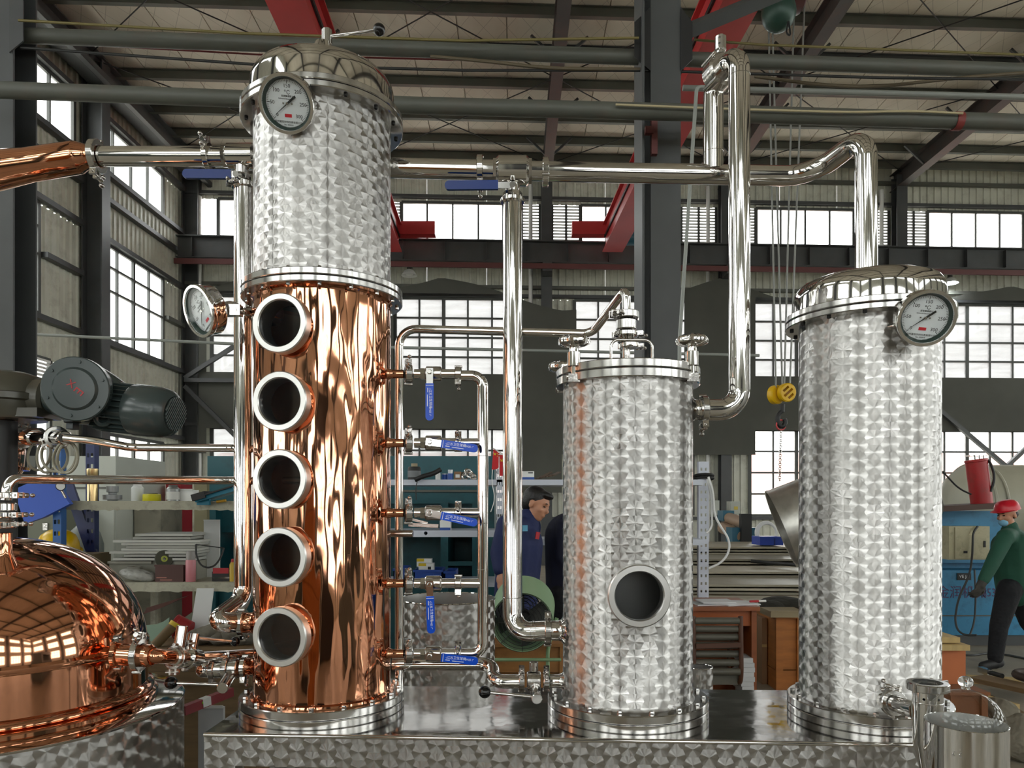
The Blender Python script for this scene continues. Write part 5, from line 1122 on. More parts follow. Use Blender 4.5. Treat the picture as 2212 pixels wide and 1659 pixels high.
for (x0, x1, yt, yb_) in ((60, 590, 1082, 1101), (60, 590, 1258, 1277)):
    mb = MB(); a, b = at(x0, yt, YR), at(x1, yb_, YR); mb.bx(a.x, b.x, YR, YR+0.5, a.z-0.02, a.z)
    # front lip with a torn lower edge
    n = 60; poly = [(0, 0)]; L = b.x-a.x; h = a.z-b.z
    for k in range(n+1): poly.append((L*k/n, -h-(random.random()**3)*0.008))
    poly.append((L, 0)); mb.prism(poly, (a.x, YR, a.z), (1, 0, 0), (0, 0, 1), 0.004); mb.build('shelf_board', CREAM, rk, smooth=0)
for px_ in (325, 560):
    mb = MB(); a = at(px_, 1276, YR+0.45); mb.bx(a.x, a.x+0.03, YR+0.45, YR+0.49, 0, a.z); mb.build('rear_post', CREAM, rk, smooth=0)
BRASS = mat('brass', (0.75, 0.56, 0.28), 1.0, 0.3); WPLAST = mat('translucent_plastic', '#d5d8d6', 0, 0.35)
lathething('brass_cylinder', 'tall brass cylinder standing on the upper cream shelf', 'cylinder', 200, 1081, YR+0.1, [(0, 0), (10.5, 0), (10.5, 67), (9, 69), (0, 69)], BRASS, [('collar', BRASS, [(11, 56), (11.5, 57), (11.5, 69), (9, 70)])])
lathething('plastic_jar', 'white translucent plastic jar on the upper cream shelf', 'jar', 297, 1081, YR+0.12, [(0, 0), (12, 0), (12.5, 2), (12.5, 28), (8, 33), (8, 36), (0, 36)], WPLAST, [('cap', WHITE, [(8.5, 33), (8.5, 38), (0, 38)])])
lathething('tape_tub', 'yellow plastic tub beside the white jar on the shelf', 'tub', 328, 1082, YR+0.08, [(0, 0), (18, 0), (18.5, 1), (18, 14), (16, 15), (0, 15)], mat('yellow_tub', '#c9c21f', 0, 0.35), [('lid', mat('grey_lid', '#5c5d52', 0, 0.4), [(12, 14), (12, 17), (0, 17)])])
lathething('paint_can', 'grey metal can with paper label on the upper cream shelf', 'can', 374, 1082, YR+0.1, [(0, 0), (13.5, 0), (13.5, 26), (10, 30), (0, 30)], mat('can_grey', '#8b8e8c', 0.6, 0.35), [('label', mat('can_label', '#c9c9c5', 0, 0.5), [(13.8, 3), (13.8, 20)]), ('cap', GREYST, [(9, 29), (9, 34), (0, 34)])])
lathething('valve_fitting', 'small grey cast fitting on the upper cream shelf', 'fitting', 243, 1079, YR+0.15, [(0, 0), (10, 0), (10, 7), (8, 8), (8, 18), (12, 19), (12, 32), (0, 32)], mat('zinc', '#8d9091', 0.5, 0.45), [('elbow', mat('zinc'), [(6, 2), (19, 3), (19, 13), (6, 14)])])
boxthing('paper_box', 'white paper box next to the grey can on the shelf', 'box', 389, 1058, 417, 1082, YR+0.12, 0.08, WHITE, [('flap', mat('off_white', '#c9cac6', 0, 0.6), 389, 1056, 417, 1060, 0.004)])
tt = thing('teal_grinder', 'teal tool case leaning on the upper cream shelf', 'tool', at(460, 1082, YR))
TEAL = mat('tool_teal', '#11708a', 0, 0.4)
mb = MB(); mb.beam(at(430, 1080, YR-0.02), at(512, 1056, YR-0.02), 0.12, 0.028); mb.build('body', TEAL, tt, smooth=0)
mb = MB(); mb.beam(at(424, 1076, YR-0.03), at(452, 1068, YR-0.03), 0.13, 0.036); mb.beam(at(452, 1069, YR-0.03), at(512, 1050, YR-0.03), 0.13, 0.008); mb.build('black_edge', RUBBER, tt, smooth=0)
mb = MB(); mb.box(at(440, 1084, YR-0.04), (0.07, 0.02, 0.035)); mb.build('foot', TEAL, tt, smooth=0)
sd = thing('screwdriver', 'screwdriver with amber handle on the upper cream shelf edge', 'tool', at(470, 1084, YR-0.02))
mb = MB(); mb.cyl(at(468, 1084, YR-0.03), at(488, 1081, YR-0.03), 0.008, seg=10); mb.build('handle', mat('amber', '#b98b1e', 0, 0.3), sd); mb = MB(); mb.cyl(at(458, 1082, YR-0.03), at(469, 1083, YR-0.03), 0.003, seg=8); mb.build('shank', STEEL, sd)
# blue foam board, dial and hoses in front of the rack
mb = MB(); o = at(40, 1125, YR-0.056); k = YR/F
mb.prism([(0, 60*k), (3*k, 68*k), (34*k, 82*k), (84*k, 84*k), (117*k, 36*k), (62*k, 8*k), (22*k, -6*k)], o, (1, 0, 0), (0, 0, 1), 0.035); tag(mb.build('foam_board', mat('foam_blue', '#3d5fc0', 0, 0.6), smooth=0), 'blue foam board propped beside the rack post', 'board')
dgz = thing('small_dial', 'small white dial gauge in front of the blue foam board', 'gauge', at(132, 1060, 4.12))
mb = MB(); mb.rcyl(at(131, 1050, 4.108), at(131, 1050, 4.075), 0.025, 0.003, 24); mb.build('case', RUBBER, dgz); mb = MB(); mb.cyl(at(131, 1050, 4.075), at(131, 1050, 4.073), 0.021, seg=24); mb.build('face', WHITE, dgz); mb = MB(); mb.cyl(at(132, 1058, 4.095), at(142, 1076, 4.1), 0.007, seg=10); mb.build('stem', STEEL, dgz)
HOSE = mat('clear_hose', '#8f8a78', 0, 0.35)
for k, (px, py, rx, ry, tilt) in enumerate(((85, 982, 24, 34, 0.3), (102, 985, 22, 36, 0.1), (118, 985, 28, 34, -0.2), (140, 988, 24, 34, 0.25), (146, 989, 22, 33, 0.1))):
    mb = MB(); pts = []
    for q in range(29):
        a = 2*PI*q/28; x = rx*math.cos(a); y = ry*math.sin(a); pts.append(at(px+x*math.cos(tilt)-y*math.sin(tilt), py+x*math.sin(tilt)+y*math.cos(tilt), 2.89-(px-20)/120*0.38+0.012*math.sin(a*2+k)))
    mb.tube(pts, 0.0048, 8); tag(mb.build('hose_coil', HOSE), 'loose loop of cloudy hose hanging under the feed pipe', 'hose', 'hose loops under the feed pipe')
# yellow hard hat, gas cylinder, cabinets
hh = thing('hard_hat', 'yellow safety helmet lying behind the copper dome', 'helmet', at(125, 1200, YR+0.16))
HY_ = mat('helmet_yellow', '#e0b400', 0, 0.3)
boxthing('carton', 'plain brown carton under the yellow safety helmet', 'box', 70, 1200, 182, 1258, YR+0.02, 0.28, mat('kraft_dull', '#7c6a4e', 0, 0.7), [('tape', mat('tape_tan2', '#a08c60', 0, 0.4), 120, 1200, 130, 1258, 0.002)])
hc = at(126, 1185, YR+0.16); mb = MB(); mb.ring(hc, (0.15, -0.25, 1), [(0.118, -0.01), (0.112, 0.0), (0.106, 0.04), (0.092, 0.075), (0.062, 0.10), (0.03, 0.112), (0.0, 0.115)], 40); mb.build('shell', HY_, hh)
mb = MB(); mb.ring(hc, (0.15, -0.25, 1), [(0.105, -0.012), (0.125, -0.016), (0.126, -0.010), (0.108, 0.0)], 40, True); mb.build('brim', HY_, hh)
lathething('gas_cylinder', 'grey gas cylinder with dark valve standing behind the rack post', 'cylinder', 183, 1640, 4.9, [(0, 0), (36, 0), (37, 8), (37, 455), (30, 480), (14, 497), (10, 500), (10, 510), (0, 510)], mat('cyl_grey', '#6c716c', 0, 0.4, var=0.1, vscale=6), [('valve', NAVY, [(5, 508), (5, 530), (12, 531), (12, 536), (0, 537)])])
PALE = mat('pale_cabinet', '#b3b7ae', 0, 0.5, var=0.05, vscale=3)
boxthing('machine_cabinet', 'pale grey machine cabinet standing behind the rack with a warning plate', 'cabinet', 112, 985, 250, 1640, 5.6, 0.8, PALE, [('door', PALE, 206, 1070, 249, 1600, 0.02), ('door', PALE, 135, 1070, 200, 1600, 0.02), ('panel_line', GREYST, 112, 1052, 250, 1056, 0.008), ('warning_plate', mat('warn_yellow', '#c9b24a', 0, 0.5), 204, 1137, 213, 1146, 0.026), ('vent', GREYST, 60, 985, 78, 1010, 0.01)])
boxthing('machine_cabinet', 'olive grey low machine cabinet beside the gas cylinder', 'cabinet', 60, 1100, 134, 1640, 5.2, 0.33, mat('olive_cab', '#6a6d5c', 0, 0.5), [('door', mat('olive_cab'), 66, 1110, 128, 1600, 0.02), ('handle', CAST, 98, 1130, 108, 1145, 0.03)])
boxthing('concrete_block', 'rough concrete pillar base behind the cream shelves', 'pillar', 290, 1095, 347, 1640, 5.85, 0.38, mat('rough_concrete', '#7e7a6c', 0, 0.8, var=0.2, vscale=3, dirt='#4a463d', dirt_amt=0.5, bump=0.3, bscale=12), [('plinth', mat('rough_concrete'), 289, 1560, 349, 1640, 0.02)])
boxthing('hydrant_box', 'red fire hydrant cabinet glimpsed behind the cream shelves', 'cabinet', 358, 1046, 390, 1640, 6.3, 0.25, mat('hydrant_red', '#98252c', 0, 0.4), [('door', mat('hydrant_red'), 361, 1050, 387, 1196, 0.015), ('lock', CAST, 378, 1120, 383, 1128, 0.03)])
boxthing('plywood_sheet', 'khaki plywood sheet standing between shelf and teal press', 'board', 420, 1046, 447, 1640, 6.0, 0.05, mat('khaki_ply', '#7b7558', 0, 0.6, var=0.15, vscale=4), [('edge_strip', CREAM, 416, 1046, 420, 1640, 0.004)])
pvc = mat('paper_white', '#d9dad8', 0, 0.7)
# boards stacked on the lower shelf
for k, (x0, x1, y) in enumerate(((292, 416, 1153), (285, 410, 1160), (240, 428, 1167), (262, 424, 1173), (270, 426, 1179), (258, 424, 1185), (236, 426, 1191), (266, 420, 1198), (240, 418, 1206))):
    mb = MB(); a, b = at(x0, y+5.2, YR+0.12), at(x1, y, YR+0.12); mb.bx(a.x, b.x, YR+0.12+0.01*(k % 3), YR+0.42, a.z, b.z)
    tag(mb.build('white_strip', mat('strip_%d' % (k % 3), ('#b8b8b0', '#a7a79e', '#c6c6be')[k % 3], 0, 0.6), smooth=0), ('top', 'second', 'third', 'fourth', 'fifth', 'sixth', 'seventh', 'eighth', 'lowest')[k]+' pale strip counted down the pile on the lower cream shelf', 'strip', 'strips piled on the lower shelf')
boxthing('carton', 'low grey carton under the pile of pale strips', 'box', 236, 1217, 424, 1257, YR+0.15, 0.25, mat('carton_grey', '#8e8c80', 0, 0.7), [('flap', mat('carton_grey'), 236, 1217, 330, 1222, 0.02)])
lathething('spray_can', 'pink spray can with grey cap on the lower cream shelf', 'can', 412, 1257, YR+0.05, [(0, 0), (10, 0), (10.5, 1), (10.5, 44), (9, 48), (0, 48)], mat('pink_can', '#c98088', 0, 0.35), [('cap', mat('cap_grey', '#8d8884', 0, 0.4), [(9.5, 47), (9.5, 63), (8, 66), (0, 66)])])
bxn = boxthing('patterned_box', 'dark brown box with zigzag print on the lower cream shelf', 'box', 335, 1221, 396, 1256, YR+0.03, 0.06, mat('brown_box', '#4c2e28', 0, 0.6), [('zigzag', mat('zigzag_pink', '#a06a5c', 0, 0.6), 338, 1246, 360, 1248, 0.002), ('zigzag', mat('zigzag_pink'), 346, 1251, 372, 1253, 0.002), ('rim', mat('brown_box'), 334, 1219, 397, 1223, 0.004)])
lathething('tape_roll', 'roll of grey tape standing among scraps on the lower shelf', 'tape', 292, 1232, YR+0.08, [(10, 0), (15, 0), (15, 8), (10, 8), (10, 0)], mat('tape_grey', '#7d7a70', 0, 0.5))
gd = thing('grinding_disc', 'dark abrasive disc leaning behind the patterned box', 'disc', at(354, 1218, YR+0.1)); mb = MB(); mb.rcyl(at(354, 1207, YR+0.128), at(355, 1207, YR+0.116), 0.05, 0.003, 28, 0.008); mb.build('wheel', mat('abrasive', '#4a4a3e', 0, 0.8), gd)
mb = MB(); mb.rcyl(at(355, 1207, YR+0.116), at(355.2, 1207, YR+0.113), 0.018, 0.001, 20, 0.008); mb.build('label_ring', mat('lime_label', '#a9b04a', 0, 0.5), gd)
bg_ = thing('plastic_bag', 'crumpled grey plastic bag on the lower cream shelf', 'bag', at(300, 1256, YR)); mb = MB(); mb.sphere(at(300, 1242, YR+0.07), (0.11, 0.07, 0.035), 14, 9, Matrix.Rotation(0.2, 3, 'Y')); mb.sphere(at(285, 1238, YR+0.08), (0.05, 0.05, 0.03), 12, 8); mb.build('sack', mat('bag_grey', '#a7a7a1', 0, 0.4, bump=0.9, bscale=18, bdist=0.03), bg_)
fs = thing('face_shield', 'clear face shield with black rim on the lower cream shelf', 'shield', at(452, 1230, YR))
mb = MB(); mb.tube([at(423, 1176, YR), at(424, 1205, YR-0.02), at(438, 1226, YR-0.04), at(460, 1226, YR-0.04), at(476, 1208, YR), at(484, 1184, YR+0.02)], 0.005, 8, 0.05); mb.tube([at(423, 1176, YR), at(484, 1184, YR+0.02)], 0.003, 6); mb.build('rim', RUBBER, fs)
mb = MB(); mb.prism([(0, 0), (0.15, -0.02), (0.12, -0.10), (0.04, -0.13), (0.004, -0.07)], at(424, 1177, YR+0.005), (1, 0, 0), (0, 0, 1), 0.002); mb.build('visor', MATS['gauge_glass'], fs, smooth=0)
boxthing('tool_battery', 'black and red tool battery on the lower cream shelf', 'battery', 458, 1236, 497, 1257, YR+0.05, 0.09, RUBBER, [('red_top', mat('tool_red', '#a8222a', 0, 0.4), 460, 1228, 494, 1240, 0.002), ('metal_strip', STEEL, 460, 1247, 496, 1251, 0.003)])
boxthing('leaning_board', 'white panel leaning upright behind the face shield', 'board', 440, 1133, 474, 1257, YR+0.3, 0.012, pvc, [('edge_strip', WHITE, 440, 1133, 474, 1136, 0.003)])
lathething('glue_bottle', 'small yellow glue bottle with red cap at the shelf end', 'bottle', 503, 1257, YR+0.06, [(0, 0), (7, 0), (7, 36), (4, 42), (0, 42)], mat('glue_yellow', '#c3a22c', 0, 0.4), [('cap', mat('tool_red'), [(4.5, 40), (3.5, 48), (0, 49)])])
# leaning things under the shelves
lean = thing('leaning_board', 'long white panel leaning under the lower cream shelf', 'board', at(435, 1370, 3.9)); mb = MB(); mb.prism([(0, 0), (38*.0024, 0), (50*.0024, 92*.0024), (14*.0024, 92*.0024)], at(413, 1362, 3.9), (1, 0, 0), (0, 0, 1), 0.012); mb.build('sheet', pvc, lean, smooth=0); mb = MB(); pxbox(mb, 413, 1360, 455, 1640, 4.0, 0.012); mb.build('lower_sheet', pvc, lean, smooth=0)
gcz = thing('mint_panel', 'mint green curved sheet lying beside the pot still', 'panel', at(345, 1372, 3.6)); mb = MB()
pp = [(0, 0.004), (.03, -.012), (.08, -.008), (.115, 0.02), (.118, .11), (.09, .09), (.05, .074), (0, .07)]; mb.prism(pp, at(317, 1380, 3.8), (1, 0, 0), (0, 0, 1), 0.01); mb.build('sheet', mat('mint', '#8fa894', 0, 0.6), gcz, smooth=0)
tbx = thing('cardboard_tube', 'brown cardboard tube with yellow tape end leaning by the still', 'tube', at(340, 1405, 3.3)); mb = MB(); mb.cyl(at(335, 1394, 3.62), at(378, 1348, 3.66), 0.024, seg=20); mb.build('tube', mat('tube_brown', '#6a5636', 0, 0.7), tbx); mb = MB(); mb.cyl(at(374, 1353, 3.656), at(380, 1345, 3.664), 0.026, seg=20); mb.build('tape_end', mat('tape_yellow', '#c4a71c', 0, 0.4), tbx)
rb = thing('red_bucket', 'red plastic bucket lying under the lower shelf', 'bucket', at(395, 1368, 3.7)); mb = MB(); mb.ring(at(403, 1359, 3.80), (-1, 0, 0.35), [(0, -0.02), (0.045, -0.02), (0.055, 0.06), (0.058, 0.062), (0.052, 0.06), (0.042, -0.015)], 24); mb.build('pail', mat('bucket_red', '#8e1f24', 0, 0.4), rb); mb = MB(); mb.torus(at(386, 1356, 3.80), (-1, 0, 0.35), 0.055, 0.004, 24, 6); mb.build('rim', mat('bucket_red'), rb)
lvv = thing('spirit_level', 'red spirit level with green vial lying across boards by the skid', 'tool', at(450, 1520, 2.85)); mb = MB(); mb.beam(at(396, 1535, 2.75), at(500, 1494, 2.95), 0.025, 0.034); mb.build('bar', mat('level_red', '#86202a', 0, 0.4), lvv, smooth=0)
a, b = at(396, 1535, 2.75), at(500, 1494, 2.95); mb = MB(); mb.beam(a.lerp(b, .36)+V((0, -0.004, 0.002)), a.lerp(b, .52)+V((0, -0.004, 0.002)), 0.026, 0.032); mb.build('vial_window', WHITE, lvv, smooth=0); mb = MB(); mb.cyl(a.lerp(b, .40)+V((0, -0.019, 0.004)), a.lerp(b, .48)+V((0, -0.019, 0.004)), 0.006, seg=10); mb.build('vial', mat('vial_green', '#8fd02a', 0, 0.2), lvv)
boxthing('white_board', 'white upright board under the spirit level', 'board', 428, 1528, 482, 1900, 2.95, 0.02, mat('dusty_white', '#b9babb', 0, 0.7, var=0.1, vscale=5), [('edge_strip', WHITE, 428, 1524, 482, 1530, 0.003)])
boxthing('scrap_crate', 'brown wooden scrap crate standing behind the outlet valves', 'crate', 300, 1404, 545, 1600, 3.55, 0.4, mat('old_wood', '#6d573a', 0, 0.7, var=0.2, vscale=5, stretch=(1, 1, 8)), [('slat', mat('old_wood'), 300, 1404, 545, 1425, 0.015), ('slat', mat('old_wood'), 300, 1450, 545, 1480, 0.015), ('slat', mat('old_wood'), 300, 1510, 545, 1540, 0.015)])
rgm = mat('rag_grey', '#6f6a5e', 0, 0.9, var=0.2, vscale=9, bump=0.8, bscale=14, bdist=0.03)
rg = thing('rag_heap', 'heap of grey rags behind the pot still outlet', 'rags', at(450, 1400, 3.5)); mb = MB()
for k in range(7): mb.sphere(V((at(428+k*17, 0, 3.7).x, 3.7, 0.985+0.012*(k % 3))), (0.06, 0.07, 0.042), 12, 8, Matrix.Rotation(k, 3, 'Z'))
mb.build('cloth', rgm, rg)
wr = thing('wood_offcut', 'dark red brown offcut board leaning under the lower shelf', 'board', at(345, 1330, 4.1)); mb = MB(); mb.prism([(0, 0), (0.02, .035), (.24, .10), (.10, .035)], at(315, 1325, 4.1), (1, 0, 0), (0, 0, 1), 0.03); mb.build('plank', mat('redbrown', '#4b2a20', 0, 0.7), wr, smooth=0); mb = MB(); mb.prism([(0, 0), (0.1, .06), (.2, .13), (.22, .03), (.2, -.914), (.05, -.914)], at(340, 1372, 4.15), (1, 0, 0), (0, 0, 1), 0.02); mb.build('sheet', mat('greygreen', '#6a6d5e', 0, 0.8), wr, smooth=0)
# ================================================================ centre
TEALM = mat('press_teal', '#0e4f58', 0, 0.45, var=0.12, vscale=2.5, dirt='#0a2c30', dirt_amt=0.5)
te = thing('press_brake', 'long teal press machine with dark throat behind the shelves', 'machine', at(760, 1400, 7.2))
mb = MB(); pxbox(mb, 448, 985, 1068, 1088, 7.2, 0.9); mb.build('upper_beam', TEALM, te, smooth=0)
mb = MB(); pxbox(mb, 455, 1088, 1062, 1150, 7.3, 0.7); mb.build('ram', TEALM, te, smooth=0)
for (x0, x1) in ((448, 466), (952, 968), (1020, 1034), (1050, 1068)):
    mb = MB(); a, b = at(x0, 1085, 7.15), at(x1, 1085, 7.15); mb.bx(a.x, b.x, 7.15, 8.0, 0, a.z); mb.build('frame_plate', TEALM, te, smooth=0)
mb = MB(); pxbox(mb, 448, 1270, 1068, 1440, 7.2, 0.8); mb.build('bed', TEALM, te, smooth=0)
mb = MB(); pxbox(mb, 460, 1150, 1060, 1440, 7.95, 0.05); mb.build('back_cover', TEALM, te, smooth=0)
mb = MB(); pxbox(mb, 964, 1213, 1022, 1222, 7.14, 0.05); pxbox(mb, 860, 1150, 960, 1156, 7.14, 0.05); mb.build('cross_rail', TEALM, te, smooth=0)
mb = MB(); pxbox(mb, 870, 1058, 1030, 1063, 7.18, 0.02); mb.build('trim_strip', GREYST, te, smooth=0)
YK = 6.1
RWHITE = mat('rack_white', '#c3c8d4', 0, 0.4, var=0.04, vscale=5)
wr_ = thing('white_rack', 'white perforated steel rack carrying tools behind the blue dressed man', 'rack', at(1100, 1300, YK))
perf_post(wr_, 1073, 1085, 985, YK, RWHITE); perf_post(wr_, 1509, 1531, 997, YK+0.3, RWHITE); perf_post(wr_, 780, 792, 985, YK, RWHITE, False)
for (x0, x1, y0, y1) in ((790, 1520, 1036, 1048), (790, 1080, 1146, 1160), (1085, 1520, 1165, 1178), (790, 1080, 1258, 1268)):
    mb = MB(); pxbox(mb, x0, y0, x1, y1, YK, 0.5); bm_ = mb.build('shelf_beam', RWHITE, wr_, smooth=0)
    if y0 == 1146: mb = MB(); mb.cyl(at(919, 1152, YK-0.02), at(919, 1152, YK)+V((0, 0.3, 0)), 0.015, seg=18); cut(bm_, mb)
zsh = 1036
lathething('oil_can', 'black oil drum can with label on the white rack shelf', 'can', 895, zsh, YK+0.15, [(0, 0), (14, 0), (14, 26), (12, 29), (0, 29)], RUBBER, [('label', mat('grey_label', '#6d7072', 0, 0.5), [(14.3, 6), (14.3, 20)]), ('cap', mat('beige_cap', '#9b8c70', 0, 0.5), [(7, 29), (7, 36), (0, 36)])])
gg = thing('grease_gun', 'black grease gun with thin cord on the white rack shelf', 'tool', at(920, 1036, YK)); mb = MB(); mb.tube([at(896, 1037, YK-0.04), at(915, 1028, YK-0.04), at(935, 1024, YK-0.02), at(952, 1014, YK)], 0.02, 10, 0.04); mb.build('barrel', RUBBER, gg); mb = MB(); mb.tube([at(901, 1040, YK-0.05), at(898, 1058, YK-0.05), at(899, 1080, YK-0.05)], 0.004, 6, 0.05); mb.build('cord', RUBBER, gg)
SILV = mat('silver_cap', '#b9bbbd', 0.7, 0.35); CBL = mat('can_blue', '#1d4d9c', 0, 0.35)
lathething('small_can', 'small blue spray can with silver cap on the white rack shelf', 'can', 973, zsh, YK+0.1, [(0, 0), (6, 0), (6, 14), (0, 14)], CBL, [('cap', SILV, [(5.5, 14), (5.5, 22), (0, 22)])])
lathething('small_can', 'wide blue can beside the grease gun on the white rack shelf', 'can', 961, zsh, YK+0.15, [(0, 0), (6.5, 0), (6.5, 13), (0, 13)], CBL, [('rim', SILV, [(6.8, 12), (6.8, 14), (0, 14)])])
lathething('small_can', 'small white can left of the blue cans on the white rack', 'can', 946, zsh, YK+0.1, [(0, 0), (5.5, 0), (5.5, 14), (4, 16), (0, 16)], WHITE, [('cap', SILV, [(4, 15), (4, 18), (0, 18)])])
boxthing('carton', 'small brown carton with white label on the white rack shelf', 'box', 981, 1018, 996, 1036, YK+0.1, 0.07, mat('kraft', '#8a6a4c', 0, 0.7), [('label', WHITE, 984, 1024, 993, 1031, 0.002)])
for k, (px, py, r_) in enumerate(((1004, 1028, 7), (1014, 1024, 8), (1022, 1030, 6), (1010, 1018, 5))):
    mb = MB(); q = at(px, py, YK+0.12); mb.torus(q, (0.5, -1, 0.3+0.2*k), m_(r_, YK), 0.010, 18, 8); mb.cyl(q-V((0.02, 0, 0.0)), q+V((0.02, -0.02, 0.01)), 0.01, seg=8); tag(mb.build('clamp_fitting', CAST), 'polished clamp fitting heaped on the white rack shelf', 'fitting', 'fittings heaped on the white rack')
boxthing('white_blue_box', 'white and blue product carton at the right of the thick downpipe', 'box', 1128, 1017, 1154, 1036, YK+0.1, 0.1, WHITE, [('blue_band', CBL, 1128, 1030, 1154, 1036, 0.002), ('lettering', mat('grey_label'), 1141, 1019, 1151, 1022, 0.0015)])
sm = thing('stamping_heap', 'bent dark metal offcuts on the right end of the white rack', 'scrap', at(1185, 1036, YK)); mb = MB()
for k in range(6): mb.beam(at(1160+k*7, 1034-k*1.5, YK+0.1), at(1178+k*6, 1026-3*(k % 3), YK+0.2), 0.03, 0.01)
mb.build('offcut', mat('rust_dark', '#5a4a3c', 0.3, 0.6), sm, smooth=0); sm.children[0]['kind'] = 'stuff'
for k, (px, lab) in enumerate(((1064, 'small red flag with yellow stars beside the thick downpipe'), (1079, 'small red flag with a yellow emblem half behind the thick downpipe'))):
    f = thing('paper_flag', lab, 'flag', at(px+4, 1036, YK-0.012)); mb = MB(); n = 6; vs_ = []
    y0, y1 = (970, 1020) if k == 0 else (986, 1028)
    cor = [at(px+2, y0, YK-0.012), at(px+22, y0+14, YK-0.012), at(px+12, y1-8, YK-0.012), at(px-2, y1-4, YK-0.012)] if k == 0 else [at(px-2, y0-2, YK-0.01), at(px+16, y0-4, YK-0.01), at(px+16, y1, YK-0.01), at(px-2, y1, YK-0.01)]
    mb.add(cor+[c_+V((0, 0.003, 0)) for c_ in cor], [(0, 1, 2, 3), (7, 6, 5, 4), (0, 4, 5, 1), (1, 5, 6, 2), (2, 6, 7, 3), (3, 7, 4, 0)]); mb.build('cloth', mat('flag_red', '#c3151f', 0, 0.6), f, smooth=0)
    mb = MB(); st = at(px+5, y0+11, YK-0.015) if k == 0 else at(px+4, y0+8, YK-0.013)
    if k == 0:
        def star(c_, R_): mb.prism([(R_*(1 if i % 2 == 0 else 0.4)*math.sin(PI*i/5), R_*(1 if i % 2 == 0 else 0.4)*math.cos(PI*i/5)) for i in range(10)], c_, (1, 0, 0), (0, 0, 1), 0.001)
        star(st, 0.014)
        for dx, dy in ((0.02, 0.006), (0.024, -0.006), (0.02, -0.018)): star(st+V((dx, 0, dy)), 0.005)
    else:
        mb.tube([st+V((0.008, 0, 0.010)), st+V((0.014, 0, 0)), st+V((0.004, 0, -0.010)), st+V((-0.008, 0, -0.006))], 0.0025, 6, 0.01); mb.beam(st+V((-0.008, 0, 0.008)), st+V((0.01, 0, -0.010)), 0.002, 0.005)
    mb.build('emblem', mat('flag_yellow', '#e8c92a', 0, 0.5), f, smooth=0)
    mb = MB(); mb.tube([at(px+1, y0-2, YK-0.012), at(px+22, y0+11, YK-0.012)] if k == 0 else [at(px-2, y0-4, YK-0.01), at(px+16, y0-6, YK-0.01)], 0.005, 6); mb.tube([at(px, y1-6, YK-0.012), at(px-2, 1040, YK-0.012), at(px+6, 1078, YK-0.02), at(px-4, 1106, YK-0.02)] if k == 0 else [at(px-1, y0, YK-0.01), at(px-1, 1036, YK-0.01)], 0.004, 6, 0.1); mb.build('stick', WHITE, f)
boxthing('white_blue_box', 'white carton with blue base on the lower white rack shelf', 'box', 950, 1124, 973, 1146, YK+0.05, 0.1, WHITE, [('blue_band', CBL, 950, 1140, 973, 1146, 0.002)])
gp = thing('metal_parts', 'flat grey machine parts lying on the lower white rack shelf', 'parts', at(910, 1146, YK)); mb = MB(); mb.beam(at(884, 1133, YK+0.1), at(948, 1136, YK+0.1), 0.1, 0.03); mb.beam(at(892, 1122, YK+0.15), at(925, 1130, YK+0.15), 0.08, 0.02); mb.build('plate', CAST, gp, smooth=0)
CRB = mat('crate_blue', '#14459e', 0, 0.4)
for (x0, x1, y0, y1, lab) in ((894, 955, 1231, 1257, 'blue plastic parts crate holding small product cartons'), (960, 984, 1234, 1257, 'narrow blue plastic parts crate next to the wide one'), (850, 876, 1228, 1257, 'blue plastic parts crate beside the slim pipe')):
    cb = thing('parts_crate', lab, 'crate', at((x0+x1)/2, y1, YK)); a, b = at(x0, y1, YK+0.02), at(x1, y0, YK+0.02); mb = MB()
    mb.bx(a.x, b.x, a.y, a.y+0.01, a.z, b.z); mb.bx(a.x, b.x, a.y+0.3, a.y+0.31, a.z, b.z); mb.bx(a.x, a.x+0.008, a.y, a.y+0.3, a.z, b.z); mb.bx(b.x-0.008, b.x, a.y, a.y+0.3, a.z, b.z); mb.bx(a.x, b.x, a.y, a.y+0.3, a.z, a.z+0.01); mb.build('tub', CRB, cb, smooth=0)
    mb = MB(); mb.bx(a.x-0.006, b.x+0.006, a.y-0.008, a.y+0.012, b.z-0.018, b.z); mb.bx(a.x+(b.x-a.x)*.3, b.x-(b.x-a.x)*.3, a.y-0.006, a.y, a.z+0.02, b.z-0.03); mb.build('rim', CRB, cb, smooth=0)
YBX = mat('box_yellow', '#d0b21a', 0, 0.5)
for (x0, x1, y0, y1, Y_, lab) in ((900, 932, 1207, 1224, YK+0.15, 'yellow topped white carton lying at the back of the blue crate'), (904, 937, 1217, 1233, YK+0.06, 'yellow and white carton with a wheel picture in the blue crate')):
    boxthing('small_carton', lab, 'box', x0, y0, x1, y1, Y_, 0.08, WHITE, [('yellow_band', YBX, x0, y0, (x0+x1)/2, y0+6, 0.002)]+([('wheel_print', RUBBER, x1-13, y1-9, x1-6, y1-3, 0.0015)] if x0 == 904 else []))
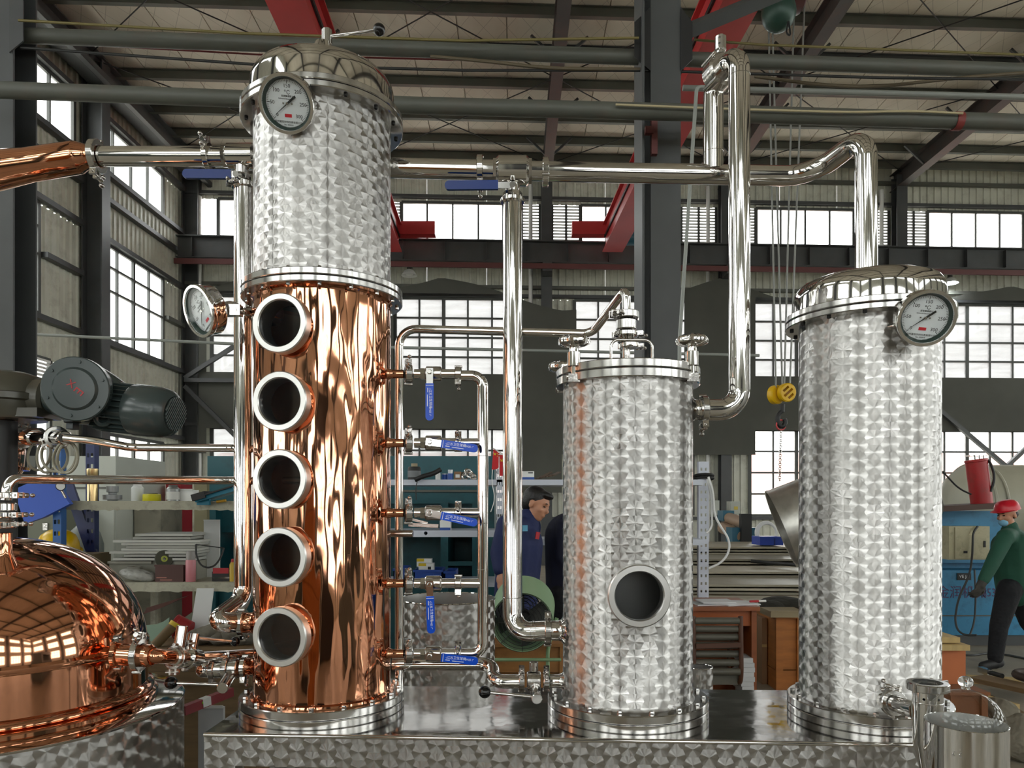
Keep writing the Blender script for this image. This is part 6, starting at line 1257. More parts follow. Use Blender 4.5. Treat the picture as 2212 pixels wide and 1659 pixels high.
# other stainless drum, fan, crate
d0 = at(966, 1292, 3.35); rdr = m_(103, 3.35)
dm = thing('steel_drum', 'open swirl polished steel drum standing behind the reflux manifold', 'drum', V((d0.x, d0.y, 0)))
mb = MB(); mb.ring(V((d0.x, d0.y, 0)), UP, [(rdr, 0.02), (rdr, d0.z)], 72); mb.build('wall', SWIRLB, dm)
mb = MB(); mb.torus(d0, UP, rdr, 0.003, 64, 6); mb.build('rim', STEEL, dm)
mb = MB(); mb.ring(V((d0.x, d0.y, 0)), UP, [(0, 0.02), (rdr, 0.02)], 48); mb.build('bottom', SATIN, dm)
mb = MB(); mb.ring(V((d0.x, d0.y, 0)), UP, [(rdr-0.003, 0.03), (rdr-0.003, d0.z)], 48); mb.build('inner_wall', mat('dull_steel', (0.42, 0.41, 0.39), 1.0, 0.4), dm)
FG = mat('fan_green', '#8fae86', 0, 0.4)
fc_ = at(1128, 1345, 4.35); rf = m_(66, 4.35); fnn = V((-0.05, -1, -0.16)).normalized()
fan = thing('drum_fan', 'pale green industrial drum fan on a tube stand behind the downpipe', 'fan', V((fc_.x, fc_.y, 0)))
mb = MB(); mb.ring(fc_, fnn, [(rf*0.97, 0.0), (rf, 0.004), (rf*1.08, -0.34), (rf*1.06, -0.34), (rf*0.96, -0.2), (rf*0.96, 0.0)], 48); mb.build('housing', FG, fan)
mb = MB(); [mb.torus(fc_+fnn*0.004, fnn, rf*q/9, 0.0018, 36, 5) for q in range(2, 10)]; mb.build('guard_ring', RUBBER, fan); fan.children[-1]['kind'] = 'stuff'
x_, y_, z_ = frame(fnn)
mb = MB(); [mb.tube([fc_+fnn*0.006+(x_*math.cos(a)+y_*math.sin(a))*0.03, fc_+fnn*0.006+(x_*math.cos(a)+y_*math.sin(a))*rf*0.98], 0.002, 5) for a in [PI*k/4 for k in range(8)]]; mb.build('guard_spoke', RUBBER, fan); fan.children[-1]['kind'] = 'stuff'
for k in range(4):
    a = k*PI/2+0.3; d = x_*math.cos(a)+y_*math.sin(a); e = fnn.cross(d); q = fc_-fnn*0.09; mb = MB(); mb.add([q+d*0.03+e*0.02-fnn*0.02, q+d*rf*0.9+e*0.07-fnn*0.03, q+d*rf*0.9-e*0.06+fnn*0.03, q+d*0.03-e*0.02+fnn*0.02], [(0, 1, 2, 3)]); mb.build('blade', mat('blade_grey', '#3c3f3c', 0, 0.5), fan)
mb = MB(); [mb.torus(fc_-fnn*0.30, fnn, rf*q/9, 0.003, 36, 5) for q in range(2, 10)]; mb.build('rear_shroud', RUBBER, fan); fan.children[-1]['kind'] = 'stuff'
mb = MB(); mb.rcyl(fc_-fnn*0.15, fc_-fnn*0.05, 0.045, 0.006, 20); mb.build('hub_motor', RUBBER, fan)
mb = MB(); b1, b2 = at(1042, 1425, 4.45), at(1212, 1425, 4.45)
mb.tube([at(1203, 1335, 4.5), at(1183, 1400, 4.5), V((at(1185, 0, 4.5).x, 4.5, 0.03)), V((at(1050, 0, 4.5).x, 4.5, 0.03)), at(1055, 1400, 4.5), at(1052, 1335, 4.5)], 0.012, 10, 0.05); mb.tube([b1, b2], 0.010, 10); mb.build('stand', FG, fan)
WOOD = mat('crate_wood', '#9a6a38', 0, 0.6, var=0.2, vscale=3, stretch=(1, 1, 7), dirt='#5a3a1e', dirt_amt=0.4)
def crate(label, x0, y0, x1, y1, Y, D, m=WOOD, rows=3, post=0.05):
    t_ = thing('wooden_crate', label, 'crate', V(((at(x0, 0, Y).x+at(x1, 0, Y).x)/2, Y+D/2, at(0, y1, Y).z))); a, b = at(x0, y1, Y), at(x1, y0, Y); h = (b.z-a.z)/rows
    for k in range(rows):
        mb = MB(); mb.bx(a.x, b.x, Y+0.004*(k % 2), Y+D, a.z+h*k+0.004, a.z+h*(k+1)-0.004); mb.build('plank', m, t_, smooth=0)
    for q in (a.x, b.x-post):
        mb = MB(); mb.bx(q, q+post, Y-0.02, Y, a.z, b.z); mb.build('corner_post', m, t_, smooth=0)
    mb = MB(); mb.bx(a.x-0.01, b.x+0.01, Y-0.03, Y+D, b.z, b.z+0.02); mb.build('top_board', m, t_, smooth=0); return t_
crate('brown wooden crate standing behind the green drum fan', 1050, 1396, 1225, 1570, 4.9, 0.25)
# ================================================================ right of the middle tank
DESKW = mat('desk_brown', '#8a4a22', 0, 0.45, var=0.12, vscale=3, stretch=(1, 1, 6))
dk = thing('office_desk', 'brown wooden desk with papers behind the middle tank', 'desk', at(1570, 1480, 6.2))
a, b = at(1400, 1313, 5.8), at(1642, 1313, 5.8); zd = 0.84
mb = MB(); mb.bx(a.x, b.x, 5.8, 6.38, zd-0.03, zd); mb.build('desk_top', DESKW, dk, smooth=0)
mb = MB(); mb.bx(b.x-0.05, b.x-0.01, 5.85, 6.36, 0, zd-0.03); mb.build('side_panel', DESKW, dk, smooth=0)
mb = MB(); mb.bx(a.x, a.x+0.04, 5.85, 6.36, 0, zd-0.03); mb.build('side_panel', DESKW, dk, smooth=0)
mb = MB(); mb.bx(a.x+0.1, b.x-0.05, 5.88, 5.9, zd-0.16, zd-0.03); mb.build('drawer', mat('desk_orange', '#a3521c', 0, 0.45), dk, smooth=0)
mb = MB(); mb.bx(a.x, b.x-0.05, 6.33, 6.35, 0.05, zd-0.03); mb.build('modesty_panel', DESKW, dk, smooth=0)
PAP = mat('paper', '#d5d6d8', 0, 0.8)
for k, (x0, x1, dz, r_) in enumerate(((1497, 1560, 0.002, 0.1), (1520, 1610, 0.012, -0.15), (1510, 1580, 0.022, 0.05), (1555, 1630, 0.004, 0.25))):
    mb = MB(); c_ = at((x0+x1)/2, 1300, 5.98); c_.z = zd+dz; R = Matrix.Rotation(r_, 3, 'Z'); mb.box(c_, (m_(x1-x0, 6.1), 0.22, 0.008), R); mb.box(c_+V((0.005, 0.004, 0.0045)), (m_(x1-x0, 6.1)*0.97, 0.21, 0.001), R)
    tag(mb.build('paper_pile', PAP, smooth=0), ('lowest paper sheaf on the desk beside the middle tank', 'middle paper sheaf on the desk, turned askew', 'topmost paper sheaf in the pile on the desk', 'paper sheaf under the red and white marker pen')[k], 'papers', 'paper sheaves on the desk')
mk = thing('marker_pen', 'red and white marker pen on the desk papers', 'pen', at(1635, 1303, 6.0)); mb = MB(); mb.cyl(V((at(1620, 0, 6).x, 6.0, zd+0.016)), V((at(1640, 0, 6).x, 6.02, zd+0.016)), 0.010, seg=12); mb.build('barrel', mat('tool_red'), mk); mb = MB(); mb.cyl(V((at(1640, 0, 6).x, 6.02, zd+0.016)), V((at(1657, 0, 6).x, 6.03, zd+0.016)), 0.009, seg=12); mb.build('cap', WHITE, mk)
# chair
CHL = mat('chair_leather', '#57544a', 0, 0.5, var=0.1, vscale=5); CHB = mat('chair_brown', '#4f2f1e', 0, 0.4)
chx = thing('office_chair', 'ribbed grey office chair with brown arms pushed up to the desk', 'chair', at(1552, 1500, 5.6)); YC_ = 5.55
a, b = at(1502, 1488, YC_), at(1598, 1332, YC_)
n = 7
for k in range(n):
    z0 = a.z+0.10+(b.z-a.z-0.10)*k/n; z1 = a.z+0.10+(b.z-a.z-0.10)*(k+0.86)/n; mb = MB(); yy = YC_+0.05*math.sin(k/n*PI)
    mb.ring(V((a.x, yy, (z0+z1)/2)), (1, 0, 0), [(0, 0), ((z1-z0)/2, 0.0), ((z1-z0)/2, b.x-a.x), (0, b.x-a.x)], 10); mb.build('back_pad', CHL, chx)
for q in (a.x-0.01, b.x+0.012):
    mb = MB(); mb.tube([V((q, YC_+0.25, a.z)), V((q, YC_+0.03, a.z+0.03)), V((q, YC_, a.z+0.12)), V((q, YC_+0.02, b.z))], 0.018, 10, 0.06); mb.build('side_rail', CHB, chx)
    mb = MB(); mb.tube([V((q, YC_, a.z+0.30)), V((q, YC_+0.30, a.z+0.30)), V((q, YC_+0.34, a.z+0.05))], 0.016, 10, 0.06); mb.build('arm', CHB, chx)
mb = MB(); mb.beam(V((a.x, YC_-0.02, a.z+0.32)), V((b.x, YC_-0.02, a.z+0.33)), 0.02, 0.035); mb.build('back_bar', CHB, chx, smooth=0)
mb = MB(); mb.bx(a.x, b.x, YC_+0.04, YC_+0.46, a.z+0.02, a.z+0.09); mb.build('seat', CHL, chx, smooth=0)
cxm = (a.x+b.x)/2; mb = MB(); mb.cyl((cxm, YC_+0.25, 0.08), (cxm, YC_+0.25, a.z+0.03), 0.025, seg=14); mb.build('gas_column', RUBBER, chx)
for k in range(5):
    an_ = k*2*PI/5; mb = MB(); e = V((cxm+0.26*math.cos(an_), YC_+0.25+0.26*math.sin(an_), 0.05)); mb.beam((cxm, YC_+0.25, 0.09), e+V((0, 0, 0.02)), 0.04, 0.03); mb.sphere(e-V((0, 0, 0.02)), 0.03, 12, 8); mb.build('star_leg', RUBBER, chx)
for k in range(12):
    mb = MB(); c_ = at(1608+3*math.sin(k*2.1), 0, 5.92); c_.z = 0.019+k*0.0365; mb.box(c_, (0.095, 0.2, 0.035), Matrix.Rotation(0.1*math.sin(k*1.7), 3, 'Z')); tag(mb.build('paper_pile', PAP, smooth=0), ('lowest', 'second', 'third', 'fourth', 'fifth', 'sixth', 'seventh', 'eighth', 'ninth', 'tenth', 'eleventh', 'topmost')[k]+' bundle counted up the slumped paper stack under the desk', 'papers', 'paper bundles under the desk')
ZB0 = 0.0
crate('orange wooden crate with plank top right of the desk', 1675, 1335, 1735, 1560, 6.6, 0.6, mat('orange_crate', '#a8682c', 0, 0.6, var=0.2, vscale=3, stretch=(1, 1, 6)), 2, 0.06)
boxthing('cardboard_box', 'tall narrow brown cardboard box between desk and orange crate', 'box', 1646, 1335, 1657, 1560, 6.8, 0.4, mat('kraft'), [('tape', mat('tape_tan', '#b79a63', 0, 0.4), 1646, 1392, 1657, 1398, 0.003)])
boxthing('cardboard_box', 'flat cardboard lying on top of the orange crate', 'box', 1665, 1321, 1740, 1334, 6.45, 0.28, mat('kraft_light', '#8d8064', 0, 0.7), [('flap', mat('kraft_light'), 1665, 1319, 1740, 1322, 0.01)])
tb = thing('tarp_bundle', 'dark green canvas bundle lying over the sheet stack', 'bundle', at(1690, 1315, 7.0)); mb = MB(); mb.sphere(at(1692, 1305, 7.0), (0.22, 0.25, 0.07), 18, 10); mb.sphere(at(1670, 1308, 6.9), (0.12, 0.16, 0.05), 14, 8); mb.sphere(at(1715, 1306, 6.9), (0.12, 0.2, 0.06), 14, 8); mb.build('canvas', mat('canvas_dark', '#2c2b24', 0, 0.9, bump=0.7, bscale=9, bdist=0.04), tb)
# steel bucket by the middle tank
b0 = at(1512, 1440, 3.3); rb_ = m_(27, 3.3); sb = thing('steel_bucket', 'small open swirl polished steel can beside the middle tank foot', 'can', V((b0.x, b0.y, 0)))
mb = MB(); mb.ring(V((b0.x, b0.y, 0)), UP, [(rb_, 0.0), (rb_, b0.z)], 40); mb.build('wall', SWIRLB, sb); mb = MB(); mb.torus(b0, UP, rb_, 0.002, 40, 6); mb.build('rim', STEEL, sb); mb = MB(); mb.ring(V((b0.x, b0.y, 0)), UP, [(0, 0.01), (rb_-0.002, 0.01), (rb_-0.002, b0.z-0.002)], 40); mb.build('inside', mat('dull_steel'), sb)
# stacked sheets receding to the far wall
SHM = [mat('sheet_steel_%d' % k, c_, 0.2, 0.45, var=0.12, vscale=1.2, stretch=(0.3, 2, 1), dirt='#7a6a50', dirt_amt=0.4) for k, c_ in enumerate(('#aaa28c', '#98917e', '#b3ab96', '#8d8775'))]
z0 = 0.0
rows = [(1300, 7.3, 0.62), (1262, 8.3, 0.72), (1238, 9.2, 0.78), (1218, 10.2, 0.86), (1200, 11.2, 0.965), (1187, 12.2, 0.95)]
for k, (py, Y_, zt_) in enumerate(rows):
    x0, x1 = at(1400, 0, Y_).x, at(1725, 0, Y_).x+0.3
    for j in range(3):
        mb = MB(); zz_ = zt_-j*0.045; mb.beam(V((x0+0.1*j, Y_+0.5+0.04*j, zz_)), V((x1-0.12*j, Y_+0.46, zz_)), 0.84, 0.025)
        tag(mb.build('steel_sheet', SHM[(k+j) % 4], smooth=0), ('top', 'second', 'third')[j]+' dusty steel sheet of the '+('first', 'second', 'third', 'fourth', 'fifth', 'sixth')[k]+' stack behind the desk', 'sheet', 'stacked sheets between the tanks')
    mb = MB(); mb.bx(x0, x1, Y_+0.16, Y_+0.26, 0, zt_-0.102); mb.bx(x0, x1, Y_+0.68, Y_+0.78, 0, zt_-0.102); tag(mb.build('timber_bearer', mat('old_wood'), smooth=0), 'timber bearers under the '+('first', 'second', 'third', 'fourth', 'fifth', 'sixth')[k]+' steel sheet stack behind the desk', 'timber', 'bearers under the sheets')
pipe1('lifting_sling', 'dark lifting sling lying across the sheet stacks', 'sling', [at(1622, 1212, 10.0), at(1660, 1216, 9.9), at(1720, 1220, 9.6)], 0.025, RUBBER, 8, 0.1)
# plate rolls and small things near the far wall
ro = thing('plate_roller', 'teal plate rolling machine with tan rollers near the far wall', 'machine', at(1605, 1178, 12.6)); TL = mat('roller_teal', '#1d5f78', 0, 0.4)
TAN = mat('tan_roll', '#a98f78', 0.2, 0.4)
mb = MB(); mb.cyl(at(1612, 1132, 13.6), at(1572, 1118, 14.6), 0.105, seg=24); mb.build('upper_roll', TAN, ro); mb = MB(); mb.cyl(at(1606, 1160, 13.6), at(1562, 1140, 14.6), 0.115, seg=24); mb.build('lower_roll', TAN, ro)
mb = MB(); pxbox(mb, 1582, 1140, 1640, 1178, 13.6, 0.4); mb.build('bed', TL, ro, smooth=0)
mb = MB(); pxbox(mb, 1602, 1110, 1624, 1172, 13.5, 0.15); mb.build('housing', RUBBER, ro, smooth=0)
mb = MB(); pxbox(mb, 1562, 1103, 1586, 1125, 14.5, 0.4); mb.build('gear_case', TL, ro, smooth=0)
mb = MB(); pxbox(mb, 1578, 1176, 1642, 1279, 13.6, 0.5); mb.build('base', TL, ro, smooth=0)
boxthing('switch_box', 'pale wall switch box with warning triangle above the plate roller', 'box', 1577, 1083, 1599, 1111, 15.5, 0.25, PALE, [('post', GREYST, 1585, 1111, 1591, 1260, 0.0), ('door', PALE, 1578, 1084, 1598, 1110, 0.02), ('warning_plate', mat('warn_yellow'), 1585, 1094, 1593, 1101, 0.03)])
boxthing('switch_box', 'pale wall switch box half hidden by the rack post', 'box', 1540, 1081, 1554, 1112, 15.5, 0.25, PALE, [('post', GREYST, 1544, 1112, 1550, 1260, 0.0), ('door', PALE, 1541, 1082, 1553, 1111, 0.02)])
mb = MB(); [mb.torus(V((at(1656+dx, 0, 12.0).x, 12.0, 1.162)), (0.1, -1, 0.06), m_(22+dr*0.6, 12.0), 0.02, 36, 8) for dx, dy, dr in ((0, 0, 0), (1, 1, -3), (-1, 0, 2))]; tag(mb.build('hose_coil', WHITE), 'white hose coil hanging beside the plate roller', 'hose')
boxthing('parts_crate', 'long blue plastic bin under the white hose coil', 'crate', 1642, 1160, 1692, 1178, 11.4, 0.4, mat('bin_blue', '#1c3b9c', 0, 0.4), [('rim', mat('bin_blue'), 1641, 1159, 1693, 1163, 0.02), ('divider', NAVY, 1672, 1163, 1674, 1178, 0.01)])
# white hose and black coil on the rack post
hz_ = thing('air_hose', 'white air hose looping down from the perforated rack post', 'hose', at(1545, 1200, 6.3)); mb = MB(); mb.tube([at(1530, 1030, 6.3), at(1540, 1060, 6.3), at(1543, 1110, 6.3), at(1552, 1130, 6.3), at(1575, 1165, 6.3), at(1576, 1190, 6.3), at(1560, 1215, 6.3), at(1530, 1228, 6.3)], 0.010, 8, 0.08); mb.tube([at(1528, 1035, 6.32), at(1538, 1080, 6.32), at(1538, 1140, 6.32), at(1526, 1152, 6.32)], 0.009, 8, 0.06); mb.build('tube', WHITE, hz_)
mb = MB(); [mb.torus(at(1520, 1028+k*6, 6.425), (0, 0.15, 1), 0.078, 0.012, 24, 8) for k in range(2)]; tag(mb.build('cable_coil', RUBBER), 'black cable coil hooked on the perforated rack post', 'cable')
# galvanised hopper pipe
GALV = mat('galvanised', (0.55, 0.54, 0.50), 0.9, 0.35, var=0.25, vscale=5, bump=0.2, bscale=10)
ha = V((0.90, -0.22, 0.37)).normalized(); hc_ = at(1688, 1142, 8.2)
hp = thing('duct_section', 'big galvanised duct section tilted between the two right vessels', 'duct', hc_)
mb = MB(); mb.ring(hc_, ha, [(0.44, 0.0), (0.44, 1.5)], 48); mb.build('shell', GALV, hp)
mb = MB(); mb.ring(hc_, ha, [(0.42, 0.0), (0.445, -0.005), (0.445, 0.02), (0.42, 0.02)], 48, True); mb.torus(hc_+ha*0.35, ha, 0.441, 0.006, 40, 6); mb.build('rim', GALV, hp)
mb = MB(); mb.ring(hc_, ha, [(0.43, 0.005), (0.43, 1.5), (0, 1.5)], 40); mb.build('inside', GALV, hp)
q = hc_+ha*0.7; mb = MB(); mb.beam((q.x, q.y, 0), (q.x, q.y, q.z-0.43), 0.3, 0.3, up=(0, 1, 0)); mb.build('cradle', DARKST, hp, smooth=0)
# ================================================================ far right
bt = thing('storage_tank', 'large cream horizontal pressure tank behind the blue machine', 'tank', at(2150, 1300, 10.2)); CRM = mat('tank_cream', '#a5a391', 0, 0.4, var=0.08, vscale=2)
tc = at(2085, 1092, 10.2); rt = m_(88, 10.2)
mb = MB(); mb.ring(tc, (1, 0.05, 0), [(rt*0.02, -0.28), (rt*0.45, -0.24), (rt*0.8, -0.12), (rt*0.97, 0.0), (rt, 0.05), (rt, 3.0)], 56); mb.build('shell', CRM, bt)
mb = MB(); [mb.torus(tc+V((x, 0, 0)), (1, 0.05, 0), rt+0.005, 0.018, 48, 6) for x in (0.05, 0.2)]; mb.build('weld_band', CRM, bt)
for dx_ in (0.3, 2.2):
    mb = MB(); mb.bx(tc.x+dx_, tc.x+dx_+0.4, tc.y-0.4, tc.y+0.4, 0, tc.z-rt*0.9); mb.build('saddle', DARKST, bt, smooth=0)
BLM = mat('machine_blue', '#2d7da6', 0, 0.45, var=0.12, vscale=3, dirt='#1b4a62', dirt_amt=0.5)
YW = 8.6
bm = thing('welding_machine', 'blue rolling machine with control box and purple lettering', 'machine', at(2100, 1370, YW))
mb = MB(); pxbox(mb, 1990, 1232, 2230, 1372, YW, 0.9); mb.build('lower_case', BLM, bm, smooth=0)
mb = MB(); a, b = at(1992, 1372, YW), at(2228, 1372, YW); mb.bx(a.x, b.x, YW+0.04, YW+0.86, 0, a.z); mb.build('plinth', DARKST, bm, smooth=0)
mb = MB(); pxbox(mb, 1990, 1104, 2165, 1216, YW+0.15, 0.7); mb.build('upper_case', BLM, bm, smooth=0)
mb = MB(); pxbox(mb, 1990, 1214, 2200, 1234, YW+0.3, 0.5); mb.build('recess', BLM, bm, smooth=0)
mb = MB(); mb.beam(at(1990, 1100, YW), at(2160, 1091, YW), 0.5, 0.06); mb.build('top_rail', mat('rust_rail', '#4d3a32', 0.2, 0.6), bm, smooth=0)
mb = MB(); mb.beam(at(1990, 1330, YW-0.005), at(2230, 1330, YW-0.005), 0.01, 0.012); mb.build('case_seam', GREYST, bm, smooth=0)
text_mesh('lettering', '金润机械', 0.155, mat('purple_print', '#4b3a5e', 0, 0.6), bm, at(2078, 1281, YW-0.004), (1, 0, 0), (0, 0, 1), sx=0.92)
text_mesh('lettering', '8533', 0.135, mat('purple_print'), bm, at(2142, 1281, YW-0.004), (1, 0, 0), (0, 0, 1), sx=0.8)
mb = MB(); pxbox(mb, 2068, 1238, 2098, 1253, YW-0.012, 0.012); np_ = mb.build('name_plate', RUBBER, bm, smooth=0)
text_mesh('plate_print', 'VE JA', 0.05, WHITEINK, np_, at(2083, 1245.5, YW-0.014), (1, 0, 0), (0, 0, 1))
cbx = boxthing('control_box', 'dirty cream electrical control box on the blue machine', 'box', 2050, 1137, 2138, 1209, YW-0.35, 0.2, mat('box_cream', '#b9b393', 0, 0.5, var=0.08, vscale=8, dirt='#8a8468', dirt_amt=0.5), [('door', mat('box_cream'), 2062, 1139, 2136, 1207, 0.012), ('lock', RUBBER, 2123, 1168, 2127, 1182, 0.02), ('badge', RUBBER, 2080, 1190, 2088, 1195, 0.016)])
mb = MB(); mb.prism([(-0.035, 0), (0.035, 0), (0, 0.06)], at(2099, 1156, YW-0.362), (1, 0, 0), (0, 0, 1), 0.002); mb.build('warning_triangle', mat('faded_yellow', '#cfc9a8', 0, 0.5), cbx, smooth=0)
mb = MB(); pxbox(mb, 2085, 1150, 2105, 1200, YW-0.16, 0.315); mb.build('bracket', DARKST, cbx, smooth=0)
rcx = thing('red_cylinder', 'red hydraulic cylinder with steel cap standing on the blue machine', 'cylinder', at(2120, 1092, YW)); RC = mat('cyl_red', '#a31a1e', 0, 0.4, var=0.12, vscale=6, dirt='#5b2a22', dirt_amt=0.4)
pa0, pb0 = at(2122, 1096, YW), at(2109, 998, YW); mb = MB(); mb.cyl(pa0, pb0, m_(21.5, YW), seg=32); mb.build('barrel', RC, rcx); mb = MB(); mb.rcyl(pb0, pb0+(pb0-pa0).normalized()*0.03, m_(22.5, YW), 0.006); mb.build('flange', RC, rcx)
mb = MB(); [mb.cyl(pb0+V((0.05*k, -0.05, 0.02)), pb0+V((0.05*k, -0.05, 0.075)), 0.014, seg=8) for k in (-1, 0, 1)]; mb.box(pb0+V((0, 0, 0.07)), (0.2, 0.1, 0.015)); mb.build('head_fitting', STEEL, rcx)
mb = MB(); mb.tube([pb0+V((0.1, -0.05, 0.02)), at(2140, 1001, YW-0.1), at(2150, 1030, YW-0.1), at(2140, 1062, YW-0.1)], 0.014, 8, 0.08); mb.build('hydraulic_hose', RUBBER, rcx); mb = MB(); mb.tube([at(2036, 1018, YW-0.1), at(2070, 1055, YW-0.1), at(2098, 1068, YW-0.12)], 0.010, 8, 0.1); mb.build('hydraulic_hose', RUBBER, rcx)
pipe1('power_cable', 'grey cable hanging over the cream control box down to the floor', 'cable', [at(2112, 1137, YW-0.38), at(2102, 1150, YW-0.4), at(2100, 1210, YW-0.4), at(2092, 1250, YW-0.4), at(2070, 1290, YW-0.4), at(2062, 1345, YW-0.4), at(2075, 1372, YW-0.5), at(2110, 1372, YW-0.6)], 0.011, mat('cable_grey', '#3b3d3d', 0, 0.5), 8, 0.12)
pipe1('power_cable', 'second cable looping from the machine gap to the floor', 'cable', [at(2105, 1230, YW-0.1), at(2108, 1290, YW-0.2), at(2105, 1345, YW-0.2), at(2095, 1372, YW-0.3)], 0.010, mat('cable_grey'), 8, 0.1)
pipe1('power_cable', 'long cable snaking over the floor behind the walking man', 'cable', [V((at(2040, 0, 8.2).x, 8.2, 0.01)), V((at(2090, 0, 8.0).x, 8.0, 0.01)), V((at(2150, 0, 8.2).x, 8.2, 0.01)), V((at(2230, 0, 7.8).x, 7.8, 0.01))], 0.011, mat('cable_grey'), 8, 0.3)
# timber and tools on the floor
def zfl(px, py): Yf = CH*F/(py-CY); return V(((px-CX)/F*Yf, Yf, 0))
PINE = mat('pine', '#b39a66', 0, 0.6, var=0.12, vscale=4, stretch=(6, 1, 1))
cw = thing('wooden_crate', 'pale topped crate with orange board behind the right tank', 'crate', at(2050, 1480, 5.2))
mb = MB(); a, b = at(2000, 1482, 5.2), at(2086, 1404, 5.2); mb.bx(a.x, b.x, 5.2, 5.6, 0.0, b.z); mb.build('orange_board', mat('orange_ply', '#b8683a', 0, 0.6, var=0.06, vscale=4), cw, smooth=0)
for k, (x0, x1, y0) in enumerate(((2000, 2090, 1392), (2000, 2078, 1378))):
    mb = MB(); p, q = at(x0, y0+12, 5.15), at(x1, y0, 5.15); mb.bx(p.x, q.x, 5.12+0.05*k, 5.66, p.z, q.z); mb.build('top_plank', PINE, cw, smooth=0)
for k, (x0, y0, x1, y1, w_) in enumerate(((2060, 1478, 2210, 1560, 0.16), (2040, 1500, 2190, 1545, 0.12), (2110, 1490, 2240, 1520, 0.22), (2040, 1468, 2200, 1478, 0.2))):
    p, q = zfl(x0, y0), zfl(x1, y1); p.z = q.z = (0.02, 0.062, 0.104, 0.02)[k]; mb = MB(); mb.beam(p, q, w_, 0.04); tag(mb.build('wood_plank', PINE if k % 2 else mat('old_wood'), smooth=0), ('dark weathered plank lying slantwise beyond the glass dome', 'narrow pine plank on the floor behind the dome', 'wide dark plank with the dark ring on it', 'broad pine plank at the foot of the orange board')[k], 'plank', 'planks on the floor by the dome')
hm = thing('hammer', 'black handled hammer lying on the planks beyond the dome', 'tool', zfl(2140, 1480)); p, q = zfl(2128, 1478), zfl(2165, 1490); p.z = q.z = 0.12; mb = MB(); mb.cyl(p, q, 0.022, seg=12); mb.build('handle', RUBBER, hm); mb = MB(); mb.box(p, (0.05, 0.14, 0.05)); mb.build('head', CAST, hm, smooth=0)
sk2 = thing('cloth_sack', 'grey crumpled cloth sack on the floor right of the glass dome', 'sack', zfl(2200, 1660)); c_ = zfl(2205, 1640); mb = MB(); mb.sphere(c_+V((0, 0, 0.14)), (0.14, 0.18, 0.15), 40, 28); mb.sphere(c_+V((-0.06, 0.1, 0.28)), (0.1, 0.1, 0.09), 16, 10); mb.v = [(x+0.012*math.sin(37*z+20*y), y+0.012*math.sin(41*x+13*z), max(0.0, z+0.012*math.sin(33*x+29*y))) for x, y, z in mb.v]; mb.build('cloth', mat('sack_grey', '#7c7668', 0, 0.9, var=0.2, vscale=6, bump=1.0, bscale=10, bdist=0.06), sk2)
mb = MB(); c_ = zfl(2205, 1500); mb.torus(c_+V((0.15, 0, 0.155)), UP, 0.16, 0.035, 36, 10); tag(mb.build('rubber_ring', mat('rust_ring', '#3c2f28', 0, 0.7)), 'dark ring lying on the planks at the far right', 'ring')
crate('brown cardboard coloured crate seen through the glass dome', 2050, 1500, 2130, 1636, 4.85, 0.2, mat('crate_brown2', '#7d4a26', 0, 0.6, var=0.15, vscale=4), 2, 0.04)

# ================================================================ unseen machines and a crate added behind the viewer for the metal to mirror
MGR = mat('machine_grey_green', '#3f4a46', 0, 0.5, var=0.1, vscale=2); MCHR = mat('dark_machine', '#2b2c2d', 0, 0.5)
def unseen_machine(label, x0, x1, y0, y1, h, m):  # machine shape added out of view, only to be reflected in polished metal
    t_ = thing('reflection_machine', label, 'machine', ((x0+x1)/2, (y0+y1)/2, 0))
    mb = MB(); mb.bx(x0, x1, y0, y1, 0.1, h*0.45); mb.build('base', m, t_, smooth=0)
    for q in (x0, x1-0.35):
        mb = MB(); mb.bx(q, q+0.35, y0+0.05, y1-0.05, h*0.45, h*0.85); mb.build('frame_plate', m, t_, smooth=0)
    mb = MB(); mb.bx(x0, x1, y0, y1, h*0.82, h); mb.build('top_beam', m, t_, smooth=0)
    mb = MB(); mb.bx(x0+0.1, x1-0.1, y0+0.1, y1-0.1, 0, 0.1); mb.build('plinth', MCHR, t_, smooth=0)
unseen_machine('added grey green press shape behind the viewer for the metal to reflect', -5.2, -2.6, -6.0, -4.6, 3.2, MGR)
unseen_machine('added dark gantry shape behind the viewer for the metal to reflect', 0.6, 3.4, -8.4, -6.8, 3.6, MCHR)
unseen_machine('added low grey green shear shape right of the viewer for the metal to reflect', 6.0, 9.0, -3.2, -1.8, 2.4, MGR)
crate('orange crate added behind the viewer for reflections', 700, 900, 1500, 1500, -3.6, 0.0) if False else None
cz = thing('wooden_crate', 'tall orange timber crate added behind the viewer for the metal to reflect', 'crate', (-1.2, -3.6, 0))  # crate added out of view so the polished metal has something to reflect
OC_ = mat('orange_crate')
for k in range(5):
    mb = MB(); mb.bx(-1.9, -0.5, -4.0, -3.2, 0.03+k*0.36, 0.03+k*0.36+0.34); mb.build('plank', OC_, cz, smooth=0)
for x in (-1.9, -0.6):
    mb = MB(); mb.bx(x, x+0.1, -3.2, -3.16, 0, 1.85); mb.build('corner_post', OC_, cz, smooth=0)
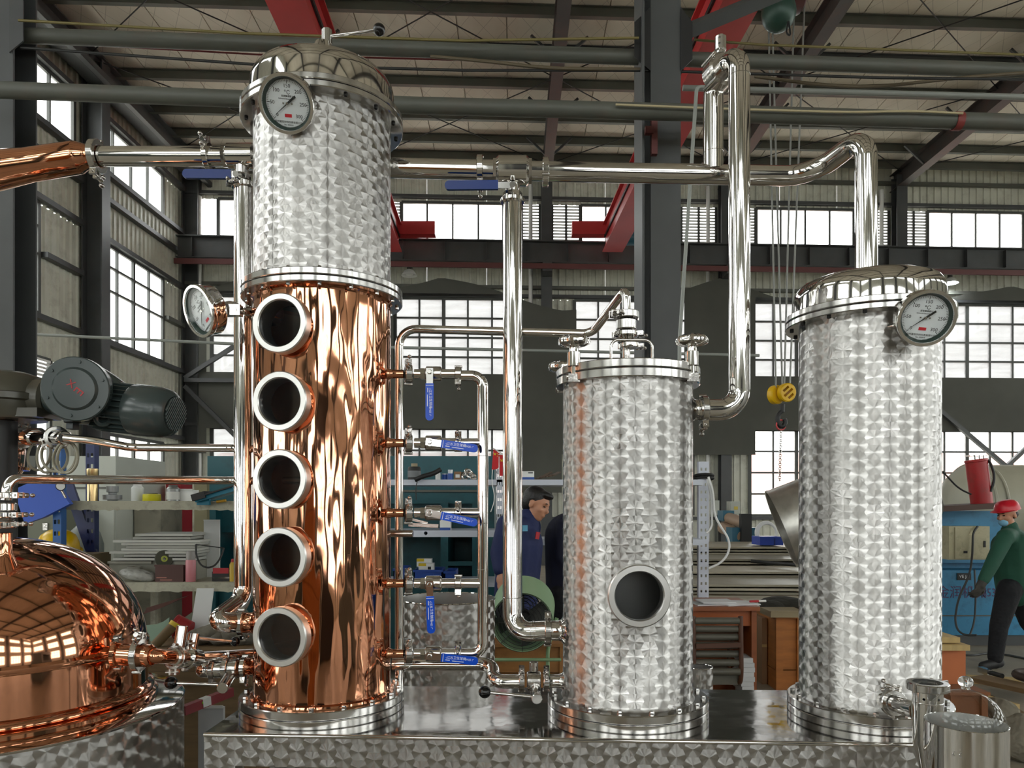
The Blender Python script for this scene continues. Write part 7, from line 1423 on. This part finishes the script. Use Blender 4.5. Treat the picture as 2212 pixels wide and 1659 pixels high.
# ================================================================ people
def remesh(mb, name, m, parent, voxel, smooth_it=4, cut=None):
    me = bpy.data.meshes.new(name); o0 = ORG[parent]
    me.from_pydata([(p[0]-o0[0], p[1]-o0[1], p[2]-o0[2]) for p in mb.v], [], mb.f)
    o = bpy.data.objects.new(name, me); C.objects.link(o)
    md = o.modifiers.new('r', 'REMESH'); md.mode = 'VOXEL'; md.voxel_size = voxel; md.use_smooth_shade = True
    if smooth_it: s_ = o.modifiers.new('s', 'SMOOTH'); s_.iterations = smooth_it; s_.factor = 0.5
    dg = bpy.context.evaluated_depsgraph_get(); m2 = bpy.data.meshes.new_from_object(o.evaluated_get(dg)); bpy.data.objects.remove(o)
    m2.materials.clear(); m2.materials.append(m); m2.polygons.foreach_set('use_smooth', [True]*len(m2.polygons))
    ob = bpy.data.objects.new(name, m2); C.objects.link(ob); ob.parent = parent; ORG[ob] = o0
    return ob
def cap(mb, p0, p1, r0, r1, seg=14):
    p0, p1 = V(p0), V(p1); L = (p1-p0).length; n = 5; prof = []
    for k in range(n+1): a = PI/2*k/n; prof.append((r0*math.sin(a), -r0*math.cos(a)))
    for k in range(n+1): a = PI/2*k/n; prof.append((r1*math.cos(a), L+r1*math.sin(a)))
    mb.ring(p0, p1-p0, prof, seg)
def hand(mb, w_, d, n_, s=1.0, curl=0.5):
    """palm along d with back normal n_, five fingers"""
    w_, d, n_ = V(w_), V(d).normalized(), V(n_).normalized(); sd_ = d.cross(n_).normalized()
    Rm = Matrix((d, sd_, n_)).transposed(); mb.sphere(w_+d*0.045*s, (0.05*s, 0.042*s, 0.018*s), 14, 10, Rm)
    for k, (off, L) in enumerate(((-0.030, 0.058), (-0.010, 0.070), (0.011, 0.066), (0.030, 0.052))):
        p = w_+d*0.085*s+sd_*off*s; q = p+(d*math.cos(curl*0.6)-n_*math.sin(curl*0.6))*L*0.55*s; e = q+(d*math.cos(curl*1.6)-n_*math.sin(curl*1.6))*L*0.5*s
        cap(mb, p, q, 0.0095*s, 0.0088*s, 8); cap(mb, q, e, 0.0088*s, 0.007*s, 8)
    p = w_+d*0.03*s-sd_*0.036*s; q = p+(d*0.7-sd_*0.6-n_*0.3).normalized()*0.04*s; cap(mb, p, q, 0.012*s, 0.0105*s, 8); cap(mb, q, q+(d*0.9-n_*0.5).normalized()*0.03*s, 0.0105*s, 0.008*s, 8)
def head(mb, c, fwd, up, s=1.0):
    c, f, u = V(c), V(fwd).normalized(), V(up); u = (u-f*u.dot(f)).normalized(); r = u.cross(f)
    Rm = Matrix((f, r, u)).transposed()
    def e(x, y, z, a, b, d): mb.sphere(c+f*x*s+r*y*s+u*z*s, (a*s, b*s, d*s), 16, 12, Rm)
    e(-0.012, 0, 0.03, 0.098, 0.078, 0.088); e(0.03, 0, -0.03, 0.062, 0.064, 0.075); e(0.045, 0, -0.082, 0.040, 0.042, 0.030)
    e(0.098, 0, -0.018, 0.018, 0.012, 0.018); e(0.088, 0, 0.004, 0.014, 0.010, 0.024); e(0.076, 0, 0.032, 0.016, 0.05, 0.012)
    e(0.086, 0, -0.052, 0.012, 0.024, 0.006); e(0.084, 0, -0.063, 0.012, 0.021, 0.006)
    for q in (-1, 1): e(0.052, 0.042*q, -0.022, 0.03, 0.026, 0.026); e(-0.008, 0.080*q, -0.012, 0.018, 0.010, 0.030)
    return f, r, u
SKIN = mat('skin', '#b98468', 0, 0.5, var=0.06, vscale=20)
def face_marks(t_, c, f, r, u, s=1.0):
    mb = MB()
    for q in (-1, 1): mb.sphere(V(c)+f*0.079*s+r*0.031*q*s+u*0.010*s, (0.010*s, 0.012*s, 0.005*s), 10, 8, Matrix((f, r, u)).transposed())
    mb.build('eyes', mat('eye_dark', '#1c1512', 0, 0.3), t_); t_.children[-1]['kind'] = 'stuff'
    mb = MB()
    for q in (-1, 1): mb.sphere(V(c)+f*0.086*s+r*0.032*q*s+u*0.036*s, (0.006*s, 0.020*s, 0.004*s), 10, 6, Matrix((f, r, u)).transposed())
    mb.build('eyebrows', mat('hair_black', '#0e0c0c', 0, 0.5), t_); t_.children[-1]['kind'] = 'stuff'
HAIR = mat('hair_black', '#0e0c0c', 0, 0.5, bump=0.5, bscale=60)
def person(label, Y, J, jacket_m, trouser_m, shoe_m, fwd, hair=True, jr=1.0, hand_m=None, lean=None):
    """J: joints as world points"""
    base = V((J['pelvis'].x, Y, 0)); t_ = thing('person', label, 'person', base)
    b = MB(); j = MB(); tr_ = MB()
    side = V((-fwd.y, fwd.x, 0)).normalized()
    cap(b, J['pelvis'], J['chest'], 0.12, 0.13); cap(b, J['chest'], J['neck'], 0.11, 0.055); cap(b, J['neck'], J['head']-V((0, 0, 0.05)), 0.056, 0.055)
    f, r, u = head(b, J['head'], J['look'], J.get('hup', V((0, 0, 1))))
    cap(j, J['pelvis']+V((0, 0, -0.06)), J['chest'], 0.165*jr, 0.17*jr); cap(j, J['pelvis']+side*0.06, J['chest']+side*0.07, 0.13*jr, 0.135*jr); cap(j, J['pelvis']-side*0.06, J['chest']-side*0.07, 0.13*jr, 0.135*jr)
    cap(j, J['chest'], J['neck']-V((0, 0, 0.035)), 0.14, 0.085)
    for q in ('l', 'r'):
        s_, e_, h_ = J['sh_'+q], J['el_'+q], J['ha_'+q]
        cap(b, s_, e_, 0.048, 0.040); cap(b, e_, h_, 0.040, 0.028); cap(j, J['chest'].lerp(J['neck'], .55), s_, 0.09, 0.082)
        cap(j, s_, e_, 0.080, 0.066); cap(j, e_, h_-(h_-e_).normalized()*0.03, 0.066, 0.054)
        hd = (h_-e_).normalized(); hn = J.get('hn_'+q, side*(1 if q == 'l' else -1)); hn = (hn-hd*hn.dot(hd)).normalized()
        if hand_m is None: hand(b, h_, hd, hn)
        else:
            gm = MB(); hand(gm, h_, hd, hn, 1.25, 0.8); cap(gm, h_-hd*0.05, h_+hd*0.03, 0.046, 0.042); remesh(gm, 'glove', hand_m, t_, 0.007, 2)
        hp_, k_, a_ = J['hip_'+q], J['kn_'+q], J['an_'+q]
        cap(b, J['pelvis'], hp_, 0.11, 0.085); cap(b, hp_, k_, 0.080, 0.055); cap(b, k_, a_, 0.055, 0.036); 
        cap(tr_, J['pelvis'], hp_, 0.14, 0.115); cap(tr_, hp_, k_, 0.115, 0.085); cap(tr_, k_, a_+V((0, 0, 0.02)), 0.085, 0.070)
        tf = J.get('toe_'+q, fwd); tf = V(tf).normalized(); cap(b, a_-V((0, 0, 0.03)), a_+tf*0.13-V((0, 0, 0.05)), 0.034, 0.026)
        sm_ = MB(); cap(sm_, a_-V((0, 0, 0.035))-tf*0.04, a_+tf*0.15-V((0, 0, 0.055)), 0.052, 0.042); cap(sm_, a_+V((0, 0, 0.0)), a_-V((0, 0, 0.04)), 0.05, 0.052); remesh(sm_, 'shoe', shoe_m, t_, 0.01, 2)
    remesh(b, 'body', SKIN, t_, 0.0075, 3)
    remesh(j, 'jacket', jacket_m, t_, 0.012, 5); remesh(tr_, 'trousers', trouser_m, t_, 0.013, 4)
    cm = MB(); cap(cm, J['neck']-V((0, 0, 0.045)), J['neck']+V((0, 0, 0.005)), 0.083, 0.072); remesh(cm, 'collar', jacket_m, t_, 0.01, 2)
    if hair:
        h = MB(); Rm = Matrix((f, r, u)).transposed(); c_ = J['head']
        h.sphere(c_-f*0.026+u*0.048, (0.100, 0.086, 0.083), 18, 14, Rm); h.sphere(c_-f*0.055+u*0.005, (0.064, 0.079, 0.085), 16, 12, Rm); h.sphere(c_+f*0.040+u*0.092, (0.06, 0.066, 0.030), 14, 10, Rm)
        remesh(h, 'hair', HAIR, t_, 0.008, 2)
    face_marks(t_, J['head'], f, r, u)
    return t_, f, r, u
NAVYJ = mat('navy_workwear', '#121f4e', 0, 0.75, var=0.12, vscale=6, bump=0.35, bscale=11, bdist=0.02)
DARKJ = mat('dark_navy_workwear', '#10142a', 0, 0.8, var=0.1, vscale=6)
TROU = mat('black_trousers', '#101116', 0, 0.85, bump=0.6, bscale=11, bdist=0.03); SHOE = mat('dark_shoe', '#1b1c1e', 0, 0.6)
YP1 = 5.5
def A(px, py, dy=0.0, Y=YP1): return at(px, py, Y+dy)
fw = V((0.93, -0.36, 0)).normalized()
J = dict(pelvis=A(1112, 1300), chest=A(1124, 1175), neck=A(1140, 1120), head=A(1159, 1090), look=V((0.82, -0.42, -0.38)), hup=V((0.35, 0, 1)),
         sh_l=A(1146, 1138, 0.16), el_l=A(1146, 1208, 0.20), ha_l=A(1144, 1252, 0.10), sh_r=A(1096, 1135, -0.17), el_r=A(1078, 1195, -0.22), ha_r=A(1082, 1238, -0.30),
         hip_l=A(1116, 1310, 0.09), kn_l=A(1120, 1440, 0.10), an_l=V((A(1118, 0).x, YP1+0.10, 0.09)), hip_r=A(1104, 1310, -0.09), kn_r=A(1104, 1440, -0.10), an_r=V((A(1098, 0).x, YP1-0.12, 0.09)))
pm, f, r, u = person('man in navy blue workwear with black hair looking down behind the thick downpipe', YP1, J, NAVYJ, TROU, SHOE, fw)
mb = MB(); q = A(1134, 1141, -0.19); mb.box(q, (0.038, 0.006, 0.042), Matrix.Rotation(0.35, 3, 'Z')); mb.build('pale_patch', mat('pale_blue_patch', '#5f9fc0', 0, 0.7), pm, smooth=0)
mb = MB(); q = A(1161, 1157, -0.155); mb.box(q, (0.030, 0.008, 0.05), Matrix.Rotation(0.5, 3, 'Z') @ Matrix.Rotation(0.2, 3, 'Y')); mb.build('red_badge', mat('badge_red', '#b01f2a', 0, 0.6), pm, smooth=0)
Y2 = 5.82
B = lambda px, py, dy=0.0: at(px, py, Y2+dy)
J = dict(pelvis=B(1230, 1270), chest=B(1228, 1160), neck=B(1244, 1110), head=B(1258, 1078), look=V((0.9, 0.3, -0.2)), sh_l=B(1242, 1132, 0.13), el_l=B(1250, 1200, 0.13), ha_l=B(1272, 1235, 0.05),
         sh_r=B(1222, 1132, -0.13), el_r=B(1216, 1200, -0.15), ha_r=B(1236, 1245, -0.16), hip_l=B(1225, 1285, 0.09), kn_l=B(1225, 1400, 0.09), an_l=V((B(1222, 0).x, Y2+0.1, 0.09)), hip_r=B(1218, 1285, -0.09), kn_r=B(1218, 1400, -0.09), an_r=V((B(1215, 0).x, Y2-0.1, 0.09)))
person('person in very dark navy workwear mostly hidden by the middle tank', Y2, J, DARKJ, TROU, SHOE, V((0.95, 0.3, 0)), jr=1.12)
# walking man in green
YG = 7.53
G = lambda px, py, dy=0.0: at(px, py, YG+dy)
fwg = V((-0.95, -0.25, 0)).normalized(); GRN = mat('green_jacket', '#174a38', 0, 0.75, var=0.12, vscale=6, bump=0.35, bscale=10, bdist=0.02)
J = dict(pelvis=G(2192, 1262), chest=G(2186, 1180), neck=G(2182, 1140), head=G(2176, 1112), look=V((-0.93, -0.25, -0.22)),
         sh_r=G(2196, 1158, 0.16), el_r=G(2225, 1205, 0.2), ha_r=G(2215, 1258, 0.15), sh_l=G(2172, 1160, -0.17), el_l=G(2142, 1220, -0.24), ha_l=G(2122, 1258, -0.26),
         hip_l=G(2180, 1275, -0.09), kn_l=G(2158, 1352, -0.09), an_l=G(2150, 1424, -0.08), hip_r=G(2200, 1275, 0.09), kn_r=G(2222, 1345, 0.09), an_r=G(2262, 1400, 0.12))
J['an_l'].z = 0.09; J['an_r'].z = 0.16
pg, f, r, u = person('man in green jacket and red hard hat walking past the blue machine', YG, J, GRN, TROU, SHOE, fwg, hair=False, hand_m=mat('grey_glove', '#3a3833', 0, 0.8))
c_ = J['head']; RH = mat('hat_red', '#c4182c', 0, 0.3); Rm = Matrix((f, r, u)).transposed()
mb = MB(); o_ = c_+u*0.052-f*0.01; mb.ring(o_, u, [(0.118, -0.006), (0.114, 0.005), (0.112, 0.03), (0.10, 0.062), (0.075, 0.085), (0.04, 0.097), (0.0, 0.10)], 36); mb.build('hard_hat', RH, pg)
mb = MB(); mb.sphere(o_+f*0.045, (0.125, 0.115, 0.010), 24, 8, Rm); mb.build('hat_brim', RH, pg)
mb = MB(); mb.sphere(c_-f*0.03-u*0.0, (0.075, 0.083, 0.055), 16, 10, Rm); mb.build('hat_liner', RUBBER, pg)
mb = MB(); mb.sphere(c_+f*0.064-u*0.060, (0.040, 0.050, 0.045), 16, 10, Rm); mb.build('face_mask', mat('mask_blue', '#7fb4d2', 0, 0.7), pg)
